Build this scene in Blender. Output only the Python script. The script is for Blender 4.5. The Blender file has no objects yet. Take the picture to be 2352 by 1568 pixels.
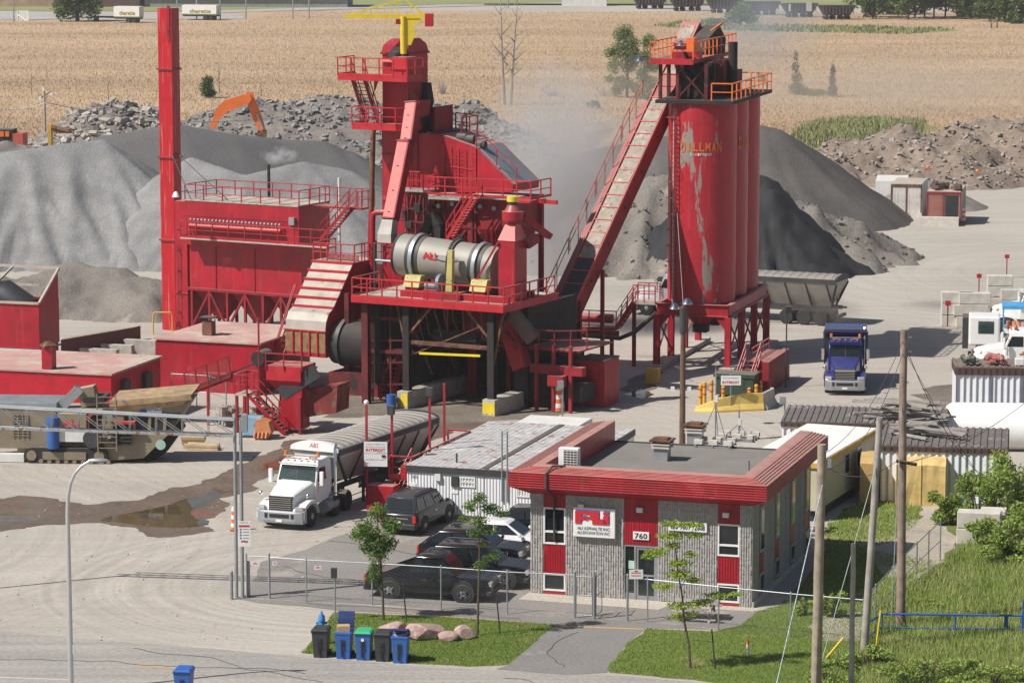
import bpy,bmesh,math,random
import numpy as np
from mathutils import Vector,Matrix
random.seed(7);np.random.seed(7)
R=math.radians
# camera, world, sun, exposure
FPX=7500.0;CX=1176.0;CY=784.0
TH=math.atan(1098.0/FPX);CAMH=31.4
cam=bpy.data.cameras.new('camera');camo=bpy.data.objects.new('camera',cam)
bpy.context.scene.collection.objects.link(camo)
camo.location=(0,0,CAMH);camo.rotation_euler=(math.pi/2-TH,0,0)
cam.sensor_width=36;cam.lens=36*FPX/2352.0;cam.clip_start=1;cam.clip_end=4000
bpy.context.scene.camera=camo
SUNV=Vector((-.80,-.37,1.0)).normalized()
SUN_EL=math.asin(SUNV.z);SUN_AZ=math.atan2(SUNV.x,SUNV.y)
w=bpy.data.worlds.new('World');bpy.context.scene.world=w;w.use_nodes=True
nt=w.node_tree;nt.nodes.clear()
sk=nt.nodes.new('ShaderNodeTexSky');sk.sky_type='NISHITA';sk.sun_disc=False
sk.sun_elevation=SUN_EL;sk.sun_rotation=SUN_AZ;sk.altitude=50;sk.dust_density=1.5
bgn=nt.nodes.new('ShaderNodeBackground');bgn.inputs[1].default_value=0.06
wo=nt.nodes.new('ShaderNodeOutputWorld')
nt.links.new(sk.outputs[0],bgn.inputs[0]);nt.links.new(bgn.outputs[0],wo.inputs[0])
sl=bpy.data.lights.new('sun','SUN');sl.energy=5.0;sl.angle=R(.53);sl.color=(1,.955,.9)
slo=bpy.data.objects.new('sun',sl);bpy.context.scene.collection.objects.link(slo)
slo.rotation_euler=SUNV.to_track_quat('Z','Y').to_euler()
vs=bpy.context.scene.view_settings
vs.view_transform='Standard';vs.look='None';vs.gamma=1;vs.exposure=0.14
bpy.context.scene.cycles.volume_bounces=1
COL=bpy.context.scene.collection
# picture <-> place
_f=Vector((0,math.cos(TH),-math.sin(TH)));_u=Vector((0,math.sin(TH),math.cos(TH)))
C0=Vector((0,0,CAMH))
def ray(px,py):return _f+Vector((1,0,0))*((px-CX)/FPX)-_u*((py-CY)/FPX)
def G(px,py,h=0.0):
 d=ray(px,py);return C0+d*((h-CAMH)/d.z)
def P(px,py,Y):
 d=ray(px,py);return C0+d*(Y/d.y)
def proj(p):
 d=Vector(p)-C0;z=d.dot(_f);return(CX+FPX*d.x/z,CY-FPX*d.dot(_u)/z)
def solve(fn,target,k,t0=0.0,t1=1.0):
 a=proj(fn(t0))[k]-target;b=proj(fn(t1))[k]-target
 for _ in range(12):
  if abs(b-a)<1e-9:break
  t2=t1-b*(t1-t0)/(b-a);t0,a,t1=t1,b,t2;b=proj(fn(t1))[k]-target
 return t1
class Fr:
 "a frame on the place: x to the right, y away, turned by yaw degrees"
 def __init__(s,loc,yaw=0):
  s.loc=Vector((loc[0],loc[1],loc[2]if len(loc)>2 else 0));s.yaw=yaw
  s.rz=-R(yaw);s.M=Matrix.Translation(s.loc)@Matrix.Rotation(s.rz,4,'Z')
 def p(s,a,b,h=0):return s.M@Vector((a,b,h))
 def a(s,px,b=0,h=0):return solve(lambda t:s.p(t,b,h),px,0)
 def b(s,px,a=0,h=0):return solve(lambda t:s.p(a,t,h),px,0)
 def h(s,py,a=0,b=0):return solve(lambda t:s.p(a,b,t),py,1)
 def l(s,w):return s.M.inverted()@Vector(w)
 def _on(s,px,py,k,v):
  o=s.l(C0);d=s.M.inverted().to_3x3()@ray(px,py);return o+d*((v-o[k])/d[k])
 def oa(s,px,py,a=0):return s._on(px,py,0,a)
 def ob(s,px,py,b=0):return s._on(px,py,1,b)
# materials
def lin(r,g,b):
 f=lambda c:(c/255/12.92)if c/255<=.04045 else((c/255+.055)/1.055)**2.4
 return(f(r),f(g),f(b))
MATS={}
DUST=lin(196,182,164)
def mat(name,rgb,rough=.6,metal=0,nscale=1.2,namt=.18,dust=0,corr=None,bump=.15,bscale=14,streak=0,scol=(.55,.5,.45),spots=None,trans=0,spec=None,emit=None,cam=None):
 if name in MATS:return MATS[name]
 m=bpy.data.materials.new(name);m.use_nodes=True;N=m.node_tree.nodes;L=m.node_tree.links
 b=N['Principled BSDF'];b.inputs['Roughness'].default_value=rough;b.inputs['Metallic'].default_value=metal
 if spec is not None:b.inputs['Specular IOR Level'].default_value=spec
 tc=N.new('ShaderNodeTexCoord')
 def noise(sc,det=4,vec=None,ro=.6):
  n=N.new('ShaderNodeTexNoise');n.inputs['Scale'].default_value=sc;n.inputs['Detail'].default_value=det
  n.inputs['Roughness'].default_value=ro
  L.new(vec or tc.outputs['Object'],n.inputs['Vector']);return n.outputs['Fac']
 def mth(op,a,c=None,clamp=False):
  n=N.new('ShaderNodeMath');n.operation=op;n.use_clamp=clamp
  for i,v in enumerate((a,c)):
   if v is None:continue
   if isinstance(v,(int,float)):n.inputs[i].default_value=v
   else:L.new(v,n.inputs[i])
  return n.outputs[0]
 def mr(v,a,c,d=0,e=1):
  n=N.new('ShaderNodeMapRange');L.new(v,n.inputs[0])
  for i,q in enumerate((a,c,d,e)):n.inputs[i+1].default_value=q
  return n.outputs[0]
 def mix(f,c1,c2):
  n=N.new('ShaderNodeMix');n.data_type='RGBA'
  if isinstance(f,(int,float)):n.inputs[0].default_value=f
  else:L.new(f,n.inputs[0])
  for i,c in((6,c1),(7,c2)):
   if isinstance(c,tuple):n.inputs[i].default_value=(*c[:3],1)
   else:L.new(c,n.inputs[i])
  return n.outputs[2]
 lo=tuple(max(0,c*(1-namt))for c in rgb);hi=tuple(min(1,c*(1+namt))for c in rgb)
 col=mix(mr(noise(nscale),.3,.7),lo,hi)
 if spots:
  for(sc,th,c2)in spots:
   col=mix(mr(noise(sc,5),th,th+.04),col,c2)
 if streak:
  mp=N.new('ShaderNodeMapping');mp.inputs['Scale'].default_value=(5,5,.35)
  L.new(tc.outputs['Object'],mp.inputs[0])
  col=mix(mth('MULTIPLY',mr(noise(1.0,3,mp.outputs[0]),.55,.75),streak),col,scol)
 if dust:
  g=N.new('ShaderNodeNewGeometry');sx=N.new('ShaderNodeSeparateXYZ');L.new(g.outputs['Normal'],sx.inputs[0])
  up=mr(sx.outputs[2],.35,.9);nn=mr(noise(1.6,4),.15,.6,.55,1)
  col=mix(mth('MULTIPLY',mth('MULTIPLY',up,nn),dust),col,DUST)
  col=mix(mth('MULTIPLY',mr(noise(.5,4),.4,.75),.03*dust),col,DUST)
 L.new(col,b.inputs['Base Color'])
 if corr:
  ax,per,amt=corr
  sx2=N.new('ShaderNodeSeparateXYZ');L.new(tc.outputs['Object'],sx2.inputs[0])
  o=sx2.outputs['XYZ'.index(ax)]
  s_=mth('SINE',mth('MULTIPLY',o,2*math.pi/per))
  bp=N.new('ShaderNodeBump');bp.inputs['Distance'].default_value=amt;bp.inputs['Strength'].default_value=1
  L.new(mth('MULTIPLY',s_,.5),bp.inputs['Height']);L.new(bp.outputs[0],b.inputs['Normal'])
 elif bump:
  bp=N.new('ShaderNodeBump');bp.inputs['Distance'].default_value=.02;bp.inputs['Strength'].default_value=bump
  L.new(noise(bscale,3),bp.inputs['Height']);L.new(bp.outputs[0],b.inputs['Normal'])
 if trans:b.inputs['Transmission Weight'].default_value=trans
 if emit:
  b.inputs['Emission Color'].default_value=(*emit[0],1);b.inputs['Emission Strength'].default_value=emit[1]
 MATS[name]=m;return m
RED=mat('red_paint',(.355,.004,.018),.45,dust=.55,namt=.22,nscale=.7,streak=.28,scol=(.46,.13,.12),spots=[(.9,.57,(.30,.008,.018)),(2.3,.66,(.24,.015,.018)),(.6,.63,(.47,.03,.04))])
REDB=mat('bright_red_paint',(.45,.012,.022),.5,namt=.2,dust=.4,streak=.2,scol=(.35,.12,.11))
REDD=mat('old_red_paint',(.25,.005,.013),.6,dust=.4,namt=.3,streak=.3,scol=(.12,.03,.03),spots=[(1.8,.62,(.10,.01,.012))])
REDC=mat('red_ribbed_sheet',(.44,.005,.020),.42,dust=.45,corr=('X',.22,.03))
REDCY=mat('red_ribbed_side',(.44,.005,.020),.42,dust=.45,corr=('Y',.22,.03))
REDH=mat('red_lapped_cladding',(.52,.018,.024),.4,dust=.22,corr=('Z',.125,.035),namt=.08)
SALM=mat('faded_red_paint',(.68,.17,.15),.6,namt=.1,dust=.1)
DUSTM=mat('dusty_panel',(.43,.375,.315),.85,namt=.2,spots=[(3.0,.62,(.42,.15,.12)),(1.1,.7,(.36,.27,.2))])
RUST=mat('rust',(.16,.075,.04),.9,namt=.5,nscale=3,spots=[(2,.55,(.08,.04,.03))])
RUSTO=mat('rusted_ochre_steel',(.26,.15,.07),.8,namt=.4,nscale=2,spots=[(1.3,.6,(.10,.06,.045))],streak=.5,scol=(.12,.07,.05))
STEEL=mat('galvanised_steel',(.34,.36,.37),.5,.5,namt=.15)
STEELD=mat('dark_steel',(.05,.05,.052),.6,.2,namt=.3,dust=.2)
SILV=mat('brushed_aluminium',(.30,.285,.25),.6,.2,namt=.1,nscale=.7,streak=.15,scol=(.45,.42,.38))
CHROME=mat('chrome',(.75,.75,.76),.15,1,namt=.05,bump=0)
BLACK=mat('black_rubber',(.02,.02,.021),.75,namt=.3,dust=.25)
REDSH=mat('sooty_shaded_red_steel',(.11,.010,.012),.7,namt=.5,nscale=1.5,spots=[(1.2,.58,(.03,.012,.012))])  # darkened red puts the under-platform shade into the colour; soot on the silo top
DARK=mat('sooty_shaded_steel',(.022,.017,.016),.8,namt=.4,dust=.1)  # soot black, darkened further to carry the shade under the platform
WHITE=mat('white_paint',(.78,.78,.76),.4,namt=.05,dust=.1)
WHITED=mat('weathered_white_paint',(.68,.68,.65),.6,namt=.1,streak=.25,scol=(.42,.36,.3),dust=.2)
WHITEC=mat('white_ribbed_sheet',(.74,.75,.76),.5,corr=('X',.16,.035),namt=.05)
WHITECW=mat('white_box_ribbed_sheet',(.72,.73,.76),.5,corr=('X',.34,.09),namt=.06,streak=.15)
YEL=mat('yellow_paint',(.72,.55,.03),.5,namt=.12,dust=.2)
YELO=mat('ochre_paint',(.60,.36,.06),.6,namt=.15,dust=.2)
ORA=mat('orange_paint',(.80,.17,.03),.5,namt=.12,dust=.15)
BLUE=mat('blue_plastic',(.035,.13,.42),.45,namt=.1)
BLUED=mat('dark_blue_paint',(.012,.022,.15),.25,namt=.15,dust=.06)
BLUER=mat('blue_paint',(.03,.11,.36),.5,namt=.15)
GREEN=mat('green_plastic',(.05,.45,.2),.45,namt=.1)
GREYP=mat('dark_grey_plastic',(.045,.048,.052),.5,namt=.15)
TAN=mat('tan_paint',(.235,.195,.13),.55,namt=.15,dust=.6,streak=.2,scol=(.15,.1,.06))
CONC=mat('concrete',(.42,.39,.34),.9,namt=.25,nscale=2.5,streak=.2,scol=(.25,.22,.19))
CONCL=mat('pale_concrete',(.55,.52,.46),.9,namt=.18,nscale=2)
WOODP=mat('weathered_wood_pole',(.30,.25,.185),.9,namt=.3,nscale=2,streak=.6,scol=(.14,.105,.08))
WOODR=mat('reddish_wood_pole',(.27,.20,.16),.9,namt=.35,nscale=2,streak=.6,scol=(.12,.06,.04))
WOODG=mat('grey_wood_pole',(.34,.31,.28),.9,namt=.25,nscale=2,streak=.5,scol=(.2,.17,.15))
WOODL=mat('bare_lumber',(.55,.42,.26),.8,namt=.25)
GLASS=mat('dark_glass',(.012,.016,.018),.06,0,namt=.3,bump=0,spec=.7)
GLASSG=mat('green_tinted_glass',(.03,.055,.05),.06,0,namt=.3,bump=0,spec=.8)
TEXTR=mat('red_lettering',(.55,.02,.03),.5,namt=.05,bump=0)
TEXTK=mat('black_lettering',(.02,.02,.022),.5,namt=.05,bump=0)
TEXTG=mat('grey_lettering',(.16,.17,.21),.5,namt=.05,bump=0)
TEXTO=mat('orange_lettering',(.60,.16,.025),.5,namt=.1,bump=0)
TEXTY=mat('olive_yellow_lettering',(.34,.28,.03),.6,namt=.1,bump=0)
TEXTB=mat('blue_lettering',(.03,.09,.32),.5,namt=.05,bump=0)
AMBER=mat('amber_lens',(.75,.2,.02),.3,namt=.05,bump=0)
REDL=mat('red_lens',(.55,.02,.015),.25,namt=.05,bump=0)
LENS=mat('clear_lens',(.62,.64,.66),.12,.5,namt=.1,bump=0)
BARK=mat('bark',(.10,.075,.055),.95,namt=.4,nscale=8,bump=.5)
BARKG=mat('grey_dead_bark',(.32,.28,.25),.95,namt=.3,nscale=6)
# mesh builder
class MB:
 def __init__(s):s.v=[];s.f=[]
 def add(s,vs_,fs_):
  o=len(s.v);s.v+=[tuple(v)for v in vs_];s.f+=[tuple(i+o for i in f)for f in fs_];return s
 def hexa(s,p):
  return s.add(p,[(0,3,2,1),(4,5,6,7),(0,1,5,4),(1,2,6,5),(2,3,7,6),(3,0,4,7)])
 def box(s,x0,x1,y0,y1,z0,z1):
  return s.hexa([(x0,y0,z0),(x1,y0,z0),(x1,y1,z0),(x0,y1,z0),(x0,y0,z1),(x1,y0,z1),(x1,y1,z1),(x0,y1,z1)])
 def cbox(s,c,sx,sy,sz,rz=0):
  c=Vector(c);M=Matrix.Rotation(rz,3,'Z')
  return s.hexa([c+M@Vector((x*sx/2,y*sy/2,z*sz/2))for z in(-1,1)for(x,y)in((-1,-1),(1,-1),(1,1),(-1,1))])
 def prism(s,poly,ext):
  poly=[Vector(p)for p in poly];e=Vector(ext);n=len(poly)
  return s.add(poly+[p+e for p in poly],[tuple(range(n))[::-1],tuple(range(n,2*n))]+[(i,(i+1)%n,n+(i+1)%n,n+i)for i in range(n)])
 def loft(s,secs,cap=True,closed=True):
  n=len(secs[0]);vs_=[p for sec in secs for p in sec];fs_=[]
  for k in range(len(secs)-1):
   for i in range(n if closed else n-1):
    j=(i+1)%n;fs_.append((k*n+i,k*n+j,(k+1)*n+j,(k+1)*n+i))
  if cap:fs_+=[tuple(range(n))[::-1],tuple(range((len(secs)-1)*n,len(secs)*n))]
  return s.add(vs_,fs_)
 def _ax(s,p,q,up=None):
  d=(Vector(q)-Vector(p));d.normalize()
  u=Vector(up)if up else(Vector((0,0,1))if abs(d.z)<.95 else Vector((0,1,0)))
  x=d.cross(u);x.normalize();y=x.cross(d);return d,x,y
 def bar(s,p,q,w_,h=None,up=None):
  h=h or w_;p=Vector(p);q=Vector(q);d,x,y=s._ax(p,q,up);a=x*w_/2;b=y*h/2
  return s.hexa([p-a-b,p+a-b,q+a-b,q-a-b,p-a+b,p+a+b,q+a+b,q-a+b])
 def beam(s,p,q,w_,h,t=.03,up=None):
  "an I section"
  p=Vector(p);q=Vector(q);d,x,y=s._ax(p,q,up)
  s.bar(p+y*(h/2-t/2),q+y*(h/2-t/2),w_,t,up=y);s.bar(p-y*(h/2-t/2),q-y*(h/2-t/2),w_,t,up=y)
  return s.bar(p,q,t,h-2*t-.004,up=y)
 def tube(s,p,q,r,n=8,r2=None,cap=True):
  p=Vector(p);q=Vector(q);d,x,y=s._ax(p,q);r2=r if r2 is None else r2
  c=[(math.cos(2*math.pi*i/n),math.sin(2*math.pi*i/n))for i in range(n)]
  return s.loft([[p+x*(a*r)+y*(b*r)for a,b in c],[q+x*(a*r2)+y*(b*r2)for a,b in c]],cap)
 def pipe(s,pts,r,n=8):
  pts=[Vector(p)for p in pts];secs=[]
  for i,p in enumerate(pts):
   d=(pts[min(i+1,len(pts)-1)]-pts[max(i-1,0)]).normalized()
   u=Vector((0,0,1))if abs(d.z)<.9 else Vector((0,1,0))
   if i and abs(d.z)>.5:u=Vector((0,1,.01))
   x=d.cross(u).normalized();y=x.cross(d)
   if secs:
    pass
   rr=r[i]if isinstance(r,(list,tuple))else r
   ring=[p+x*(math.cos(2*math.pi*k/n)*rr)+y*(math.sin(2*math.pi*k/n)*rr)for k in range(n)]
   if secs:
    best=min(range(n),key=lambda o:sum((ring[(k+o)%n]-(p-pts[i-1])-secs[-1][k]).length for k in range(n)))
    ring=[ring[(k+best)%n]for k in range(n)]
   secs.append(ring)
  return s.loft(secs)
 def lathe(s,c,prof,n=16,axis='Z'):
  c=Vector(c);secs=[]
  for(r_,h)in prof:
   sec=[]
   for i in range(n):
    a=2*math.pi*i/n;x,y=r_*math.cos(a),r_*math.sin(a)
    sec.append(c+(Vector((x,y,h))if axis=='Z' else Vector((h,x,y))if axis=='X' else Vector((x,h,y))))
   secs.append(sec)
  return s.loft(secs)
 def ball(s,c,r,n=10,sz=1):
  return s.lathe(c,[(max(.001,r*math.sin(math.pi*i/n)),-r*sz*math.cos(math.pi*i/n))for i in range(n+1)],n*2)
 def quad(s,a,b,c,d):return s.add([a,b,c,d],[(0,1,2,3)])
 def build(s,name,m,parent=None,smooth=False,bevel=0,label=None,M=None,flip=False):
  me=bpy.data.meshes.new(name);me.from_pydata(s.v,[],s.f)
  if M is not None:me.transform(M)
  bm=bmesh.new();bm.from_mesh(me);bmesh.ops.recalc_face_normals(bm,faces=bm.faces);bm.to_mesh(me);bm.free()
  me.materials.append(m);me.update()
  me.polygons.foreach_set('use_smooth',[bool(smooth)]*len(me.polygons))
  if smooth:
   me.set_sharp_from_angle(angle=R(38))
  o=bpy.data.objects.new(name,me);COL.objects.link(o)
  if parent:o.parent=parent
  if bevel:
   bv=o.modifiers.new('bevel','BEVEL');bv.width=bevel;bv.segments=2;bv.limit_method='ANGLE';bv.angle_limit=R(35)
  if label:o['label']=label
  return o
def tag(o,label=None,cat=None,group=None,kind=None):
 if label:o['label']=label
 if cat:o['category']=cat
 if group:o['group']=group
 if kind:o['kind']=kind
 return o
def thing(name,label,cat,fr=None,group=None):
 o=bpy.data.objects.new(name,None);COL.objects.link(o);o.empty_display_size=.5
 if fr is not None:
  if isinstance(fr,Fr):o.location=fr.loc;o.rotation_euler=(0,0,fr.rz)
  else:o.location=fr
 return tag(o,label,cat,group)
def copy_tree(o,parent=None):
 c=o.copy();COL.objects.link(c)
 if parent:c.parent=parent
 for ch in[x for x in o.children]:copy_tree(ch,c)
 return c
def single(mb,name,m,label,cat,fr=None,group=None,**k):
 "a thing that is one mesh, built in its frame"
 o=mb.build(name,m,**k)
 if fr is not None:
  if isinstance(fr,Fr):o.location=fr.loc;o.rotation_euler=(0,0,fr.rz)
  else:o.location=fr
 return tag(o,label,cat,group)
def text(s,name,width,height,center,right,up,m,parent,ext=.01,shear=0,bold=0,label=None):
 cu=bpy.data.curves.new('t','FONT');cu.body=s;cu.size=1;cu.extrude=0;cu.offset=bold;cu.shear=shear
 cu.resolution_u=2
 to=bpy.data.objects.new('t',cu);COL.objects.link(to)
 bpy.context.view_layer.update()
 dg=bpy.context.evaluated_depsgraph_get();me=bpy.data.meshes.new_from_object(to.evaluated_get(dg))
 bpy.data.objects.remove(to);bpy.data.curves.remove(cu)
 co=np.empty(len(me.vertices)*3);me.vertices.foreach_get('co',co);co=co.reshape(-1,3)
 mn,mx=co.min(0),co.max(0)
 co[:,0]=(co[:,0]-(mn[0]+mx[0])/2)*width/(mx[0]-mn[0]);co[:,1]=(co[:,1]-(mn[1]+mx[1])/2)*height/(mx[1]-mn[1])
 r_=np.array(Vector(right).normalized());u_=np.array(Vector(up).normalized());c_=np.array(Vector(center))
 nn=np.cross(r_,u_)
 out=c_+co[:,:1]*r_+co[:,1:2]*u_+nn*ext
 me.vertices.foreach_set('co',out.ravel());me.materials.clear();me.materials.append(m);me.name=name;me.update()
 o=bpy.data.objects.new(name,me);COL.objects.link(o)
 if parent:o.parent=parent
 if label:o['label']=label
 return o
def rail(mb,pts,h=1.07,step=1.3,r=.03,close=False,mids=1,kick=0):
 pts=[Vector(p)for p in pts]
 if close:pts.append(pts[0])
 Z=Vector((0,0,1))
 for i in range(len(pts)-1):
  p,q=pts[i],pts[i+1];n=max(1,round((q-p).length/step))
  mb.bar(p+Z*h,q+Z*h,2*r)
  for k in range(1,mids+1):mb.bar(p+Z*h*k/(mids+1),q+Z*h*k/(mids+1),1.5*r)
  if kick:mb.bar(p+Z*kick/2,q+Z*kick/2,.02,kick)
  for k in range(n+(i==len(pts)-2 and not close)):
   a=p.lerp(q,k/n);mb.bar(a,a+Z*(h-r),2*r)
def stair(mb,p,q,wv,n=None,rails=True,st=.2):
 "p bottom, q top on one side; wv vector across to the other side"
 p=Vector(p);q=Vector(q);wv=Vector(wv);Z=Vector((0,0,1))
 n=n or max(3,int((q.z-p.z)/.24));run=Vector((q.x-p.x,q.y-p.y,0)).normalized()
 for o in(Vector((0,0,0)),wv):mb.bar(p+o,q+o,.05,st)
 for k in range(1,n+1):
  c=p.lerp(q,k/(n+.5));mb.bar(c,c+wv,.24,.035)
 if rails:
  for o in(Vector((0,0,0)),wv):
   for hh in(.5,1.0):mb.bar(p+o+Z*hh,q+o+Z*hh,.05)
   for k in range(4):
    c=p.lerp(q,k/3)+o;mb.bar(c,c+Z*1.0,.05)
def ladder(mb,p,q,wv,n):
 p=Vector(p);q=Vector(q);wv=Vector(wv)
 mb.bar(p,q,.06);mb.bar(p+wv,q+wv,.06)
 for k in range(n):
  c=p.lerp(q,(k+.5)/n);mb.bar(c,c+wv,.035)
def wire(mb,p,q,sag=.5,r=.015,n=10):
 p=Vector(p);q=Vector(q)
 mb.pipe([p.lerp(q,i/n)-Vector((0,0,sag*4*(i/n)*(1-i/n)))for i in range(n+1)],r,4)
# ground
def gmat(name,rgb,c2,sc=.05,bands=None,fine=6,rough=.95,c3=None,c3s=.3,c3t=.6,stretch=(1,1,1),bump=.25,arcs=None,famp=(.3,.7,.72,1.25)):
 m=bpy.data.materials.new(name);m.use_nodes=True;N=m.node_tree.nodes;L=m.node_tree.links
 b=N['Principled BSDF'];b.inputs['Roughness'].default_value=rough;b.inputs['Specular IOR Level'].default_value=.2
 tc=N.new('ShaderNodeTexCoord');mp=N.new('ShaderNodeMapping');mp.inputs['Scale'].default_value=stretch
 L.new(tc.outputs['Object'],mp.inputs[0])
 def noise(s_,d=5,v=None,ro=.6):
  n=N.new('ShaderNodeTexNoise');n.inputs['Scale'].default_value=s_;n.inputs['Detail'].default_value=d;n.inputs['Roughness'].default_value=ro
  L.new(v or mp.outputs[0],n.inputs['Vector']);return n.outputs['Fac']
 def mr(v,a,c,d=0,e=1):
  n=N.new('ShaderNodeMapRange');L.new(v,n.inputs[0])
  for i,q in enumerate((a,c,d,e)):n.inputs[i+1].default_value=q
  return n.outputs[0]
 def mix(f,a,c,bt='MIX'):
  n=N.new('ShaderNodeMix');n.data_type='RGBA';n.blend_type=bt
  if isinstance(f,(int,float)):n.inputs[0].default_value=f
  else:L.new(f,n.inputs[0])
  for i,q in((6,a),(7,c)):
   if isinstance(q,tuple):n.inputs[i].default_value=(*q[:3],1)
   else:L.new(q,n.inputs[i])
  return n.outputs[2]
 col=mix(mr(noise(sc),.35,.65),rgb,c2)
 if c3:col=mix(mr(noise(c3s,6),c3t,c3t+.08),col,c3)
 f=mr(noise(fine,6,tc.outputs['Object'],.75),*famp)
 if bands:
  for(rot,sx,sy,amt)in bands:
   q=N.new('ShaderNodeMapping');q.inputs['Rotation'].default_value=(0,0,rot);q.inputs['Scale'].default_value=(sx,sy,1)
   L.new(tc.outputs['Object'],q.inputs[0])
   g=mr(noise(1,3,q.outputs[0]),.35,.65,1-amt,1+amt)
   mm=N.new('ShaderNodeMath');mm.operation='MULTIPLY';L.new(f,mm.inputs[0]);L.new(g,mm.inputs[1]);f=mm.outputs[0]
 for(cx_,cy_,fr_,amt_,r0_,r1_)in(arcs or[]):
  q=N.new('ShaderNodeVectorMath');q.operation='SUBTRACT';L.new(tc.outputs['Object'],q.inputs[0]);q.inputs[1].default_value=(cx_,cy_,0)
  l_=N.new('ShaderNodeVectorMath');l_.operation='LENGTH';L.new(q.outputs[0],l_.inputs[0]);dv=l_.outputs['Value']
  cc_=N.new('ShaderNodeCombineXYZ');ms=N.new('ShaderNodeMath');ms.operation='MULTIPLY';L.new(dv,ms.inputs[0]);ms.inputs[1].default_value=fr_;L.new(ms.outputs[0],cc_.inputs[0])
  md=N.new('ShaderNodeVectorMath');md.operation='SCALE';L.new(tc.outputs['Object'],md.inputs[0]);md.inputs['Scale'].default_value=.06;ad=N.new('ShaderNodeVectorMath');L.new(md.outputs[0],ad.inputs[0]);L.new(cc_.outputs[0],ad.inputs[1])
  g=mr(noise(1,2,ad.outputs[0]),.38,.62,-amt_,amt_);k1=mr(dv,r0_,r0_+3);k2=mr(dv,r1_+6,r1_)
  def mm_(a,b_,op='MULTIPLY'):
   n=N.new('ShaderNodeMath');n.operation=op;L.new(a,n.inputs[0])
   if isinstance(b_,float):n.inputs[1].default_value=b_
   else:L.new(b_,n.inputs[1])
   return n.outputs[0]
  f=mm_(f,mm_(mm_(mm_(g,k1),k2),1.0,'ADD'))
 cb=N.new('ShaderNodeCombineXYZ')
 for i in range(3):L.new(f,cb.inputs[i])
 col=mix(1.0,col,cb.outputs[0],'MULTIPLY')
 L.new(col,b.inputs['Base Color'])
 bp=N.new('ShaderNodeBump');bp.inputs['Distance'].default_value=.08;bp.inputs['Strength'].default_value=bump
 L.new(noise(fine*.7,5,tc.outputs['Object']),bp.inputs['Height']);L.new(bp.outputs[0],b.inputs['Normal'])
 return m
M_YARD=gmat('yard_dust',(.43,.393,.342),(.38,.343,.296),.06,fine=4,famp=(.3,.7,.86,1.12),bands=[(R(20),.05,.9,.05)],c3=(.33,.285,.24),c3s=.12,c3t=.63,arcs=[(-6.5,141,2.2,.09,2.5,12),(-2,176,2.0,.05,9,24),(50,250,1.8,.05,10,40),(-40,150,1.7,.05,8,26)])
M_ROAD=gmat('worn_asphalt',(.30,.285,.265),(.36,.335,.30),.10,fine=5,bands=[(R(-3),.03,1.3,.12),(R(-3),.02,.3,.08)])
M_PARK=gmat('parking_asphalt',(.27,.25,.228),(.22,.205,.19),.2,fine=7,c3=(.36,.325,.28),c3s=.25,c3t=.58)
M_DRIVE=gmat('footpath_asphalt',(.24,.225,.21),(.20,.19,.18),.3,fine=7,c3=(.33,.30,.27),c3s=.3,c3t=.6)
M_WALK=gmat('concrete_walk',(.50,.45,.38),(.44,.40,.34),.5,fine=8)
M_LAWN=gmat('lawn_soil',(.12,.165,.03),(.15,.185,.045),.35,fine=9,c3=(.26,.22,.10),c3s=.5,c3t=.57)
M_GRASSG=gmat('rough_grass_ground',(.10,.14,.03),(.16,.18,.05),.25,fine=6,c3=(.24,.21,.13),c3s=.3,c3t=.62)
M_WET=gmat('dark_ground',(.13,.095,.072),(.17,.13,.10),.4,fine=3,rough=.55,c3=(.26,.07,.04),c3s=.22,c3t=.62)
M_DAMPSHADE=gmat('oily_shade_ground',(.13,.11,.09),(.21,.18,.145),.3,fine=3,rough=.8)  # damp patches, and the shade painted under the plant
M_WATER=mat('puddle_water',(.10,.075,.04),.03,0,namt=.3,bump=0,spec=.9)
M_PALEG=gmat('gravel_path',(.42,.37,.29),(.34,.30,.25),.4,fine=5,c3=(.28,.25,.21),c3s=.6,c3t=.6)
def lat(n,seed):
 return np.random.RandomState(seed).rand(n,n)
def vnoise(x,y,seed=0):
 g=lat(64,seed);xi=np.floor(x).astype(int);yi=np.floor(y).astype(int);fx=x-xi;fy=y-yi
 fx=fx*fx*(3-2*fx);fy=fy*fy*(3-2*fy);w_=lambda a,b:g[a%64,b%64]
 return(w_(xi,yi)*(1-fx)+w_(xi+1,yi)*fx)*(1-fy)+(w_(xi,yi+1)*(1-fx)+w_(xi+1,yi+1)*fx)*fy-.5
def fbm(x,y,sc,oc=4,seed=0,gain=.5):
 r_=0;a=1
 for k in range(oc):r_=r_+a*vnoise(x/sc*2**k,y/sc*2**k,seed+k);a*=gain
 return r_
def mesh_np(name,co,faces,m,smooth=False):
 "fast mesh: faces is an (n,k) array"
 me=bpy.data.meshes.new(name);k=faces.shape[1];n=len(faces)
 me.vertices.add(len(co));me.vertices.foreach_set('co',np.asarray(co,dtype=np.float32).ravel())
 me.loops.add(n*k);me.loops.foreach_set('vertex_index',faces.astype(np.int32).ravel())
 me.polygons.add(n);me.polygons.foreach_set('loop_start',np.arange(0,n*k,k,dtype=np.int32))
 me.polygons.foreach_set('loop_total',np.full(n,k,dtype=np.int32))
 me.update(calc_edges=True);me.validate()
 me.polygons.foreach_set('use_smooth',[bool(smooth)]*n)
 me.materials.append(m);o=bpy.data.objects.new(name,me);COL.objects.link(o);return o
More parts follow.
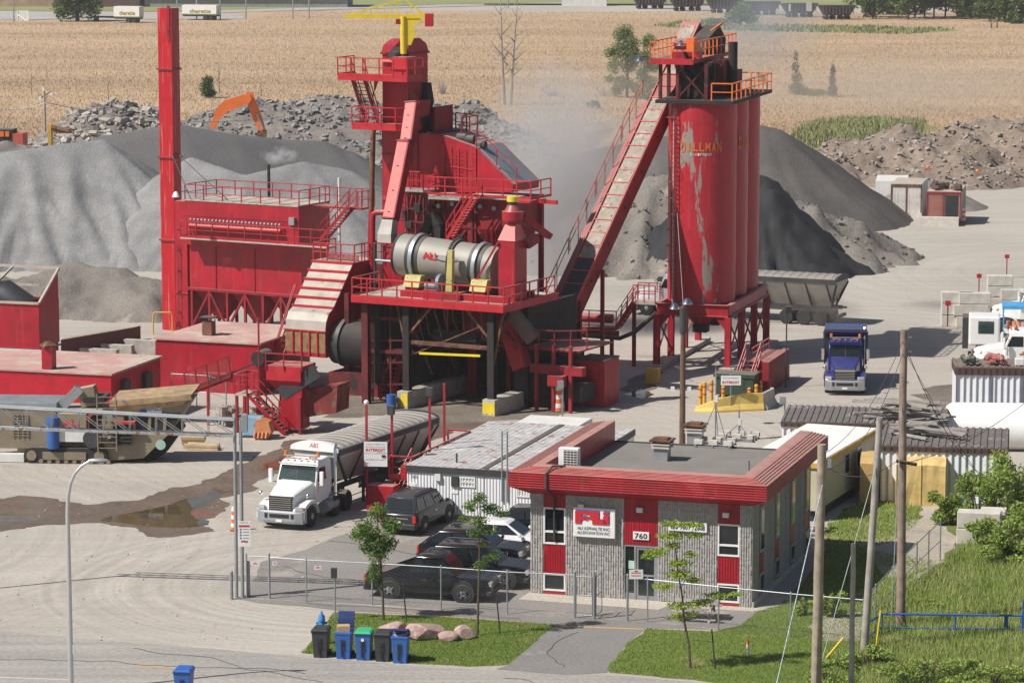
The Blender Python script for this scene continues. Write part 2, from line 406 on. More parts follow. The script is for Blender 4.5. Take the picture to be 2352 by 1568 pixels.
def sheet(name,pts,m,z,jag=0,jsc=1.5,seg=1.0,seed=3,kind='structure',world=False,**k):
 W=[Vector(p)if world else G(p[0],p[1])for p in pts];out=[]
 n=len(W)
 for i in range(n):
  a,b=W[i],W[(i+1)%n];c=max(1,int((b-a).length/seg))if jag else 1
  for j in range(c):out.append(a.lerp(b,j/c))
 if jag:
  xs=np.array([p.x for p in out]);ys=np.array([p.y for p in out])
  dx=fbm(xs,ys,jsc,4,seed,.6)*jag*2;dy=fbm(xs+50,ys,jsc,4,seed+9,.6)*jag*2
  out=[Vector((p.x+a,p.y+b,0))for p,a,b in zip(out,dx,dy)]
 bm=bmesh.new();vs_=[bm.verts.new((p.x,p.y,z))for p in out]
 es=[bm.edges.new((vs_[i],vs_[(i+1)%len(vs_)]))for i in range(len(vs_))]
 bmesh.ops.triangle_fill(bm,edges=es,use_beauty=True)
 bmesh.ops.recalc_face_normals(bm,faces=bm.faces)
 if sum(f.normal.z for f in bm.faces)<0:bmesh.ops.reverse_faces(bm,faces=bm.faces)
 me=bpy.data.meshes.new(name);bm.to_mesh(me);bm.free();me.materials.append(m)
 o=bpy.data.objects.new(name,me);COL.objects.link(o);return tag(o,kind=kind,**k)
def S(name,mb,m,**k):return tag(mb.build(name,m,**k),kind='structure')
g=MB();g.quad((-900,60,0),(900,60,0),(900,2200,0),(-900,2200,0));S('ground',g,M_YARD)
sheet('road',[(-200,1428),(0,1447),(330,1478),(560,1496),(700,1507),(960,1528),(1120,1538),(1390,1548),(1700,1575),(2600,1680),(2600,2300),(-900,2300),(-900,1400)],M_ROAD,.004,.12,2.0)
sheet('parking_lot',[(560,1372),(619,1374),(1000,1398),(1165,1410),(1441,1426),(1700,1446),(1740,1392),(1218,1358),(1218,1200),(935,1186),(880,1170),(820,1215),(700,1262),(600,1290)],M_PARK,.004,.15)
sheet('footpath',[(530,1372),(640,1377),(1000,1400),(1165,1411),(1330,1419),(1500,1429),(1660,1446),(1560,1443),(1484,1442),(1440,1478),(1394,1545),(1300,1550),(1140,1536),(1165,1528),(1232,1472),(1276,1433),(1100,1418),(900,1408),(780,1402),(700,1392),(600,1385)],M_DRIVE,.008,.04)
sheet('sidewalk',[(1218,1358),(1500,1378),(1770,1398),(1728,1404),(1600,1396),(1545,1388),(1512,1400),(1400,1392),(1230,1379),(1190,1376)],M_WALK,.012)
sheet('lawn',[(768,1405),(900,1412),(1100,1421),(1276,1434),(1232,1472),(1165,1527),(1080,1530),(950,1524),(800,1510),(690,1498),(715,1475),(740,1445)],M_LAWN,.006,.12,.8,.4)
sheet('lawn',[(1488,1443),(1560,1446),(1640,1450),(1700,1436),(1740,1404),(1800,1386),(1900,1380),(1985,1395),(1985,1470),(2000,1620),(1700,1572),(1500,1552),(1394,1543),(1440,1480)],M_LAWN,.010,.12,.8,.4)
sheet('grass_bank',[(1985,1395),(2160,1290),(2200,1240),(2150,1180),(2180,1120),(2600,1120),(2900,1700),(1700,1700),(1820,1540),(1990,1500)],M_GRASSG,.013,.3)
sheet('side_lawn',[(1800,1386),(1880,1290),(1900,1200),(2010,1130),(2120,1140),(2110,1200),(2060,1240),(1985,1262),(2150,1290),(1988,1396)],M_LAWN,.012,.2,.9,.4)
sheet('gravel_path',[(2090,1195),(2140,1190),(2200,1240),(2160,1292),(2040,1330),(1990,1270),(1960,1238),(2060,1240)],M_PALEG,.016,.2)
sheet('gravel_path',[(1880,1416),(1984,1404),(1985,1470),(1890,1470),(1850,1440)],M_PALEG,.017,.2)
sheet('wet_ground',[(-60,1143),(60,1142),(130,1148),(200,1160),(300,1150),(420,1120),(520,1075),(600,1040),(680,1012),(790,1000),(900,960),(980,945),(1110,950),(1130,975),(1010,1000),(930,1060),(800,1085),(640,1090),(500,1160),(480,1190),(520,1222),(430,1228),(350,1230),(280,1205),(120,1202),(-60,1230)],M_WET,.005,.55,2.2,.3)
sheet('puddle_water',[(230,1195),(300,1178),(420,1150),(470,1135),(500,1120),(520,1128),(460,1160),(440,1180),(480,1205),(430,1213),(330,1206)],M_WATER,.009,.25,1.5,.3,seed=11)
sheet('puddle_water',[(-50,1176),(60,1183),(105,1184),(130,1190),(60,1199),(-50,1200)],M_WATER,.009,.2,1.5,.3,seed=12)
sheet('puddle_water',[(600,1080),(640,1050),(700,1030),(690,1050),(640,1075)],M_WATER,.009,.2,1.5,.3,seed=13)
sheet('dark_ground',[(700,900),(1000,870),(1290,900),(1300,960),(1000,975),(900,955),(740,960)],M_DAMPSHADE,.006,.5)  # dark sheet paints the plant's shade onto the ground
sheet('dark_ground',[(1440,870),(1500,850),(1520,870),(1480,905),(1420,900)],M_DAMPSHADE,.006,.4)
sheet('dark_ground',[(2100,905),(2200,880),(2240,930),(2170,950),(2120,935)],M_DAMPSHADE,.006,.6)
sheet('puddle_water',[(1430,905),(1475,893),(1500,905),(1470,915)],M_WATER,.010,.15,1,.3)
sheet('painted_line',[(310,1527),(420,1533),(420,1535),(310,1529.2)],YELO,.009)
sheet('painted_line',[(880,1404),(1200,1428),(1200,1429.5),(880,1405.5)],YELO,.013)
sheet('painted_line',[(1285,1436),(1476,1443.5),(1476,1445.5),(1285,1438)],YELO,.013)
sheet('painted_line',[(-50,1552),(170,1560),(170,1561.5),(-50,1553.5)],WHITED,.009)
# the dry field beyond the yard
M_FIELD=gmat('dry_reeds',(.45,.33,.215),(.39,.28,.175),.02,fine=1.2,stretch=(.35,1,1),bands=[(0,.01,.05,.10),(R(4),.03,.16,.05)])
M_REED=gmat('dry_reed_stalks',(.48,.355,.235),(.415,.30,.19),.015,fine=2.0,famp=(.3,.7,.86,1.14),bands=[(0,.01,.05,.10),(R(4),.03,.16,.05)],bump=0)
M_GREENF=gmat('green_field_grass',(.22,.25,.10),(.28,.28,.14),.1,fine=1.5)
sheet('field',[(-300,345,0)[:2],(700,345),(1600,345),(3300,330),(3300,30),(1900,33),(560,26),(400,47),(-300,46)],M_FIELD,.05,3,12,6)
sheet('field_grass',[(1800,330),(1830,300),(1880,278),(2010,272),(2130,280),(2120,310),(1900,350)],M_GREENF,.06,2.5,8,3)
sheet('field_grass',[(1560,52),(1700,60),(2000,62),(2200,70),(2080,80),(1700,72),(1500,62)],M_GREENF,.06,4,20,6)
sheet('far_verge',[(-400,24),(300,27),(700,26),(1000,10),(1550,10),(2700,16),(2700,-60),(-400,-60)],M_GREENF,.07,3,15,6)
sheet('far_road',[(-300,45),(60,47),(230,41),(330,45),(560,45),(560,37),(330,33),(40,30),(-300,33)],gmat('far_asphalt',(.42,.40,.38),(.36,.34,.32),.1,fine=1),.09)
sheet('far_road',[(500,31),(640,26),(1300,10),(1300,7),(640,21),(500,26)],bpy.data.materials['far_asphalt'],.09)
def blades(name,label,cat,n,region,hh,ww,m,z=0,lean=.25,inside=None):
 "upright grass or reed blades standing on the ground"
 rs=np.random.RandomState(5);x0,x1,y0,y1=region
 px=rs.uniform(x0,x1,n);py=rs.uniform(y0,y1,n)
 if inside is not None:k=inside(px,py);px,py=px[k],py[k];n=len(px)
 d=np.array([_f.x+(px-CX)/FPX,_f.y-_u.y*(py-CY)/FPX,_f.z-_u.z*(py-CY)/FPX]).T
 t=(z-CAMH)/d[:,2];b=np.array([0,0,CAMH])+d*t[:,None]
 h=rs.uniform(hh[0],hh[1],n);a=rs.uniform(0,math.pi,n);wv=np.stack([np.cos(a),np.sin(a),0*a],1)*rs.uniform(ww[0],ww[1],n)[:,None]/2
 tip=b+np.stack([rs.normal(0,lean,n)*h,rs.normal(0,lean,n)*h,h],1)
 co=np.stack([b-wv,b+wv,tip],1).reshape(-1,3);fc=np.arange(3*n).reshape(-1,3)
 return tag(mesh_np(name,co,fc,m),label,cat,kind='stuff')
def inpoly(poly):
 def f(x,y):
  r_=np.zeros(len(x),bool);n=len(poly)
  for i in range(n):
   (xa,ya),(xb,yb)=poly[i],poly[(i+1)%n]
   c=((ya>y)!=(yb>y))&(x<(xb-xa)*(y-ya)/(yb-ya+1e-9)+xa);r_^=c
  return r_
 return f
blades('reeds','dry tan reeds covering the wide field behind the stockpiles','reeds',260000,(-140,2560,28,345),(.16,.42),(.06,.14),M_REED,lean=.45,inside=lambda x,y:y>np.where(x<560,53,np.where(x<640,53-(x-560)*.3,27)))
M_BLG=gmat('long_grass_blades',(.23,.31,.065),(.36,.39,.14),.5,fine=4,bump=0)
M_BLL=gmat('lawn_blades',(.16,.25,.045),(.21,.28,.07),.6,fine=9,c3=(.22,.20,.09),c3s=.7,c3t=.65,bump=0)
blades('field_green_grass','strip of green grass at the near edge of the dry field right of the silos','grass',9000,(1795,2140,268,345),(.3,.8),(.12,.28),M_GREENF,inside=inpoly([(1800,335),(1830,300),(1880,278),(2010,272),(2130,280),(2120,310),(1900,345)]))
blades('far_green_grass','green grass strip in front of the dark rail wagons','grass',9000,(1500,2300,50,82),(.3,.8),(.3,.6),M_GREENF,inside=inpoly([(1560,52),(1700,60),(2000,62),(2200,70),(2080,80),(1700,72),(1500,62)]))
L1=[(768,1405),(900,1412),(1100,1421),(1276,1434),(1232,1472),(1165,1527),(1080,1530),(950,1524),(800,1510),(690,1498),(715,1475),(740,1445)]
L2=[(1488,1443),(1640,1450),(1700,1436),(1740,1404),(1800,1386),(1900,1385),(1985,1400),(1985,1470),(1900,1600),(1700,1572),(1500,1552),(1394,1543),(1440,1480)]
blades('lawn_grass','short mown grass of the small lawn with boulders behind the wheeled bins','grass',60000,(690,1276,1400,1532),(.04,.09),(.012,.03),M_BLL,.006,inside=inpoly(L1))
blades('lawn_grass','short mown grass of the lawn right of the asphalt footpath','grass',60000,(1394,1990,1380,1600),(.04,.10),(.012,.03),M_BLL,.01,inside=inpoly(L2))
blades('lawn_grass','grass strip in the shade beside and behind the office','grass',30000,(1800,2160,1120,1400),(.05,.16),(.02,.05),M_BLG,.012,inside=inpoly([(1800,1386),(1880,1290),(1900,1200),(2010,1130),(2120,1140),(2110,1200),(2060,1240),(1985,1262),(2150,1290),(1988,1396)]))
blades('long_grass','tall unmown grass on the bank around the blue guard rail','grass',120000,(1860,2400,1240,1600),(.14,.48),(.02,.05),M_BLG,.013,inside=inpoly([(2000,1395),(2165,1300),(2230,1240),(2420,1230),(2420,1620),(1800,1620),(1870,1520),(1990,1500)]))
# stockpiles and rubble
def pile(name,label,cat,ridge,slope,m,res=.4,amp=.35,nsc=5,gul=0,seed=1,rough=.0,sharp=1.0):
 "ridge: list of (px, py, Y) of the crest; heights follow from the picture row"
 pts=[P(*r_)for r_ in ridge]
 if len(pts)==1:pts.append(pts[0]+Vector((.1,0,0)))
 hm=max(p.z for p in pts);mx=hm/slope+3
 x0=min(p.x for p in pts)-mx;x1=max(p.x for p in pts)+mx;y0=min(p.y for p in pts)-mx;y1=max(p.y for p in pts)+mx
 nx=int((x1-x0)/res)+1;ny=int((y1-y0)/res)+1
 X,Y=np.meshgrid(np.linspace(x0,x1,nx),np.linspace(y0,y1,ny));H=np.full(X.shape,-9.0)
 for a,b in zip(pts[:-1],pts[1:]):
  ax,ay,az,bx,by,bz=*a,*b;L2_=(bx-ax)**2+(by-ay)**2+1e-9
  t=np.clip(((X-ax)*(bx-ax)+(Y-ay)*(by-ay))/L2_,0,1);dx=X-(ax+t*(bx-ax));dy=Y-(ay+t*(by-ay))
  D=np.sqrt(dx*dx+dy*dy);hh=az+t*(bz-az)
  if gul:
   an=np.arctan2(dy,dx);sc_=t*math.sqrt(L2_)+an*6.0;D=D*(1+gul*(1.6*np.abs(fbm(sc_+60,D*.10+sc_*.0,3.2,4,seed+20,.55))-.2))
  H=np.maximum(H,hh-slope*(np.sqrt(D*D+sharp*sharp)-sharp))
 H=H+amp*fbm(X,Y,nsc,5,seed,.55)*2+rough*fbm(X,Y,1.2,3,seed+5,.6)
 keep=H>-.25
 q=keep[:-1,:-1]|keep[1:,:-1]|keep[:-1,1:]|keep[1:,1:]
 idx=np.arange(nx*ny).reshape(ny,nx);F=np.stack([idx[:-1,:-1][q],idx[:-1,1:][q],idx[1:,1:][q],idx[1:,:-1][q]],1)
 used=np.unique(F);mp_=np.zeros(nx*ny,int);mp_[used]=np.arange(len(used))
 co=np.stack([X.ravel(),Y.ravel(),np.maximum(H,-.4).ravel()],1)[used]
 o=mesh_np(name,co,mp_[F],m,True);tag(o,label,cat)
 return o,co
def rocks(name,m,n,centres,smin,smax,label,cat,parent=None,flat=.6,pw=2.5,kind='stuff',seed=1):
 rs=np.random.RandomState(seed);c=centres[rs.randint(0,len(centres),n)]
 s_=smin+(smax-smin)*rs.rand(n)**pw
 base=np.array([[x,y,z]for z in(-1,1)for(x,y)in((-1,-1),(1,-1),(1,1),(-1,1))],float)
 V=base[None]*(s_[:,None,None]/2)*np.stack([np.ones(n),rs.uniform(.5,1,n),rs.uniform(.25,flat,n)],1)[:,None]
 V=V*(1+rs.uniform(-.3,.3,(n,8,3)))
 ax=rs.normal(0,1,(n,3));ax/=np.linalg.norm(ax,axis=1)[:,None];an=rs.uniform(0,1.2,n);rz=rs.uniform(0,6.28,n)
 cz,sz=np.cos(rz)[:,None],np.sin(rz)[:,None]
 V=np.stack([V[...,0]*cz-V[...,1]*sz,V[...,0]*sz+V[...,1]*cz,V[...,2]],-1)
 ca,sa=np.cos(an)[:,None,None],np.sin(an)[:,None,None];A=ax[:,None]
 V=V*ca+np.cross(np.broadcast_to(A,V.shape),V)*sa+A*(V*A).sum(-1,keepdims=True)*(1-ca)
 V=V+c[:,None]+np.array([0,0,1])*(s_*.12)[:,None,None]
 f=np.array([(0,3,2,1),(4,5,6,7),(0,1,5,4),(1,2,6,5),(2,3,7,6),(3,0,4,7)])
 F=(f[None]+(np.arange(n)*8)[:,None,None]).reshape(-1,4)
 o=mesh_np(name,V.reshape(-1,3),F,m)
 if parent:o.parent=parent
 else:tag(o,label,cat)
 o['kind']=kind;return o
M_AGG=gmat('grey_aggregate',(.262,.26,.255),(.218,.216,.212),.25,fine=9,bump=.8,famp=(.3,.7,.66,1.34),bands=[(0,.35,.06,.10)])
M_AGGD=gmat('dark_aggregate',(.115,.112,.11),(.14,.136,.132),.2,fine=8,bump=.7,famp=(.3,.7,.75,1.25))
M_AGGB=gmat('brown_grey_aggregate',(.22,.20,.175),(.17,.152,.135),.3,fine=7,bump=.8,famp=(.3,.7,.66,1.34),c3=(.29,.255,.215),c3s=.35,c3t=.6)
M_AGGR=gmat('dark_crushed_asphalt',(.088,.082,.075),(.12,.11,.10),.2,fine=7,bump=.8,famp=(.3,.7,.72,1.28))
M_RUB=gmat('rubble_fines',(.17,.15,.135),(.23,.205,.18),.3,fine=2.5,bump=.8)
M_DIRT=gmat('brown_dirt',(.20,.155,.125),(.26,.21,.165),.15,fine=2.0,bump=.9,c3=(.36,.27,.16),c3s=.09,c3t=.6)
M_SLAB=mat('broken_concrete',(.33,.30,.265),.95,namt=.35,nscale=.6)
M_SLABD=mat('broken_asphalt',(.25,.235,.225),.95,namt=.35,nscale=.6)
M_SLABP=mat('dirt_clods',(.30,.255,.215),.95,namt=.4,nscale=.6)
pile('gravel_pile','tall pale grey gravel pile with gullies at the left edge','gravel pile',[(-220,400,262),(-60,356,264),(40,344,264),(120,330,265),(236,318,266)],.68,M_AGG,amp=.12,nsc=12,gul=.42,seed=3,rough=.05,sharp=.2)
pile('gravel_pile','long dark grey gravel pile whose crest runs behind the tall red stack','gravel pile',[(230,312,275),(400,284,277),(520,303,278),(640,318,280),(740,322,281),(800,345,281)],.62,M_AGGD,amp=.12,nsc=12,seed=8,sharp=.5)
pile('gravel_pile','pale grey gravel pile behind the filter house walkway','gravel pile',[(440,362,264),(560,404,262),(700,372,265),(800,392,266)],.60,M_AGG,amp=.12,nsc=12,gul=.22,seed=5,sharp=.2)
pile('gravel_pile','low dark brown-grey gravel pile in front of the big pale one, left of the stack','gravel pile',[(-60,640,228),(90,622,230),(180,606,232),(250,618,231),(330,640,229)],.55,M_AGGB,amp=.35,nsc=4,gul=.25,seed=14,rough=.4)
o,co=pile('gravel_pile','broad light grey gravel pile with clumped steep face behind the silos','gravel pile',[(1330,545,252),(1400,480,255),(1500,415,258),(1650,385,260),(1760,420,259),(1830,520,256)],.62,M_AGGB,amp=.8,nsc=4,gul=.35,seed=22,rough=.55)
rocks('stones',M_AGGB,1500,co[co[:,2]>.05],.05,.38,None,None,parent=o,seed=9)
pile('gravel_pile','large dark grey crushed asphalt pile sloping down right of the silos','gravel pile',[(1300,360,288),(1450,325,290),(1620,300,290),(1750,287,290),(1772,292,290)],.66,M_AGGR,amp=.25,nsc=8,gul=.08,seed=31)
pile('dirt_mound','dark brown earth mound behind the inclined conveyor','dirt mound',[(1310,330,335),(1400,285,337),(1480,262,338),(1600,262,338)],.45,M_DIRT,amp=.5,nsc=5,seed=41,rough=.4)
o,co=pile('rubble_heap','heap of broken concrete slabs left of the stack at the field edge','rubble heap',[(90,318,334),(170,285,335),(220,248,336),(270,237,337),(330,250,337),(400,282,336)],.6,M_RUB,amp=.6,nsc=3,seed=51,rough=.4)
cc=co[(co[:,2]>.8)];rocks('concrete_chunks',M_SLAB,3200,cc,.12,1.05,None,None,parent=o)
o,co=pile('rubble_heap','long dark rubble heap behind the orange excavator and the red tower','rubble heap',[(430,285,338),(500,246,339),(600,232,340),(720,228,340),(860,230,340),(980,236,340),(1090,246,339),(1140,280,338),(1210,320,336)],.5,M_RUB,amp=.5,nsc=4,seed=61,rough=.3)
cc=co[(co[:,2]>.5)];rocks('asphalt_chunks',M_SLABD,5200,cc,.10,.75,None,None,parent=o,seed=3)
o,co=pile('dirt_mound','long brown earth mound at the far right behind the old containers','dirt mound',[(1900,330,330),(1980,310,332),(2060,296,333),(2110,290,333),(2160,300,334),(2230,276,338),(2300,276,338),(2450,280,338)],.42,M_DIRT,amp=.9,nsc=4,seed=71,rough=.6)
cc=co[(co[:,2]>.3)];rocks('dirt_clods',M_SLABP,2600,cc,.1,.6,None,None,parent=o,seed=4)
o,co=pile('dirt_mound','low ochre earth mound in front of the long brown one','dirt mound',[(2120,372,322),(2190,362,322),(2250,380,322),(2360,375,324),(2450,380,324)],.45,M_DIRT,amp=.6,nsc=4,seed=81,rough=.5)
cc=co[(co[:,2]>.2)];rocks('dirt_clods',M_SLABP,900,cc,.1,.5,None,None,parent=o,seed=5)
pile('asphalt_pile','jagged black asphalt pile against the right edge of the silos','asphalt pile',[(1660,395,254.5),(1745,412,253.5),(1778,455,252.5),(1800,520,251.5)],.95,mat('black_asphalt_mix',(.016,.016,.018),.8,namt=.3),amp=.5,nsc=2.5,gul=.5,seed=24,rough=.5)
pile('gravel_pile','small grey gravel pile behind the rusty white containers','gravel pile',[(2080,428,300),(2130,414,300)],.55,M_AGGB,amp=.25,nsc=4,seed=91)
pile('rubble_heap','low dark rubble bank at the left edge above the gravel','rubble heap',[(-120,330,300),(-20,332,300),(60,332,301),(130,340,300)],.5,M_RUB,amp=.4,nsc=3,seed=95,rough=.4)
rs_=np.random.RandomState(3);pq=[G(x,y)for x,y in zip(rs_.uniform(-40,2150,5000),345+(1480-345)*rs_.rand(5000)**.8)]
pq=np.array([tuple(p)for p in pq if not(p.y<150 and p.x>-9)]);rocks('loose_stones',M_YARD,3200,pq,.02,.11,'loose stones and clods scattered over the dusty yard','stones',pw=3,seed=12)
for k,(x0,y0,x1,y1)in enumerate(((-60,1500,700,1548),(300,1490,760,1560),(1150,1560,1500,1600),(650,1300,900,1350),(760,1240,1150,1300),(700,1385,1200,1415),(1290,1450,1250,1530))):
 a,b=G(x0,y0),G(x1,y1);n=40;t_=np.linspace(0,1,n);d=(b-a).normalized();nx_,ny_=-d.y,d.x;w_=fbm(t_*(b-a).length+k*9,t_*0+k,3.0,4,40+k)*1.2
 xs,ys=a.x+(b.x-a.x)*t_+nx_*w_,a.y+(b.y-a.y)*t_+ny_*w_;co=np.concatenate([np.stack([xs+s_*nx_*.022,ys+s_*ny_*.022,xs*0+.0185],1)for s_ in(-1,1)]);F=np.array([[i,i+1,n+i+1,n+i]for i in range(n-1)])
 tag(mesh_np('asphalt_crack',co,F,mat('crack_filler',(.09,.085,.08),.8,namt=.2)),kind='structure')
# office building
def foam_tree():pass
M_BLOCK=mat('split_face_block',(.41,.395,.375),.95,nscale=9,namt=.3,bump=.5,bscale=20,spots=[(11,.57,(.30,.28,.265)),(7,.60,(.42,.36,.33))])
M_ROOF=mat('grey_membrane_roof',(.20,.185,.165),.9,namt=.10,nscale=.6,bscale=3,spots=[(.35,.62,(.17,.155,.14))])
OF=Fr(G(1725.5,1395),17.0)
aL=OF.a(1218.3);bB=12.1;hW=OF.h(1161)
office=thing('office_building','grey ribbed block office with red mansard band and flat roof inside the fence','building',OF)
def ribbed(mb,a0,a1,h0,h1,b=0,per=.105,d=.035):
 "split ribs standing out of a block wall that faces the camera"
 n=max(1,int(abs(a1-a0)/per));st=(a1-a0)/n;rs=random.Random(int(a0*97))
 for i in range(n):
  z=h0
  while z<h1-.02:
   z2=min(h1,z+.2);dd=d*rs.uniform(.45,1.3);x=a0+(i+.08)*st
   mb.box(x,x+st*.60,b-dd,b+.01,z+.004,z2);z=z2
acols=[OF.a(p)for p in(1218.3,1248,1299,1432.3,1510.5,1647,1697.6,1725.5)]
wall=MB()
for i,j in((0,1),(2,3),(4,5),(6,7)):
 wall.box(acols[i],acols[j],0,.4,0,hW)
wall.box(-.4,0,.4,bB,0,hW).box(aL,aL+.4,.4,bB,0,hW).box(aL+.4,-.4,bB-.3,bB-.003,0,hW)
rb=MB()
for i,j in((0,1),(2,3),(4,5),(6,7)):ribbed(rb,acols[i],acols[j],.05,hW)
nside=int(bB/.105);rs_=random.Random(4)
wallo=wall.build('wall',M_BLOCK,office)
rb.build('ribbing',M_BLOCK,wallo)
sr=MB();segs=[(0,1.4),(2.2,4.5),(5.3,7.7),(8.5,10.8),(11.6,bB)]
for(b0,b1)in segs:
 k=b0
 while k<b1-.1:
  dd=.035*rs_.uniform(.5,1.2);sr.box(-.01,dd,k,k+.065,.05,hW);k+=.105
sr.build('ribbing',M_BLOCK,wallo)
def hy(py,a,b=0):return OF.h(py,a,b)
def window(parent,a0,a1,h0,h1,b=0,side=False,mull=None,grid=None,fm=None,gm=None,name='window',ft=.07):
 "white framed window; side windows face +x"
 fr_,gl=MB(),MB()
 def bx(m_,x0,x1,z0,z1,d0,d1):
  if side:m_.box(-d0,-d1,x0,x1,z0,z1)if d0<d1 else m_.box(-d1,-d0,x0,x1,z0,z1)
  else:m_.box(x0,x1,d0,d1,z0,z1)
 bb=b
 bx(fr_,a0,a0+ft,h0,h1,bb-.03,bb+.1);bx(fr_,a1-ft,a1,h0,h1,bb-.03,bb+.1)
 bx(fr_,a0+ft,a1-ft,h1-ft,h1,bb-.028,bb+.1);bx(fr_,a0+ft,a1-ft,h0,h0+ft,bb-.028,bb+.1)
 for z in(mull or[]):bx(fr_,a0+ft,a1-ft,z-.04,z+.04,bb-.026,bb+.1)
 for x in(grid or[]):bx(fr_,x-.02,x+.02,h0+ft,h1-ft,bb-.026,bb+.05)
 bx(gl,a0+ft-.002,a1-ft+.002,h0+ft-.002,h1-ft+.002,bb+.05,bb+.08)
 fo=fr_.build('frame',fm or WHITE,parent,M=None);fo.name=name
 gl.build('pane',gm or GLASS,fo)
 return fo
def sheetpanel(name,a0,a1,h0,h1,b=.02,m=None):
 mb=MB();n=max(2,int((a1-a0)/.11));st=(a1-a0)/n
 mb.box(a0,a1,b,.3,h0,h1)
 for i in range(n):mb.box(a0+(i+.2)*st,a0+(i+.75)*st,b-.02,b+.003,h0+.01,h1-.01)
 return mb.build(name,m or RED,office)
for(i,j,ys)in((1,2,(1165,1249,1316,1356)),(5,6,(1203-0,1277,1340,1383))):
 a0,a1=acols[i],acols[j];am=(a0+a1)/2
 z1,z2,z3,z4=[hy(y,am)for y in ys]
 if i==5:z1=z1
 sheetpanel('red_panel',a0,a1,z1,hW)
 sheetpanel('red_panel',a0,a1,z3,z2-.005)
 window(office,a0,a1,z2,z1-.003,0,mull=[z2+(z1-z2)*.34])
 window(office,a0,a1,z4,z3-.003,0)
 MB().box(a0,a1,0,.3,0,z4-.003).build('red_panel',RED,office)
a0,a1=acols[3],acols[4];zd=hy(1252,(a0+a1)/2)
sheetpanel('red_panel',a0,a1,zd,hW)
ad0=OF.a(1460);door=MB()
for(x0,x1)in((a0,a0+.06),(ad0-.08,ad0),(a1-.08,a1)):door.box(x0,x1,.02,.2,0,zd-.003)
door.box(a0+.06,ad0-.08,.02,.2,zd-.07,zd-.003).box(ad0,a1-.08,.02,.2,zd-.09,zd-.003)
dof=door.build('door_frame',STEEL,office)
dl=MB();x0,x1=ad0+.01,a1-.09
dl.box(x0,x0+.09,.05,.1,.02,zd-.1).box(x1-.09,x1,.05,.1,.02,zd-.1).box(x0+.09,x1-.09,.052,.1,zd-.2,zd-.1).box(x0+.09,x1-.09,.052,.1,.02,.2).box(x0+.09,x1-.09,.054,.1,1.05,1.13)
dlo=dl.build('door',STEEL,office);MB().box(x0+.088,x1-.088,.07,.085,.2,zd-.19).build('pane',GLASS,dlo)
MB().bar((x0+.05,.0,.9),(x0+.05,.0,1.25),.04).build('handle',CHROME,dlo)
MB().box(a0+.06,ad0-.08,.08,.1,.3,zd-.07).build('pane',GLASS,office);MB().box(a0+.06,ad0-.08,.05,.12,0,.295).build('door_sill',STEEL,office)
MB().box(a0+.2,a0+.55,.06,.075,1.35,1.7).build('paper_notice',mat('pale_green_paper',(.45,.62,.5),.8),office)
for(b0,b1)in((1.4,2.2),(4.5,5.3),(7.7,8.5),(10.8,11.6)):
 MB().box(-.3,.02,b0,b1,0,hW).build('red_panel',RED,office)
 for(h0,h1)in((.35,1.15),(2.1,hW-.35)):
  f=MB();f.box(.021,.06,b0+.02,b1-.02,h0,h1);fo=f.build('window',mat('pale_blue_frame',(.35,.42,.48),.5),office)
  MB().box(.061,.075,b0+.12,b1-.12,h0+.1,h1-.1).build('pane',GLASS,fo)
ov=.78
def ring(d,h):return[(aL-d,-d,h),(d,-d,h),(d,bB,h),(aL-d,bB,h)]
hF0=OF.h(1150.5,ov,-ov);hF1=OF.h(1116.7,ov,-ov);inn=-.38;hT=OF.h(1091,-.45,.45);hR=hT-1.0
def band(d0,h0,d1,h1,thick=.05):
 mb=MB();r0,r1=ring(d0,h0),ring(d1,h1)
 for(i,j)in((0,1),(1,2),(3,0)):mb.quad(r0[i],r0[j],r1[j],r1[i])
 return mb
mans=MB()
for(d0,h0,d1,h1)in((0,hW-.02,ov,hF0),(ov,hF0,ov,hF1),(ov,hF1,-.10,hT-.02),(-.10,hT-.02,-.5,hT),(-.5,hT,-.5,hR)):
 b_=band(d0,h0,d1,h1);mans.add(b_.v,b_.f)
for s_ in(-1,1):
 e=(lambda d:d if s_>0 else aL-d)
 mans.add([(e(0),bB,hW-.02),(e(ov),bB,hF0),(e(ov),bB,hF1),(e(-.1),bB,hT-.02),(e(-.5),bB,hT),(e(-.5),bB,hR)],[(0,1,2,3,4,5)])
mo=mans.build('mansard_band',RED,office)
laps=MB()
for k in range(7):
 z=hF0+(hF1-hF0)*k/6
 for(p,q)in((ring(ov+.012,z)[0],ring(ov+.012,z)[1]),(ring(ov+.012,z)[1],ring(ov+.012,z)[2])):
  laps.bar(p,q,.03,.035)
for k in range(1,6):
 t=k/6;d=ov+(-.10-ov)*t;z=hF1+(hT-.02-hF1)*t
 for(i,j)in((0,1),(1,2),(3,0)):
  laps.bar(ring(d,z+.014)[i],ring(d,z+.014)[j],.03,.03)
laps.build('lap_seams',RED,mo)
MB().box(aL+.5,-.5,.5,bB,hR-.35,hR).build('roof',M_ROOF,office)
MB().box(aL,0,bB+.002,bB+.1,hW,hR+.06).build('roof_edge',STEELD,office)
hRr=hR
def board(a0p,a1p,y0,y1,b=-.10,dp=.10,m=WHITE,name='sign_board'):
 a0_=OF.a(a0p,b);a1_=OF.a(a1p,b);am_=(a0_+a1_)/2;z0,z1=OF.h(y1,am_,b),OF.h(y0,am_,b)
 o_=MB().box(a0_,a1_,b,b+dp,z0,z1).build(name,m,office,bevel=.02);return o_,a0_,a1_,z0,z1,b-.004
bo,a0,a1,z0,z1,bf=board(1316,1411.5,1167,1234,-.25,.22)
W_,H_=a1-a0,z1-z0
def lp(x,y):return(a0+W_*x,bf,z0+H_*y)
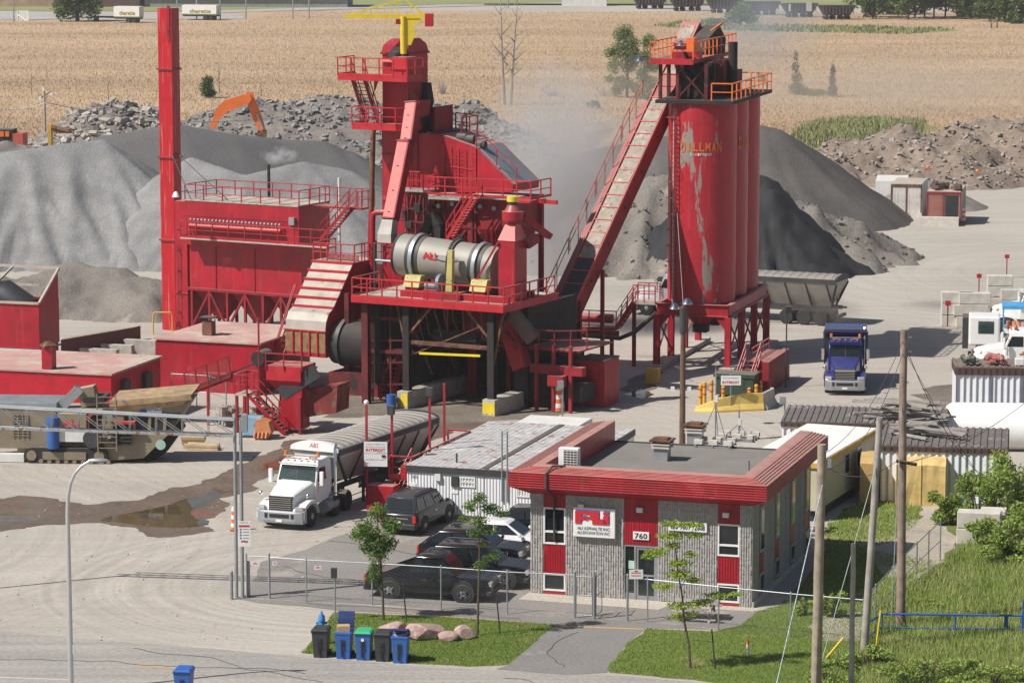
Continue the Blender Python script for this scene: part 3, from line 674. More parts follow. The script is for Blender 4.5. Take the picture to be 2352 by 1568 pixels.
def shape(name,polys,m,dep,off=(0,0),y=0):
 mb=MB()
 for pl in polys:mb.prism([(a0+W_*(px_+off[0]),bf-y,z0+H_*(py_+off[1]))for px_,py_ in pl],(0,-dep,0))
 return mb.build(name,m,bo)
Lt=[[(.05,.90),(.62,.90),(.62,.78),(.05,.78)],[(.05,.78),(.20,.78),(.20,.46),(.05,.46)],[(.20,.70),(.30,.70),(.30,.62),(.20,.58)],[(.40,.78),(.62,.78),(.62,.62),(.40,.62)],[(.46,.62),(.80,.62),(.80,.46),(.46,.46)],[(.72,.76),(.86,.76),(.86,.46),(.72,.46)],[(.72,.90),(.86,.90),(.86,.81),(.72,.81)],[(.30,.70),(.40,.66),(.34,.58),(.26,.60)]]
shape('logo_shadow',Lt,TEXTB,.01,(.02,.03));shape('logo',Lt,TEXTR,.02,(0,0),.011)
ex=(1,0,0);uz=(0,0,1)
text('ALI ASPHALTE INC.','lettering',W_*.80,H_*.11,(a0+W_*.49,bf,z0+H_*.31),ex,uz,TEXTG,bo,.012,.25,.02)
text('ALI EXCAVATION INC.','lettering',W_*.80,H_*.11,(a0+W_*.49,bf,z0+H_*.16),ex,uz,TEXTG,bo,.012,.25,.02)
bo,a0,a1,z0,z1,bf=board(1453,1490,1221,1239.5,-.06,.05)
text('760','lettering',(a1-a0)*.78,(z1-z0)*.68,((a0+a1)/2,bf,(z0+z1)/2),ex,uz,TEXTK,bo,.006,0,.02)
bo,a0,a1,z0,z1,bf=board(1534,1622.5,1199,1220.5,-.12,.06)
text('ISO 9001 : 2008','lettering',(a1-a0)*.88,(z1-z0)*.62,((a0+a1)/2,bf,(z0+z1)/2),ex,uz,TEXTK,bo,.006,0,.02)
for px_ in(1341-5,1470,1647+20):
 a_=OF.a(px_);MB().box(a_-.14,a_+.14,-.22,-.045,hW-.55,hW-.33).build('wall_light',WHITED,office,bevel=.03)
MB().box(.0,.10,.0,bB,0,.25).build('plinth',CONC,office)
def roof_at(px,py,frame=OF,h=None):
 h=hRr if h is None else h
 p=G(px,py,h);return p
def roofvent(px,py,label):
 p=roof_at(px,py);fr=Fr((p.x,p.y,p.z),17)
 t=thing('roof_vent',label,'roof vent',fr,'vents on the office roof')
 MB().box(-.32,.32,-.32,.32,0,.55).build('vent_base',STEEL,t)
 mb=MB();mb.box(-.42,.42,-.42,.42,.58,.66).box(-.34,.34,-.34,.34,.66,.74).box(-.44,.44,-.44,.44,.74,.82)
 mb.build('louvre',CONCL,t)
 mb=MB();mb.box(-.34,.34,-.34,.34,.82,.90).box(-.50,.50,-.50,.50,.90,.97).box(-.30,.30,-.30,.30,.97,1.04)
 mb.build('vent_cap',RUST,t)
roofvent(1521,1056,'louvred roof vent with rusty cap in the middle of the office roof')
roofvent(1597,1020,'louvred roof vent with rusty cap near the back edge of the office roof')
p=G(1308,1061,hT);af=Fr((p.x,p.y,hT-.35),17)
ac=thing('air_conditioner','white air conditioner with black grille on the front left of the office roof','air conditioner',af)
MB().box(-.45,.45,-.18,.18,0,1.0).build('casing',WHITE,ac,bevel=.02)
mb=MB();mb.box(-.22,.42,-.19,-.182,.08,.92);gr=mb.build('grille',GREYP,ac)
mb=MB()
for k in range(8):mb.box(-.22,.42,-.215,-.191,.1+k*.11,.125+k*.11)
for k in range(5):mb.box(-.22+k*.155,-.20+k*.155,-.214,-.1905,.08,.92)
mb.build('grille_bars',WHITED,gr);MB().box(-.50,-.452,-.1,.1,.55,.85).build('switch_box',STEEL,ac)
mb=MB();mb.pipe([OF.p(aL+1.5,.2,hT+.02),OF.p(aL+1.05,-.2,hT+.06),OF.p(aL+.95,-ov-.06,hF1+.05),OF.p(aL+.95,-ov-.08,hF0),OF.p(aL+1.1,-.1,hW-.1),OF.p(aL+1.1,-.08,2.4)],.05,6)
single(mb,'pipe',STEELD,'black pipe running over the red band down the office front','pipe')
p=G(1719,1080,hR);single(MB().tube((0,0,0),(0,0,.45),.06),'roof_pipe',STEEL,'short metal pipe stub standing on the right of the office roof','vent pipe',p)
def antenna(px,py,h,label):
 p=G(px,py,hR);fr=Fr((p.x,p.y,p.z),17)
 t=thing('antenna_mast',label,'antenna mast',fr,'ballasted masts on the office roof')
 mb=MB()
 for k in(-1,0,1):mb.bar((-.9,k*.5,.04),(.9,k*.5,.04),.08,.06);mb.bar((k*.8,-.6,.1),(k*.8,.6,.1),.08,.05)
 mb.build('base_frame',STEEL,t)
 for(x,y)in((-.7,-.4),(0,-.4),(.7,-.4),(-.7,.4),(0,.4),(.7,.4)):MB().cbox((x,y,.24),.4,.3,.2).build('ballast_block',CONCL,t)
 mb=MB();mb.tube((0,0,.1),(0,0,h),.035);mb.bar((-.7,-.5,.12),(0,0,h*.55),.03);mb.bar((.7,-.5,.12),(0,0,h*.55),.03);mb.bar((0,.6,.12),(0,0,h*.55),.03)
 mb.build('mast',STEEL,t)
 MB().cbox((.05,-.06,h*.62),.14,.12,.3).build('transmitter',WHITED,t)
 MB().tube((0,0,h),(0,0,h+.5),.012,5).build('whip',STEEL,t)
antenna(1643,1024,3.6,'taller ballasted antenna mast near the right back of the office roof')
antenna(1697,1010,1.4,'short ballasted mast right behind the taller antenna on the office roof')
# white site cabins behind the office
CF=Fr(G(935.5,1184),17.5)
cab=thing('site_cabin','white ribbed double site cabin with streaked rusty flat roof behind the cars','cabin',CF)
hc=CF.h(1082);hr=CF.h(1066);a2=CF.a(1113);a3=a2+3.9;bb=CF.b(1124,0,hr)
M_CROOF=mat('streaked_tin_roof',(.44,.43,.42),.6,namt=.2,nscale=2,corr=('X',.3,.02),spots=[(1.4,.60,(.30,.13,.08)),(.9,.58,(.56,.55,.53)),(2.2,.62,(.20,.19,.18))])
for(x0,x1)in((0,a2-.02),(a2+.02,a3)):
 w_=MB();w_.box(x0,x1,0,bb,.2,hc);wo_=w_.build('wall',WHITEC,cab)
 MB().box(x0-.05,x1+.01 if x0==0 else x1+.05,-.08,bb+.08,hc+.002,hr-.03).build('roof_band',STEELD,cab)
 MB().box(x0-.03,x1,-.05,bb+.05,hr-.028,hr).build('roof',M_CROOF,cab)
MB().box(a2-.15,a2+.15,0,bb,hr+.001,hr+.04).build('roof_seam',STEELD,cab)
MB().box(.05,a3-.05,.1,bb,0,.197).build('skirt',CONC,cab)
zz0,zz1=CF.h(1118,a2-1),CF.h(1094,a2-1);w0,w1=CF.a(1056),CF.a(1092)
window(cab,w0,w1,zz0,zz1,-.02,grid=[w0+(w1-w0)*k/5 for k in(1,2,3,4)],mull=[(zz0+zz1)/2])
MB().box(CF.a(1038),CF.a(1054),-.12,-.002,zz0+.02,zz1).build('fan_box',STEELD,cab)
w0,w1=CF.a(1186),CF.a(1217);window(cab,w0,w1,CF.h(1140,w0),CF.h(1117,w0),-.02,grid=[w0+(w1-w0)*k/5 for k in(1,2,3,4)])
x0=CF.a(1001);MB().box(x0,x0+.28,-.15,-.002,hc-.35,hc-.02).build('wall_light',WHITED,cab)
text('760','lettering',.36,.17,(CF.a(951),-.004,CF.h(1094,.4)),ex,uz,TEXTG,cab,.012)
for px_,py_ in((948,1112),(1045,1129)):x0=CF.a(px_);z0=CF.h(py_,x0);MB().box(x0-.17,x0+.17,-.03,-.002,z0-.08,z0+.08).build('small_notice',WHITE,cab)
mb=MB()
for px_,top in((1154,985),(1166,980)):
 x0=CF.a(px_);mb.tube((x0,-.06,1.0),(x0,-.06,hr+1.9),.045)
mb.build('conduit',STEEL,cab)
x0,y0=CF.a(1049,1.2,hr),1.2;MB().tube((x0,y0,hr),(x0,y0,hr+.45),.05).build('vent_pipe',STEELD,cab)
af=Fr(G(1047,1020),17.5);single(MB().box(0,3.4,0,2.6,0,2.5),'storage_box',WHITED,'low white storage box behind the rusty roofed cabin','storage box',Fr(CF.p(1.4,bb+.2),17.5))
XF_=Fr(G(1895,1186),22)
cc_=thing('site_cabin','long cream site cabin with white roof and ochre trim right behind the office','cabin',XF_)
hx=2.9;bx_=XF_.b(2010);wx=3.6;print('cream',hx,bx_,proj(XF_.p(0,bx_,hx)),proj(XF_.p(-wx,bx_,hx)))
M_CREAM=mat('cream_sheet',(.52,.48,.36),.6,corr=('Y',.3,.012),namt=.08)
MB().box(-wx,0,-1.5,bx_,.55,hx-.25).build('wall',M_CREAM,cc_)
MB().box(-wx-.12,.12,-1.6,bx_+.1,hx-.248,hx).build('roof_trim',YELO,cc_)
MB().box(-wx-.05,.05,-1.55,bx_+.05,hx+.001,hx+.03).build('roof',mat('white_membrane',(.74,.73,.70),.7,namt=.06,nscale=.6),cc_)
MB().box(-wx+.2,-.2,-1.3,bx_-.2,0,.548).build('undercarriage',STEELD,cc_)
for(p0,p1)in((1937,1947.5),(1965.5,1976)):
 y0,y1=XF_.b(p0),XF_.b(p1)
 MB().box(.001,.05,y0,y1,1.5,2.55).build('window',WHITED,cc_);MB().box(.051,.06,y0+.07,y1-.07,1.57,2.48).build('window_pane',GLASS,cc_)
def container(fr,L,D,H,label,wallm,roofm,group=None,name='shipping_container',cat='container',doors=None,trim=.3):
 t=thing(name,label,cat,fr,group)
 MB().box(0,L,0,D,.05,H-trim).build('wall',wallm,t)
 if trim:
  mb=MB();mb.box(-.06,L+.06,-.06,D+.06,H-trim+.002,H-.05);n=int(L/.34)
  for i in range(n):mb.box(i*.34,i*.34+.17,-.10,-.058,H-trim+.01,H-.06)
  mb.build('eave_band',mat('brown_ribbed_trim',(.085,.05,.038),.6,namt=.2),t)
 mb=MB();mb.box(-.04,L+.04,-.05,D+.05,H-.048,H)
 n=int(L/.34)
 for i in range(n+1):mb.box(i*.34-.04,i*.34+.10,-.05,D+.05,H+.0005,H+.05)
 mb.build('roof',roofm,t);return t
M_BROOF=mat('brown_grey_tin_roof',(.15,.13,.12),.7,namt=.15,spots=[(1.0,.60,(.30,.27,.24)),(2.5,.68,(.08,.06,.05))])
bf_=Fr(G(2021,1152),9);H_=bf_.h(1021)
L_=bf_.a(2314,0,H_);D_=bf_.b(2111+3,0,H_)
if D_<2:D_=5
container(bf_,L_,5.6,H_,'long white ribbed shed with brown tin roof behind the yellow tarpaulin shelter',WHITECW,M_BROOF,name='storage_shed',cat='shed')
p=G(1790,1050);
def lumber(fr,n,L,W,z,seed,label,m=WOODG,thick=.1,name='lumber_pile',group='lumber lying on the shed roofs'):
 rs=random.Random(seed);mb=MB()
 for i in range(n):
  x,y=rs.uniform(0,W),rs.uniform(0,W*.6);a=rs.gauss(0,.35)
  l=L*rs.uniform(.5,1);d=Vector((math.cos(a),math.sin(a),rs.uniform(-.04,.04)))*l
  zz=z+thick*.6+(i*thick*.35);p_=Vector((x,y,zz));mb.bar(p_,p_+d,.2,thick)
 return single(mb,name,m,label,'lumber',fr,group)
q3=P(1796,990,170.5);b3=Fr((q3.x,q3.y),9);container(b3,8.6,5.0,2.2,'low brown roofed shed loaded with lumber behind the cream cabin',WHITECW,M_BROOF,name='storage_shed',cat='shed')
lumber(Fr(b3.p(3.6,.8),9),30,3.6,2.6,2.25,3,'grey boards heaped on the low shed roof beyond the cream cabin')
lumber(Fr(bf_.p(.3,2.5),9),16,2.8,1.8,H_+.05,5,'grey planks stacked on the left end of the long shed roof',WOODG)
yf=Fr(G(2058,1160),9);hy1=yf.h(1052,0,0);La=yf.a(2170)
M_TARP=mat('yellow_tarpaulin',(.62,.44,.17),.7,namt=.12,nscale=2.5,bump=.9,bscale=3,trans=0)
def tarpsec(x,j):
 rs=random.Random(j);hh=hy1
 pr=[(-.0,0),(-.02,hh*.5),(.03,hh*.86),(.35,hh*.97),(1.3,hh*1.03),(2.3,hh*.97),(2.6,hh*.84),(2.66,hh*.4),(2.66,0)]
 return[(x,y+rs.uniform(-.03,.03),z+rs.uniform(-.03,.03)*(z>0))for y,z in pr]
t=thing('tarpaulin_shelter','yellow tarpaulin shelter standing in front of the white ribbed shed','shelter',yf)
mb=MB();mb.loft([tarpsec(La*k/8,k)for k in range(9)]);mb.build('cover',M_TARP,t)
mb=MB()
for k in(0,4,8):mb.pipe([(La*k/8+(-.0),y*1.0-(.012 if y<1 else-.012),z+.012)for(_,y,z)in[q for q in tarpsec(La*k/8,k)]],.03,5)
mb.build('cover_seam',M_TARP,t)
mb=MB();mb.loft([tarpsec(-.9-.9*k,20+k)for k in range(2)]);
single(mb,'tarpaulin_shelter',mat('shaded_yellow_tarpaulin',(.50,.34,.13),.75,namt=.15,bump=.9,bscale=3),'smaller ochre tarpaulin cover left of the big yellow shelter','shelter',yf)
# chain link fences
M_MESH=mat('chain_link_wire',(.30,.31,.32),.5,.4,namt=.1,bump=0)
def mesh_panel(mb,p,q,h0,h1,st=.125,w_=.0032):
 p=Vector(p);q=Vector(q);L_=(q-p).length;d=(q-p)/L_;Hh=h1-h0;nn=Vector((-d.y,d.x,0))
 x=-Hh
 while x<L_:
  for sgn in(1,-1):
   x0,x1=max(0,x),min(L_,x+Hh)
   if x1-x0<.02:continue
   z0,z1=h0+(x0-x),h0+(x1-x)
   if sgn<0:z0,z1=h1-(x0-x),h1-(x1-x)
   a=p+d*x0+Vector((0,0,z0-p.z*0));b=p+d*x1+Vector((0,0,z1))
   t_=(d*(-(1 if sgn>0 else-1))+Vector((0,0,1))).normalized()*w_/2
   o_=nn*(.004*sgn)
   mb.add([a-t_+o_,b-t_+o_,b+t_+o_,a+t_+o_],[(0,1,2,3)])
  x+=st
def fence(name,label,posts,h=1.85,extra=None,rails=True,group=None,low=False):
 W=[Vector(p)for p in posts];t=thing(name,label,'fence',W[0],group);o=W[0]
 L_=[p-o for p in W];m_=MB();rl=MB()
 for i,p in enumerate(L_):
  hh=h+(.12 if(extra and i in extra)else.04);r_=.05 if(extra and i in extra)else.032
  po=MB();po.tube(p,p+Vector((0,0,hh)),r_,8);po.ball(p+Vector((0,0,hh)),r_*1.15,5);po.build('post',STEEL,t,smooth=True)
 for a,b in zip(L_[:-1],L_[1:]):
  mesh_panel(m_,a,b,.05,h-.03)
  rl.tube(a+Vector((0,0,h-.02)),b+Vector((0,0,h-.02)),.024,6)
  if low:rl.tube(a+Vector((0,0,h*.5)),b+Vector((0,0,h*.5)),.02,6)
 m_.build('wire_mesh',M_MESH,t);rl.build('top_rail',STEEL,t);return t
def g0(px,py):return G(px,py)
f1=fence('chain_link_fence','chain link fence from the entrance posts past the parked pickup to the small gate',[g0(567,1371),g0(619,1374),g0(704,1381),g0(855,1389),g0(1013,1399),g0(1165,1410),g0(1320,1418)],extra=(1,6))
f2=fence('chain_link_fence','chain link fence in front of the picnic table and right half of the office',[g0(1441,1425.5),g0(1487,1428),g0(1650,1446),g0(1815,1463),g0(1982,1478)],extra=(0,))
f3=fence('chain_link_fence','bent chain link fence running back beside the grass bank',[g0(1982,1478),g0(2010,1444),g0(2050,1400),g0(2070,1376),g0(2105,1340),g0(2132,1313),g0(2159,1287)],low=True)
t=thing('pedestrian_gate','small chain link gate standing open in front of the office door','gate',G(1320,1419))
o=t.location;q=G(1364.5,1421)-o;m_=MB()
MB().tube(q,q+Vector((0,0,2.0)),.06,8).build('post',STEEL,t,smooth=True)
mb=MB();e0=Vector((.06,-.02,0));e1=q-Vector((.08,0,0))
for z in(.15,1.0,1.8):mb.tube(e0+Vector((0,0,z)),e1+Vector((0,0,z)),.022,6)
for e in(e0,e1):mb.tube(e+Vector((0,0,.15)),e+Vector((0,0,1.8)),.022,6)
gl_=mb.build('gate_leaf',STEEL,t);mesh_panel(m_,e0,e1,.15,1.8);m_.build('wire_mesh',M_MESH,gl_)
mb=MB();m_=MB();e0=q+Vector((.08,.03,0));e1=q+Vector((.35,.9,0))
for z in(.15,1.0,1.8):mb.tube(e0+Vector((0,0,z)),e1+Vector((0,0,z)),.022,6)
for e in(e0,e1):mb.tube(e+Vector((0,0,.15)),e+Vector((0,0,1.8)),.022,6)
gl2=mb.build('gate_leaf',STEEL,t);mesh_panel(m_,e0,e1,.15,1.8);m_.build('wire_mesh',M_MESH,gl2)
def notice(px,py,w_,h_,label,lines=('TEXT',),m=WHITE,Y=None,base=None):
 p=P(px,py,Y or 139.0);t=thing('notice',label,'sign',p,'small notices on the fence')
 MB().box(-w_/2,w_/2,-.02,0,-h_/2,h_/2).build('sign_plate',m,t)
 mb=MB()
 for k in range(2):mb.box(-w_*.35,w_*.35,-.026,-.0205,h_*(.12-.3*k),h_*(.2-.3*k))
 mb.box(-w_*.12,w_*.12,-.026,-.0205,h_*.28,h_*.4);mb.build('lettering',TEXTR,t)
notice(586,1294,.33,.16,'white notice hung left of the second fence post',Y=G(586,1373).y-.06)
notice(631,1293,.2,.16,'white notice beside the thick fence post',Y=G(631,1375).y-.06)
notice(730,1303,.30,.17,'white notice right of the slim fence post by the letter box pole',Y=G(730,1382).y-.06)
p=G(1487,1428);notice(1461,1318,.58,.40,'white notice on the fence in front of the office door',Y=G(1461,1427).y-.08)
p=G(770,1425);t=thing('post_with_box','tall thin post with a small black box on the lawn edge','post',p)
MB().tube((0,0,0),(0,0,2.1),.035,6).build('pole',STEEL,t);MB().cbox((-.04,0,2.05),.26,.18,.42).build('box',GREYP,t,bevel=.02)
# entrance posts with the lattice beam
e=G(549,1371);E=Fr(e,2)
t=thing('overhead_gantry','grey lattice beam on twin steel posts spanning over the yard entrance','gantry',E)
hp=E.h(958);pw=.0
for x,nm,hh,r_ in((-.10,'post',hp,.075),(.16,'post',hp-.1,.075)):
 MB().tube((x,0,0),(x,0,hh),r_,10).build(nm,STEEL,t,smooth=True)
hb=E.h(1000,-.1,0);ht_=E.h(964,-.1,0)
far=P(-60,932,e.y+1.6);far2=P(-60,981,e.y+1.6);A=E.l(far);B=E.l(far2)
mb=MB();top0=Vector((-.1,-.12,ht_));bot0=Vector((-.1,-.12,hb));mb.tube(top0,A,.055,8);tb=mb.build('top_chord',STEEL,t,smooth=True)
mb=MB();mb.bar(bot0,B,.13,.10);mb.build('bottom_chord',mat('rust_streaked_steel',(.36,.37,.37),.6,.3,nscale=3,spots=[(4,.55,(.28,.13,.06))]),t)
for nm_,p_,q_,r_ in(('top_chord',top0,A,.055),('bottom_chord',bot0,B,.06)):MB().tube(p_+Vector((0,.42,0)),q_+Vector((0,.42,0)),r_,8).build(nm_,STEEL,t,smooth=True)
mb=MB();N_=10
for k in range(N_):
 a_=top0.lerp(A,k/N_);b_=bot0.lerp(B,k/N_);a2_=top0.lerp(A,(k+1)/N_)
 for yo in(-.03,.39):
  v_=Vector((0,yo,0))
  mb.bar(a_+v_,b_+v_,.03);mb.bar(b_+v_,a2_+v_,.03)
mb.build('lacing',STEEL,t)
MB().cbox((.34,0,hb+.55),.26,.3,.75).build('control_box',STEEL,t,bevel=.02)
po2=E.l(G(-64,1356));MB().tube((po2.x,po2.y,0),(A.x,A.y,A.z),.08,8).build('post',STEEL,t,smooth=True)
for px_,py_,hh,lb in((532,1376,1.2,'short thick steel bollard left of the gantry posts'),(571,1369,1.5,'steel post right behind the gantry posts')):
 single(MB().tube((0,0,0),(0,0,hh),.075,10).ball((0,0,hh),.078,5),'bollard',STEEL,lb,'bollard',G(px_,py_),smooth=True)
sg=P(561,1225,E.p(0,-.12).y-.05);t=thing('site_sign','tall white site rules sign on the entrance gantry post','sign',sg)
w_,h_=.54,1.12
MB().box(-w_/2,w_/2,-.02,0,-h_/2,h_/2).build('sign_plate',WHITE,t)
text('CHANTIER','lettering',w_*.7,.05,(0,-.021,h_*.44),ex,uz,TEXTG,t,.006)
MB().box(-w_*.42,w_*.42,-.028,-.0205,h_*.27,h_*.34).build('red_bar',TEXTR,t)
mb=MB()
for k in range(4):mb.box(-w_*.1,w_*.38,-.026,-.0205,h_*(.17-.115*k),h_*(.19-.115*k));mb.tube((-w_*.28,-.026,h_*(.175-.115*k)),(-w_*.28,-.0205,h_*(.175-.115*k)),.045,8)
mb.build('pictograms',TEXTG,t)
mb=MB()
for pl in Lt:mb.prism([((x-.45)*.34,-.0205,-h_*.42+y*.2)for x,y in pl],(0,-.008,0))
mb.build('logo',TEXTR,t)
# street lamp
lp_=Fr(G(163.5,1588));t=thing('street_lamp','tall galvanised street lamp with curved arm at the left','street lamp',lp_)
hh=8.9;x1=lp_.a(228,0,hh)
prof=[(0,0),(0,3),(0,6.0),(0,7.0),(.03,7.6),(.12,8.1),(.3,8.5),(.58,8.8),(x1-.35,8.98)]
MB().pipe([(x,0,z)for x,z in prof],[.11,.1,.085,.08,.075,.07,.065,.06,.055],12).build('pole',mat('bare_aluminium_pole',(.62,.63,.64),.35,.6,namt=.06),t,smooth=True)
mb=MB();mb.loft([[(x,y*wy,9.0+z*wz)for y,z in((-1,0),(-.6,.8),(.6,.8),(1,0),(.5,-.7),(-.5,-.7))]for x,wy,wz in((x1-.42,.05,.05),(x1-.25,.11,.09),(x1+.1,.13,.11),(x1+.32,.07,.06))])
hd=mb.build('lamp_head',STEEL,t,smooth=True);MB().ball((x1+.1,0,8.92),.09,6,.6).build('lens',LENS,hd,smooth=True)
MB().cbox((.13,-.03,.95+.75),.07,.1,.35).build('hatch',WHITED,t)
# wooden poles, guys and wires
def wpole(px,pyb,pyt,r0,r1,m,label,pxt=None,extra=None):
 b=G(px,pyb);f_=Fr(b);h=f_.h(pyt);t=thing('utility_pole',label,'utility pole',f_,'wooden poles right of the office')
 x=0 if pxt is None else f_.a(pxt,0,h);rs=random.Random(int(px));mb=MB()
 pts=[(x*k/10+rs.uniform(-.012,.012),0,h*k/10)for k in range(11)]
 mb.pipe(pts,[r0+(r1-r0)*k/10 for k in range(11)],12);mb.build('pole_shaft',m,t,smooth=True);return t,f_,h,x
t1,pf1,ph1,px1_=wpole(1873,1612,1020,.205,.165,WOODP,'thick pale wooden pole in front of the office corner',1888)
t2,pf2,ph2,px2_=wpole(1955,1600,1248,.11,.09,WOODG,'short slim grey wooden post on the grass',None)
t3,pf3,ph3,px3_=wpole(1985,1495,958,.165,.13,WOODG,'grey leaning wooden pole beside the yellow guy guard',2021)
t4,pf4,ph4,px4_=wpole(2068,1442,757,.20,.145,WOODR,'tallest wooden pole with reddish base behind the blue rail',2076)
MB().tube((px4_+-.25,-.25,ph4-5.4),(px4_+.6,-.3,ph4-5.55),.075,10).build('cable_splice_case',BLACK,t4,smooth=True)
for h_ in(ph4-.3,ph4-.9):MB().bar((px4_,-.05,h_),(px4_+.32,-.05,h_),.05).build('bracket',STEEL,t4)
MB().cbox((px1_+.28,0,ph1-.7),.14,.2,.35).build('meter_box',STEEL,t1)
wb=MB();wire(wb,(px1_+.02,-.22,ph1-1.5),(-1.75,-1.0,.1),.02,.022);wb.build('wrapped_guy_wire',mat('striped_guy_guard',(.42,.48,.55),.5,nscale=9,namt=.5),t1)
wires=[((t4,(px4_,0,ph4-.4)),(t1,(px1_,0,ph1-.4)),.8),((t4,(px4_,0,ph4-.9)),(t1,(px1_,0,ph1-1.0)),1.2),((t4,(px4_+.3,0,ph4-5.5)),(None,P(2420,870,120)),.5),((t4,(px4_-.25,0,ph4-5.5)),(None,P(1905,1075,OF.p(0,bB,0).y)),.5),((t4,(px4_,0,ph4-.5)),(None,P(2430,1060,150)),3.2),((t4,(px4_,0,ph4-.8)),(None,P(2500,1340,170)),1.5)]
W0=lambda t_,q_:Vector(q_)if t_ is None else t_.location+Vector(q_)
k_=0;LBL=['upper cable from the tallest pole to the thick pale pole','lower cable from the tallest pole to the thick pale pole','cable rising right from the black splice case','cable from the splice case to the office band','cable sagging right from the top of the tallest pole','cable running right and down from the tallest pole']
for(a,b,sg_)in wires:
 mb=MB();wire(mb,W0(*a),W0(*b),sg_,.014);single(mb,'overhead_wire',BLACK,LBL[k_],'wire',group='overhead wires');k_+=1
for i,(a,b,lb)in enumerate((((2083,760,141),(2140,1440,143),0),((2021,962,133.5),(1990,1290,138),0))):pass
gw=MB();wire(gw,t4.location+Vector((px4_,0,ph4-2.5)),G(2045,1470)+Vector((0,0,.3)),.02,.016);single(gw,'guy_wire',STEEL,'steel guy wire from the tallest pole down to the yellow guard by the blue rail','wire')
gw=MB();wire(gw,t3.location+Vector((px3_,0,ph3-1.5)),G(1887,1524)+Vector((0,0,.1)),.02,.016);single(gw,'guy_wire',STEEL,'steel guy wire from the grey leaning pole to the ground','wire')
def guard(px,py,px2,py2,label):
 b=G(px,py);f_=Fr(b);h=f_.h(py2);x=f_.a(px2,0,h)
 single(MB().tube((0,0,0),(x,0,h),.045,8),'guy_guard',YEL,label,'guy guard',f_,'yellow guy wire guards',smooth=True)
guard(2010,1505,2023,1402,'upright yellow guy guard at the left end of the blue rail')
guard(1887,1523,1937,1464,'slanted yellow guy guard right of the thick pale pole')
guard(2299,1206,2305,1145,'yellow guy guard among the green shrubs at the right')
b0=G(2025,1456);f_=Fr(b0,3);t=thing('pipe_rail','blue painted pipe rail standing in the tall grass at bottom right','railing',f_)
hh=f_.h(1409,0,0);hl=f_.h(1440,0,0);xe=f_.a(2347)
mb=MB();mb.tube((0,0,hh),(xe,0,hh),.045);mb.tube((0,0,hl),(xe,0,hl),.035);mb.build('rail',BLUER,t,smooth=True)
for x in(0,f_.a(2193),f_.a(2310),xe):MB().tube((x,0,0),(x,0,hh),.04).build('post',BLUER,t,smooth=True)
MB().box(xe,xe+.3,-.03,.03,.1,hh+.65).build('end_plate',BLUER,t);MB().cbox((f_.a(2310),-.05,hh-.3),.16,.12,.5).build('bracket',BLUER,t)
mb=MB();mb.tube((0,0,hh),(-.9,-2.0,hh-.05),.045);mb.tube((0,0,hl),(-.9,-2.0,hl-.05),.035);mb.tube((-.9,-2.0,0),(-.9,-2.0,hh),.04);mb.build('return_rail',BLUER,t,smooth=True)
def cblock(px,py,L_,D_,H_,yaw,label,z=0,group='large concrete blocks'):
 p=G(px,py,z);mb=MB().box(0,L_,0,D_,0,H_)
 return single(mb,'concrete_block',CONCL,label,'concrete block',Fr((p.x,p.y,z),yaw),group,bevel=.04)
b_=G(2196,1250)
fr_=Fr(b_,12);Lb=1.75
for nm,(x,y,z,l)in{'lower concrete block of the stack at the edge of the shrubs':(0,0,0,1.6),'upper concrete block of the stack at the edge of the shrubs':(.02,.02,.78,2.0),'small concrete slab lying behind the stacked blocks':(1.0,1.1,.7,1.2)}.items():
 single(MB().box(x,x+l,y,y+.95,0,.76),'concrete_block',CONCL,nm,'concrete block',Fr(fr_.p(0,0,z),12),'large concrete blocks',bevel=.04)
# bins, hydrant, boulders, picnic table
def make_bin(body,lid,label,state='shut',logo=False):
 t=thing('wheeled_bin',label,'wheeled bin',(0,0,0),'wheeled bins')
 mb=MB();mb.loft([[(-a,-b,z),(a,-b,z),(a,b,z),(-a,b,z)]for a,b,z in((.245,.25,.0),(.26,.28,.35),(.295,.34,.92),(.315,.36,.93),(.315,.36,1.0))])
 bo_=mb.build('body',body,t,bevel=.02)
 mb=MB();mb.box(-.07,.07,-.345,-.30,.58,.74).box(-.07,.0,-.30-.03,-.262,.12,.56).box(.0,.07,-.325,-.275,.38,.56);mb.build('grip_mark',BLACK,bo_)
 mb=MB()
 if state=='shut':mb.loft([[(-a,-b,z),(a,-b,z),(a,.38,z),(-a,.38,z)]for a,b,z in((.32,.40,1.0),(.32,.40,1.04),(.24,.30,1.09))])
 elif state=='open':mb.loft([[(-.31,.36+y,1.0+z),(.31,.36+y,1.0+z),(.31,.41+y,1.0+z),(-.31,.41+y,1.0+z)]for y,z in((0,0),(.05,.35),(.12,.62))])
 else:mb.loft([[(-.31,.36-y,1.0+z),(.31,.36-y,1.0+z),(.31,.36-y,1.05+z),(-.31,.36-y,1.05+z)]for y,z in((0,0),(.35,.18),(.72,.22))])
 mb.build('lid',lid,t,bevel=.015)
 for x in(-.27,.27):MB().tube((x-.04,.33,.11),(x+.04,.33,.11),.11,12).build('wheel',BLACK,t)
 MB().tube((-.24,.41,.95),(.24,.41,.95),.022,6).build('handle',body,t)
 if logo:MB().tube((0,-.345,.78),(0,-.362,.78),.06,12).build('recycling_badge',WHITE,t)
 return t
LIDB=mat('dark_blue_lid',(.02,.045,.15),.5)
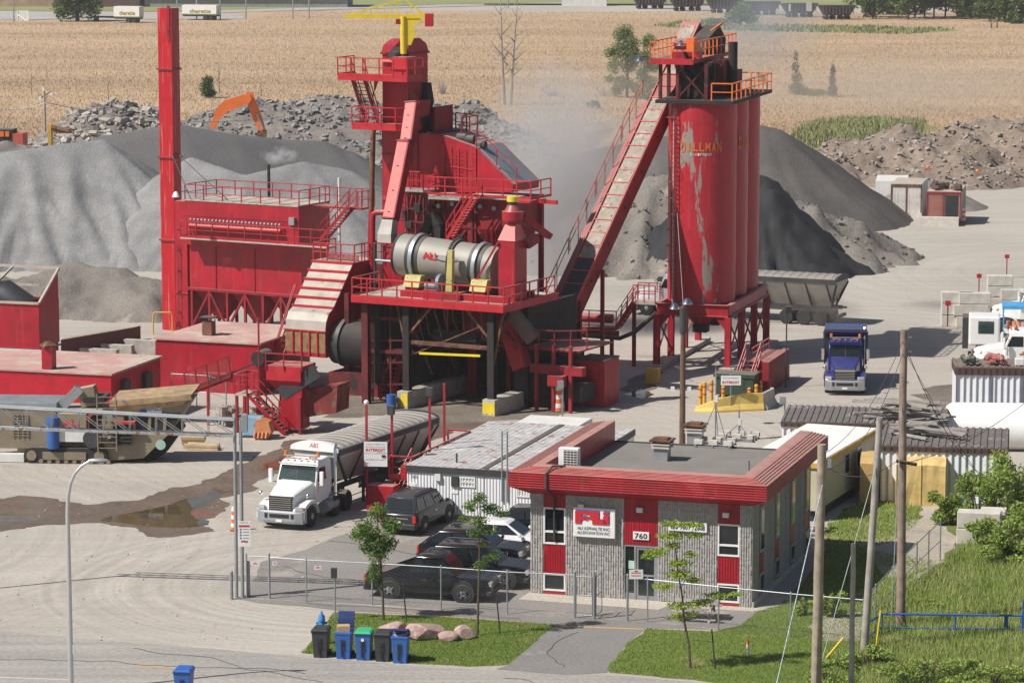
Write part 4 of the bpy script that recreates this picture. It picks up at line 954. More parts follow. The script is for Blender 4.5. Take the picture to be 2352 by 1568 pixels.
bins=[(737,1511,GREYP,GREYP,'dark grey wheeled bin at the left end of the row on the lawn edge','shut',0),(790,1514,BLUE,LIDB,'blue wheeled bin with its lid open on a cardboard box','open',0),(836,1517,BLUE,GREEN,'blue wheeled bin with a bright green lid','shut',1),(880,1520,GREYP,GREYP,'dark grey wheeled bin between the green lidded and the overfull blue bin','shut',0),(920,1524,BLUE,LIDB,'blue wheeled bin with lid propped by rubbish at the right end of the row','ajar',0),(421,1608,BLUE,BLUE,'blue wheeled bin alone on the road at the bottom edge','shut',0)]
for px,py,b_,l_,lb,st_,lg in bins:
 t=make_bin(b_,l_,lb,st_,lg);t.location=G(px,py)+Vector((0,.35,0));t.scale=(1.08,1.08,1.1);t.rotation_euler=(0,0,R(-8))
 if st_=='open':single(MB().cbox((0,0,.2),.5,.42,.40,.1),'cardboard_box',mat('cardboard',(.50,.33,.17),.85),'brown cardboard box sticking out of the open blue bin','cardboard box',t.location+Vector((-.03,-.02,.93)))
 if st_=='ajar':single(MB().cbox((-.05,-.1,.1),.34,.3,.16,.4).cbox((.12,.05,.12),.25,.3,.14,-.3),'rubbish',mat('mixed_paper',(.55,.5,.45),.8,namt=.4,nscale=5),'pale rubbish filling the propped open blue bin','rubbish',t.location+Vector((0,0,.95)))
b_=G(739,1478)
t=thing('fire_hydrant','blue fire hydrant behind the dark grey bin','hydrant',b_);HB=mat('hydrant_blue',(.05,.22,.52),.45,namt=.1)
MB().lathe((0,0,0),[(.17,0),(.17,.05),(.12,.06),(.125,.95),(.15,.97),(.15,1.03),(.14,1.05),(.13,1.18),(.05,1.27),(.04,1.36),(.001,1.37)],14).build('barrel',HB,t,smooth=True)
mb=MB();mb.tube((-.22,0,.88),(.22,0,.88),.06);mb.tube((0,-.24,.8),(0,0,.8),.08);mb.build('nozzle',HB,t,smooth=True)
def boulder(px,py,w_,h_,seed,label):
 rs=np.random.RandomState(seed);bm=bmesh.new();bmesh.ops.create_icosphere(bm,subdivisions=4,radius=1)
 pl=rs.normal(0,1,(14,3));pl/=np.linalg.norm(pl,axis=1)[:,None];dd=rs.uniform(.62,.95,14)
 for v in bm.verts:
  c=np.array(v.co)
  for n_,d_ in zip(pl,dd):
   k=c.dot(n_)-d_
   if k>0:c=c-n_*k*.9
  c=c*(1+.05*fbm(np.array([c[0]*3+5]),np.array([c[1]*3+c[2]*2]),1,3,seed)[0])
  v.co=(c[0]*w_/2*1.15,c[1]*w_*.42,(c[2]+.55)*h_*.62)
 me=bpy.data.meshes.new('boulder');bm.to_mesh(me);bm.free();me.polygons.foreach_set('use_smooth',[False]*len(me.polygons))
 me.materials.append(mat('pink_granite',(.40,.27,.24),.9,namt=.3,nscale=3,bump=.6,bscale=9,spots=[(3,.6,(.58,.47,.42)),(5,.66,(.22,.15,.14))]))
 o=bpy.data.objects.new('boulder',me);COL.objects.link(o);o.location=G(px,py)+Vector((0,w_*.25,0));tag(o,label,'boulder','pink boulders on the lawn')
boulder(903,1470,1.35,.75,1,'low pink boulder partly hidden behind the bins');boulder(974,1470,1.45,.82,2,'largest pink granite boulder on the lawn')
boulder(1029,1473,.85,.42,3,'smallest dark pink boulder between two larger ones');boulder(1067,1468,.85,.6,4,'rounded pink boulder at the foot of the slim young tree')
single(MB().tube((0,0,0),(0,0,.5),.05,8),'marker_post',WHITE,'white marker post with orange cap on the right lawn','marker post',G(1717,1506));
mk=bpy.data.objects['marker_post'];MB().tube((0,0,.5),(0,0,.66),.058,8).build('cap',ORA,mk)
pt=Fr(G(1600,1420),14);t=thing('picnic_table','weathered grey picnic table behind the fence by the office','picnic table',pt)
def planks(n,x0,x1,y0,y1,z,nm,par):
 mb=MB();st=(y1-y0)/n
 for k in range(n):mb.box(x0,x1,y0+k*st,y0+(k+.88)*st,z,z+.045)
 return mb.build(nm,WOODG,par)
planks(5,-.95,.95,-.38,.38,.72,'tabletop',t);planks(2,-.95,.95,-.85,-.58,.43,'bench_seat',t);planks(2,-.95,.95,.58,.85,.43,'bench_seat',t)
for x in(-.65,.65):
 mb=MB();mb.bar((x,-.75,.0),(x,-.25,.72),.09,.05);mb.bar((x,.75,0),(x,.25,.72),.09,.05);mb.bar((x-.03,-.85,.40),(x-.03,.85,.40),.05,.09);mb.bar((x-.03,-.38,.69),(x-.03,.38,.69),.05,.07);mb.build('leg_frame',WOODG,t)
# trees
def leafmat(name,rgb,rgb2,sc=1.2):
 m=bpy.data.materials.new(name);m.use_nodes=True;N=m.node_tree.nodes;L=m.node_tree.links;b=N['Principled BSDF']
 b.inputs['Roughness'].default_value=.6;b.inputs['Specular IOR Level'].default_value=.25
 tc=N.new('ShaderNodeTexCoord');n=N.new('ShaderNodeTexNoise');n.inputs['Scale'].default_value=sc;n.inputs['Detail'].default_value=6;n.inputs['Roughness'].default_value=.8
 L.new(tc.outputs['Object'],n.inputs[0]);r=N.new('ShaderNodeMapRange');L.new(n.outputs['Fac'],r.inputs[0]);r.inputs[1].default_value=.35;r.inputs[2].default_value=.65
 x=N.new('ShaderNodeMix');x.data_type='RGBA';L.new(r.outputs[0],x.inputs[0]);x.inputs[6].default_value=(*rgb,1);x.inputs[7].default_value=(*rgb2,1)
 L.new(x.outputs[2],b.inputs['Base Color'])
 tr=N.new('ShaderNodeBsdfTranslucent');L.new(x.outputs[2],tr.inputs[0]);mx=N.new('ShaderNodeMixShader');mx.inputs[0].default_value=.35
 L.new(b.outputs[0],mx.inputs[1]);L.new(tr.outputs[0],mx.inputs[2]);L.new(mx.outputs[0],N['Material Output'].inputs[0]);return m
LF1=leafmat('young_leaves',(.08,.16,.025),(.19,.29,.06));LF2=leafmat('yellow_green_leaves',(.22,.32,.03),(.36,.44,.07))
LFD=leafmat('dark_tree_leaves',(.05,.10,.025),(.11,.17,.045),.4);LFM=leafmat('poplar_leaves',(.15,.21,.08),(.25,.32,.13),.4);LFB=leafmat('shrub_leaves',(.20,.29,.05),(.37,.45,.12),.6)
LFT=leafmat('treeline_leaves',(.06,.11,.03),(.15,.21,.06),.12)
def leaves(name,blobs,n,ls,m,parent=None,seed=1,shell=.55,droop=0):
 "blobs: (x,y,z,rx,ry,rz); leaf shaped quads spread through the volume"
 rs=np.random.RandomState(seed);B=np.array(blobs,float);vol=(B[:,3]*B[:,4]*B[:,5])**.8;k=rs.choice(len(B),n,p=vol/vol.sum())
 d=rs.normal(0,1,(n,3));d/=np.linalg.norm(d,axis=1)[:,None];r_=shell+(1-shell)*rs.rand(n)**.6;r_=r_*(1+.25*rs.normal(0,1,n)*.5)
 c=B[k,:3]+d*B[k,3:]*r_[:,None]
 nn=rs.normal(0,1,(n,3));nn[:,2]=np.abs(nn[:,2])+.3;nn/=np.linalg.norm(nn,axis=1)[:,None]
 a=np.cross(nn,rs.normal(0,1,(n,3)));a/=np.linalg.norm(a,axis=1)[:,None];b=np.cross(nn,a)
 s_=ls*rs.uniform(.6,1.4,n)[:,None];a=a*s_;b=b*s_*.5
 co=np.stack([c-a,c+b-a*.1,c+a,c-b-a*.1],1).reshape(-1,3)
 o=mesh_np(name,co,np.arange(4*n).reshape(-1,4),m)
 if parent:o.parent=parent
 return o
def branches(mb,base,top,r,n,spread,seed,up=.6,lev=1,start=.3):
 rs=random.Random(seed);base=Vector(base);top=Vector(top);ends=[]
 for k in range(n):
  t_=start+(1-start)*(k+.5)/n*.95;p=base.lerp(top,t_);a=k*2.4+rs.uniform(-.4,.4);L_=spread*(1-.5*abs(t_-.5))*rs.uniform(.7,1.2)*(1.15-t_*.6)
  q=p+Vector((math.cos(a)*L_,math.sin(a)*L_,L_*up*rs.uniform(.6,1.3)));md=p.lerp(q,.5)+Vector((0,0,-L_*.06))
  rr=r*(1-t_)*.6+r*.12;mb.pipe([p,md,q],[rr,rr*.7,rr*.25],5);ends.append(q)
  if lev:
   for j in range(3):
    s0=md.lerp(q,rs.uniform(0,.8));e_=s0+Vector((rs.uniform(-1,1),rs.uniform(-1,1),rs.uniform(0,.9)))*L_*.4;mb.pipe([s0,e_],[rr*.4,rr*.12],4);ends.append(e_)
 return ends
def young(px,py,pyt,label,lm,crown,n,ls,lean=0,seed=1,stake=True,spread=.9,start=.3):
 f_=Fr(G(px,py));h=f_.h(pyt);t=thing('young_tree',label,'tree',f_,'young trees on the lawns');mb=MB();rs=random.Random(seed)
 top=Vector((lean,0,h*.97));pts=[Vector((0,0,0)).lerp(top,k/6)+Vector((rs.uniform(-.04,.04),0,0))for k in range(7)];mb.pipe(pts,[.06,.05,.045,.04,.03,.02,.01],7)
 ends=branches(mb,(0,0,0),top,.04,9,spread,seed,.5,1,start);mb.build('trunk',BARK,t,smooth=True)
 bl=[(f_.a(x,0,f_.h(y)),rs.uniform(-.3,.3),f_.h(y),rx,rx,rz)for(x,y,rx,rz)in crown]
 leaves('crown',[(a,b,c,d*1.25,e*1.25,f*1.3)for a,b,c,d,e,f in bl],int(n*1.9),ls*.72,lm,t,seed,.0)
 if stake:
  mb=MB();mb.tube((.95,-.1,0),(.8,-.1,1.6),.03,6);mb.bar((.8,-.1,1.1),(.02,0,1.15),.015);mb.build('stake',STEELD,t)
 return t
young(882,1424,1148,'leafy young tree in front of the pickup tail',LF1,[(868,1180,.35,.35),(900,1205,.38,.3),(838,1210,.4,.3),(820,1232,.3,.2),(860,1235,.5,.35),(890,1250,.38,.3),(868,1270,.42,.3),(840,1258,.3,.2),(862,1300,.25,.25),(858,1325,.25,.2),(872,1340,.14,.2),(845,1328,.14,.1)],2600,.085,-.25,3,spread=.8,start=.25)
young(1096,1458,1125,'slim young tree standing at the right end of the boulders',LF1,[(1100,1145,.3,.25),(1125,1170,.35,.2),(1080,1165,.3,.2),(1150,1180,.3,.12),(1100,1195,.35,.2),(1065,1190,.22,.12),(1120,1215,.4,.15),(1090,1225,.25,.15),(1110,1250,.22,.12),(1125,1275,.35,.12),(1105,1295,.25,.15),(1140,1265,.2,.1)],1500,.075,.12,5,spread=.7,start=.35)
young(1587,1534,1195,'airy yellow-green young tree in front of the office door',LF2,[(1545,1200,.45,.07),(1590,1205,.4,.08),(1540,1230,.5,.09),(1595,1228,.35,.07),(1510,1268,.45,.1),(1545,1250,.3,.1),(1490,1280,.3,.08),(1560,1290,.4,.12),(1585,1270,.25,.08),(1560,1315,.45,.12),(1595,1330,.3,.1),(1525,1345,.4,.09),(1650,1370,.45,.07),(1600,1385,.4,.1),(1555,1388,.4,.1),(1690,1362,.3,.05),(1560,1420,.45,.07),(1590,1405,.25,.08),(1625,1380,.3,.07)],2400,.085,-.75,8,spread=1.1,start=.3)
def shrub(name,px,py,pyt,w_,n,label,lm=LFB,ls=.09,seed=1,cat='shrub',group='green shrubs by the side fence',depth=.7):
 f_=Fr(G(px,py));h=f_.h(pyt);t=thing(name,label,cat,f_,group);rs=random.Random(seed);mb=MB();bl=[]
 for k in range(8):
  a=k*.8;x,y=math.cos(a)*w_*.35*rs.random(),math.sin(a)*w_*.35*rs.random();z=h*rs.uniform(.5,.95)
  mb.pipe([(0,0,0),(x*.5,y*.5,z*.5),(x,y,z)],[.04,.03,.01],5);
 for k in range(12):bl.append((rs.uniform(-.5,.5)*w_,rs.uniform(-.5,.5)*w_*depth,h*rs.uniform(.15,.82),w_*rs.uniform(.10,.24),w_*.2,h*rs.uniform(.12,.2)))
 mb.build('stem',BARK,t);leaves('foliage',bl,n,ls,lm,t,seed,.2);return t
shrub('shrub',2250,1200,1078,3.2,5200,'broad green shrub in front of the ribbed shed',seed=2);shrub('shrub',2330,1220,1040,3.6,6500,'tallest green shrub at the right edge beside the shed',seed=3)
shrub('shrub',2185,1205,1122,1.8,2600,'green shrub between the yellow shelter and the concrete blocks',seed=4);shrub('shrub',2320,1290,1190,3.0,5000,'low green shrub behind and right of the concrete blocks',seed=5)
shrub('shrub',2265,1262,1200,1.6,2200,'small green shrub touching the stacked concrete blocks',seed=15)
shrub('shrub',2390,1270,1070,3.6,5000,'green shrub cut by the right edge of the view',seed=16)
shrub('vine',1915,1418,1355,1.1,900,'light green vine tangled on the fence beside the thick pole',LF2,.08,6,'vine',None)
shrub('vine',1850,1412,1368,.9,350,'small light green vine on the fence left of the thick pole',LF2,.07,16,'vine',None)
shrub('shrub',1925,1545,1500,1.6,1800,'dark green weeds at the foot of the short grey post',LFB,.07,7);shrub('shrub',1990,1535,1480,1.7,1800,'dark green weeds at the foot of the yellow guy guard',LFB,.07,8)
shrub('shrub',1905,1590,1520,1.6,1800,'green weeds at the bottom edge right of the thick pole',LFB,.07,9);shrub('shrub',2120,1570,1505,3.0,2600,'weedy green clump in the grass at the bottom right',LFB,.07,10)
shrub('shrub',2280,1580,1520,3.0,2600,'weedy green clump near the bottom right corner',LFB,.07,11)
shrub('bush',2150,1395,1372,2.0,900,'low leafy clump in the tall grass behind the blue rail',LFB,.06,12);
def bigtree(px,py,pyt,blobs,n,ls,lm,label,seed=1,name='tree',group='trees in the field',trunk=BARK,tr=.22,cat='tree',spread=2.2):
 f_=Fr(G(px,py));h=f_.h(pyt);t=thing(name,label,cat,f_,group);mb=MB()
 mb.pipe([(0,0,0),(.1,0,h*.4),(0,0,h*.95)],[tr,tr*.7,tr*.1],7);branches(mb,(0,0,0),(0,0,h),tr*.7,9,spread,seed,.8,1,.15);mb.build('trunk',trunk,t,smooth=True)
 rs=random.Random(seed);bl=[(f_.a(x,0,f_.h(y)),rs.uniform(-.8,.8),f_.h(y),rx,rx,rz)for(x,y,rx,rz)in blobs]
 leaves('crown',bl,n,ls,lm,t,seed,.2);return t
bigtree(1440,225,55,[(1440,70,.9,1),(1400,120,.8,.9),(1455,130,1.3,1.2),(1430,80,1.3,1.2),(1425,115,1.4,1.2),(1450,100,1.2,1.3),(1410,150,1.0,1.3),(1445,150,1.3,1.3),(1430,190,1.5,1.0),(1460,200,1.0,.9),(1415,210,1.0,.8),(1400,180,.8,.6)],7000,.15,LFM,'taller leafy poplar in the field left of the conveyor head',3)
bigtree(1478,228,75,[(1490,95,1.1,1.0),(1480,130,1.0,1.1),(1500,150,1.2,1.0),(1475,170,.9,1.1),(1495,190,1.2,1.0),(1480,215,1.2,.8)],5000,.15,LFM,'shorter leafy poplar touching the taller one',4)
bigtree(1830,220,116,[(1828,130,.35,.8),(1828,155,.55,.8),(1830,180,.8,.9),(1832,205,1.3,.9),(1850,212,1.1,.6)],1800,.15,LFD,'narrow pointed green tree in the field right of the silos',5,tr=.1,spread=.7)
bigtree(1914,224,152,[(1914,162,.4,.8),(1913,185,.5,.9),(1912,208,.7,.8)],1000,.15,LFD,'smaller narrow tree standing alone in the field',6,tr=.1,spread=.5)
bigtree(478,226,174,[(478,185,.8,.7),(476,200,1.0,.8),(480,215,1.1,.6)],1800,.14,LFD,'small round green tree near the orange excavator',7,tr=.1,spread=.8)
bigtree(1890,222,205,[(1880,212,1.5,.5),(1865,214,1.2,.5)],500,.14,LFD,'low green bush between the two narrow trees',17,'bush',tr=.06,cat='bush',spread=.6)
bigtree(178,50,-60,[(150,20,2.6,2.4),(175,5,3.2,3.0),(205,15,2.8,2.8),(190,-20,3.2,3.0),(160,-20,3.2,3.0),(215,-5,2.2,2.0),(180,-45,3,2.5),(140,30,1.2,1)],6500,.33,LFD,'large dark green tree beside the far road at top left',9,group=None,tr=.45,spread=5)
bigtree(1700,60,5,[(1690,40,2.2,1.4),(1705,25,1.8,1.8),(1725,42,1.8,1.2),(1640,50,2.5,.8)],2600,.28,LFM,'loose green tree in front of the rail wagons above the conveyor head',10,group=None,tr=.12,spread=1.5)
def bare(px,py,pyt,label,seed,m=BARKG,n=10,spread=1.6,tr=.12,lean=0,lev=1):
 f_=Fr(G(px,py));h=f_.h(pyt);t=thing('bare_tree',label,'bare tree',f_,'bare trees in the field');mb=MB();rs=random.Random(seed)
 mb.pipe([(0,0,0),(lean*.4+rs.uniform(-.1,.1),0,h*.4),(lean,0,h)],[tr,tr*.6,tr*.1],6);mb.build('trunk',m,t)
 mb=MB();branches(mb,(0,0,0),(lean,0,h),tr*.8,n,spread,seed,1.0,lev,.25);mb.build('twigs',m,t)
bare(1158,243,-15,'tall pale bare tree left of its twin in the field',3,n=16,spread=2.4,tr=.26,lean=-.5);bare(1172,243,-10,'tall pale bare tree right of its twin in the field',4,n=16,spread=2.2,tr=.26,lean=1.0)
bare(73,220,150,'thin dead sapling at the left of the field',5,BARK,8,.9,.05);bare(107,180,146,'small dead twig tree above the yellow machine',6,BARK,6,.6,.04);bare(249,232,165,'dead sapling rising over the broken concrete heap',7,BARK,8,.8,.06)
bare(504,214,137,'dead tree behind the small round green tree',8,BARK,9,1.1,.08);bare(600,222,180,'low bare bush near the excavator arm',9,BARK,8,.8,.05)
bare(2290,65,25,'left one of two dark dead trees near the tree line',12,BARK,5,.9,.16);bare(2263+14,66,40,'right one of two dark dead trees near the tree line',13,BARK,5,.9,.16)
for i,(px,py,pyt,w_)in enumerate(((1017,217,178,1.6),(1270,222,195,2.6),(1387,222,195,1.6))):
 f_=Fr(G(px,py));h=f_.h(pyt);rs=random.Random(i);mb=MB()
 for k in range(70):a=rs.uniform(0,6.28);r_=rs.random()*w_*.7;mb.pipe([(r_*.3*math.cos(a),r_*.3*math.sin(a),0),(r_*math.cos(a),r_*math.sin(a),h*rs.uniform(.5,1))],[.03,.01],3)
 single(mb,'bare_bush',BARKG,('bare grey bush right of the red tower head','wide bare grey bush in the middle of the field','bare grey bush at the foot of the poplars')[i],'bare bush',f_,'bare bushes in the field')
for i,(px,py,pyt,w_)in enumerate(((1361,250,228,.9),(1500,240,222,.8),(1750,190,165,.5))):shrub('bush',px,py,pyt,w_*2.2,260,('small green bush at the near edge of the field above the conveyor rail','small green bush beside the poplar feet','thin green sapling right of the silo head')[i],LFD,.15,30+i,'bush','small bushes in the field')
rs_=random.Random(5);k_=0
for px in list(range(1985,2420,24)):
 py=36+rs_.uniform(-4,10)+(10 if px>2250 else 0);x_=px+rs_.uniform(-8,8);f_=Fr(G(x_,py));hh=rs_.uniform(8,13);w_=rs_.uniform(3,4.5)
 t=thing('treeline_tree','','tree',f_,'trees of the distant tree line');t['label']='leafy tree of the distant tree line at top right'
 MB().pipe([(0,0,0),(0,0,hh*.8)],[.2,.05],5).build('trunk',BARK,t)
 leaves('crown',[(rs_.uniform(-.6,.6)*w_,rs_.uniform(-1,1),hh*rs_.uniform(.1,.85),w_*.45,w_*.4,hh*.16)for _ in range(9)],1500,.42,LFT,t,k_,.3);k_+=1
for px in list(range(1000,1560,45))+list(range(30,110,40))+list(range(560,1000,50))+list(range(1560,1985,48)):
 y0=16 if px>900 else 22;yb=(y0-12 if px>900 else 8);x_=px+rs_.uniform(-14,14);f_=Fr(G(x_,yb-16));hh=rs_.uniform(6,10);w_=rs_.uniform(4,6)
 t=thing('treeline_tree','hazy tree along the far side of the field behind the wagons and road','tree',f_,'hazy trees beyond the field')
 MB().pipe([(0,0,0),(0,0,hh*.8)],[.2,.05],5).build('trunk',BARK,t)
 leaves('crown',[(rs_.uniform(-.6,.6)*w_,rs_.uniform(-1,1),hh*rs_.uniform(.1,.8),w_*.5,w_*.4,hh*.18)for _ in range(7)],800,.5,LFT,t,k_,.3);k_+=1
# the asphalt plant
PF=Fr(G(1130,952),28);ob,oa=PF.ob,PF.oa
V=Vector
hP=PF.h(702,0,-.6);aL_=PF.a(808,-.6,hP);aR_=PF.a(1156,-.6,hP);bR_=PF.b(1232,aR_,hP)
print('hP',hP,aL_,aR_,bR_)
t=thing('drum_platform','red railed steel platform carrying the silver drum over the truck lane','platform',PF)
MB().box(aL_,aR_,-.6,6.2,hP-.02,hP).build('deck',DUSTM,t)
mb=MB();mb.box(aL_-.03,aR_+.03,-.66,-.6,hP-.35,hP+.05).box(aR_+.001,aR_+.06,-.6,6.2,hP-.35,hP+.05).box(aL_-.06,aL_-.001,-.6,6.2,hP-.35,hP+.05)
for k in range(5):mb.box(aL_,aR_,.3+k*1.4,.45+k*1.4,hP-.4,hP-.022)
mb.build('edge_beam',REDB,t)
mb=MB();rail(mb,[(aL_,2.6,hP),(aL_,-.55,hP),(aR_,-.55,hP),(aR_,5.8,hP)],step=1.05,r=.035,kick=.1);mb.build('guard_rail',REDB,t)
aC=PF.a(936)
for a_,b_ in((0,0),(aC,0),(aC,6),(0,6),(aL_+.6,0),(aL_+.6,5.5)):
 if a_==0 and b_==0:z0=PF.h(918)
 elif a_==aC:z0=1.0
 else:z0=0
 if a_==aL_+.6:z0=0
 MB().beam((a_,b_,z0),(a_,b_,hP-.42),.42,.4,.04,up=(0,1,0)).build('column',DARK if a_>aL_+1 else REDSH,t)
mb=MB()
for a_,s_ in((aC,1),(0,-1)):mb.bar((a_,0,hP-2.2),(a_+s_*1.6,0,hP-.45),.12);mb.bar((a_,.25,hP-2.4),(a_,2.4,hP-.45),.12);mb.bar((a_-s_*.02,.1,2.8),(a_-s_*.7,.1,hP-.45),.10)
hy_=PF.h(812);mb.bar((aC,0,PF.h(800)),(0,0,PF.h(800)),.18,.22);mb.bar((aC,6,3.6),(0,6,3.6),.15,.3)
mb.build('brace',RUST,t)
p0,p1=ob(963,811),ob(1103,817);MB().bar(p0,p1,.06,.13).build('clearance_bar',YEL,t)
mb=MB();rail(mb,[(aC,5.8,3.75),(0,5.8,3.75)],step=1.4);mb.build('inner_rail',REDD,t)
t=thing('concrete_footing','concrete footing block with worn yellow paint under the right portal column','footing',PF)
MB().box(-.38,.42,-.45,7,0,PF.h(918,0,-.45)).build('wall',CONC,t);z1=PF.h(924,0,-.47);z0=PF.h(952,0,-.47)
mb=MB();rs=random.Random(3);mb.prism([(-.36+.78*k/9,-.452,z0+rs.uniform(-.05,.14))for k in range(10)]+[(.40-.76*k/9,-.452,z1+rs.uniform(-.08,.02))for k in range(10)],(0,-.006,0));mb.build('yellow_patch',YEL,t)
t=thing('concrete_footing','long low concrete lane wall with bin and drum under the left portal column','footing',PF)
MB().box(aC-.35,aC+.35,-.6,12,0,1.0).build('wall',CONC,t);MB().box(aC-.1,aC+.34,-.606,-.6,.15,.9).build('yellow_patch',YEL,t)
single(MB().tube((0,0,0),(0,0,.85),.29,14),'plastic_drum',BLUER,'blue drum standing at the end of the concrete lane wall','drum',PF.p(aC-.5,-1.0,0),smooth=True)
bD=2.4;pL,pR=ob(922,583,bD),ob(1148,616,bD);ax=(pR-pL).normalized();LD=(pR-pL).length;rD=1.22
t=thing('rotary_drum','silver rotary drum with dark riding rings lying on the red platform','rotary drum',PF)
def ringat(mb,s0,s1,r,n=40):mb.tube(pL+ax*s0,pL+ax*s1,r,n)
mb=MB();ringat(mb,0,LD,rD);dr=mb.build('shell',SILV,t,smooth=True)
for px_,nm in((966,'riding_ring'),(1110,'riding_ring')):
 s_=ob(px_,600,bD).x-pL.x;s_/=ax.x
 mb=MB();ringat(mb,s_-.42,s_-.14,rD+.03);ringat(mb,s_+.14,s_+.42,rD+.03);mb.build('ring_pads',STEELD,t,smooth=True)
 mb=MB();ringat(mb,s_-.12,s_+.12,rD+.17,48);mb.build(nm,STEEL,t,smooth=True)
s_=(ob(1052,600,bD).x-pL.x)/ax.x;mb=MB();ringat(mb,s_-.10,s_+.10,rD+.13,48);gr_=mb.build('drive_gear',STEELD,t)
mb=MB();
for k in range(60):
 a_=k*2*math.pi/60;x_=V((0,math.cos(a_),math.sin(a_)))*(rD+.16);mb.cbox(pL+ax*s_+x_,.15,.07,.07)
mb.build('gear_teeth',BLACK,gr_)
mb=MB();ringat(mb,-.02,.1,rD+.04);mb.build('inlet_rim',DARK,t,smooth=True);mb=MB();ringat(mb,-.03,-.021,rD-.05);mb.build('inlet_mouth',BLACK,t)
def yz_on(px,py):
 return ob(px,py,bD-rD-.02)
c_=yz_on(986,588);text('ALI','lettering',.95,.42,c_,ax,(0,0,1),TEXTR,dr,.0,.0,.05);c_=yz_on(1023,588);text('ALI ASPHALTE INC.','lettering',1.4,.16,c_+V((0,0,.08)),ax,(0,0,1),WHITE,dr,.0)
mb=MB();c_=yz_on(1026,594);mb.pipe([c_+V((x,-.02,.25*x*x-.15))for x in(-.75,-.4,0,.4,.75)],.03,4);mb.build('swoosh',TEXTG,dr)
for px_,lb in((951,'left'),(1103,'right')):
 a_=PF.a(px_,.9,hP);tt=thing('trunnion_guard','red trunnion base with tilted pale yellow guard under the %s end of the drum'%lb,'machine guard',Fr(PF.p(a_,.9,hP),28),'trunnion guards')
 MB().box(-.42,.42,-.3,.5,0,.65).build('base',RED,tt);mb=MB();mb.prism([(-.52,-.4,.6),(-.52,-.1,1.25),(-.52,.4,1.25),(-.52,.4,.6)],(1.04,0,0));mb.build('guard',mat('pale_yellow_guard',(.48,.42,.14),.6,namt=.2,spots=[(5,.62,(.12,.11,.07))]),tt)
a_=PF.a(1039,.9,hP);tt=thing('drive_guard','tall slim pale yellow chain guard in front of the drum gear','machine guard',Fr(PF.p(a_,.55,hP),28))
MB().hexa([(-.22,-.1,.5),(.2,-.1,.5),(.2,.2,.5),(-.22,.2,.5),(-.05,-.1,2.9),(.25,-.1,2.9),(.25,.2,2.9),(-.05,.2,2.9)]).build('guard',MATS['pale_yellow_guard'],tt);MB().box(-.5,.8,-.2,.7,.0,.48).build('base',REDD,tt)
a_=PF.a(1007,.7,hP);tt=thing('drive_motor','grey-blue electric motor on the deck under the drum','motor',Fr(PF.p(a_,.6,hP),28))
MB().tube((-.8,0,.75),(-.1,0,.75),.2,14).build('motor_body',mat('blue_grey_machine_paint',(.16,.22,.25),.5),tt,smooth=True);MB().tube((.1,0,.95),(.3,0,.95),.52,20).build('pulley',MATS['blue_grey_machine_paint'],tt);MB().box(-.8,.4,-.3,.3,0,.54).build('base',RED,tt)
MB().box(aL_+2.6,aR_-.3,.55,.8,hP+.001,hP+.4).build('cradle_beam',RED,bpy.data.objects['drum_platform']);MB().box(aL_+2.6,aR_-.3,3.6,3.85,hP+.001,hP+.4).build('cradle_beam',RED,bpy.data.objects['drum_platform'])
b0=1.2;q0,q1=ob(1145,690,b0),ob(1182,690,b0);zT=PF.h(552,q0.x,b0);dB=PF.b(1210,q1.x,zT-1)-b0;zb=hP
t=thing('burner_hood','red steel hood with tapered top closing the right end of the drum','hood',PF)
MB().box(q0.x,q1.x,b0,b0+dB,zb,zT).build('housing',RED,t)
x0,x1,y0,y1=q0.x,q1.x,b0,b0+dB;zm=PF.h(514,q0.x,b0+dB/2);mx_,my_=(x0+x1)/2,(y0+y1)/2;rt=.32
MB().loft([[(x0-.04,y0-.04,zT+.003),(x1+.04,y0-.04,zT+.003),(x1+.04,y1+.04,zT+.003),(x0-.04,y1+.04,zT+.003)],[(mx_-rt,my_-rt,zm),(mx_+rt,my_-rt,zm),(mx_+rt,my_+rt,zm),(mx_-rt,my_+rt,zm)]]).build('tapered_top',DUSTM if 0 else SALM,t)
MB().box(x0+.1,x1-.1,b0-.03,b0-.002,hP+.3,hP+.95).build('access_door',REDD,t)
mb=MB();z2=PF.h(505,mx_,my_);z3=PF.h(485,mx_,my_);mb.tube((mx_,my_,zm-.05),(mx_,my_,z2),.28,14);mb.tube((mx_,my_,z2),(mx_,my_,z3),.62,24);mb.tube((mx_,my_,z3),(mx_,my_,z3+.35),.5,14,.3);mb.build('fan_casing',RED,t,smooth=True)
z4=PF.h(463,mx_,my_);z5=PF.h(451,mx_,my_);MB().tube((mx_,my_,z3+.34),(mx_,my_,z4),.27,14).build('motor',STEELD,t,smooth=True);MB().tube((mx_,my_,z4+.002),(mx_,my_,z5),.34,16).build('motor_cap',YEL,t,smooth=True)
mb=MB();mb.bar(ob(1087,656,.9),ob(1144,556,1.1),.1);mb.build('brace',RED,t)
c0,c1=oa(1200,500,my_ and x1),ob(1262,543,b0+2.6);mb=MB();mb.bar(V((x1-.2,my_+.6,zm+.4)),c1,.75,.35);mb.build('discharge_chute',REDD,t);mb=MB();mb.bar(V((x1+.1,my_+.4,zT-.3)),ob(1232,545,b0+2),.5,.5);mb.build('side_chute',REDD,t)
bT=7.0;tl,tr_=ob(880.5,560,bT),ob(939.5,560,bT);xa,xb=tl.x,tr_.x;dT=PF.b(983,xb,15)-bT;hS=PF.h(120,xa,bT);hTp=PF.h(90,xa,bT)
print('tower',xa,xb,dT,hS,hTp)
t=thing('elevator_tower','tall red bucket elevator tower with chamfered head and two railed landings','tower',PF)
MB().box(xa,xb,bT,bT+dT,5.4,hS).build('casing',RED,t)
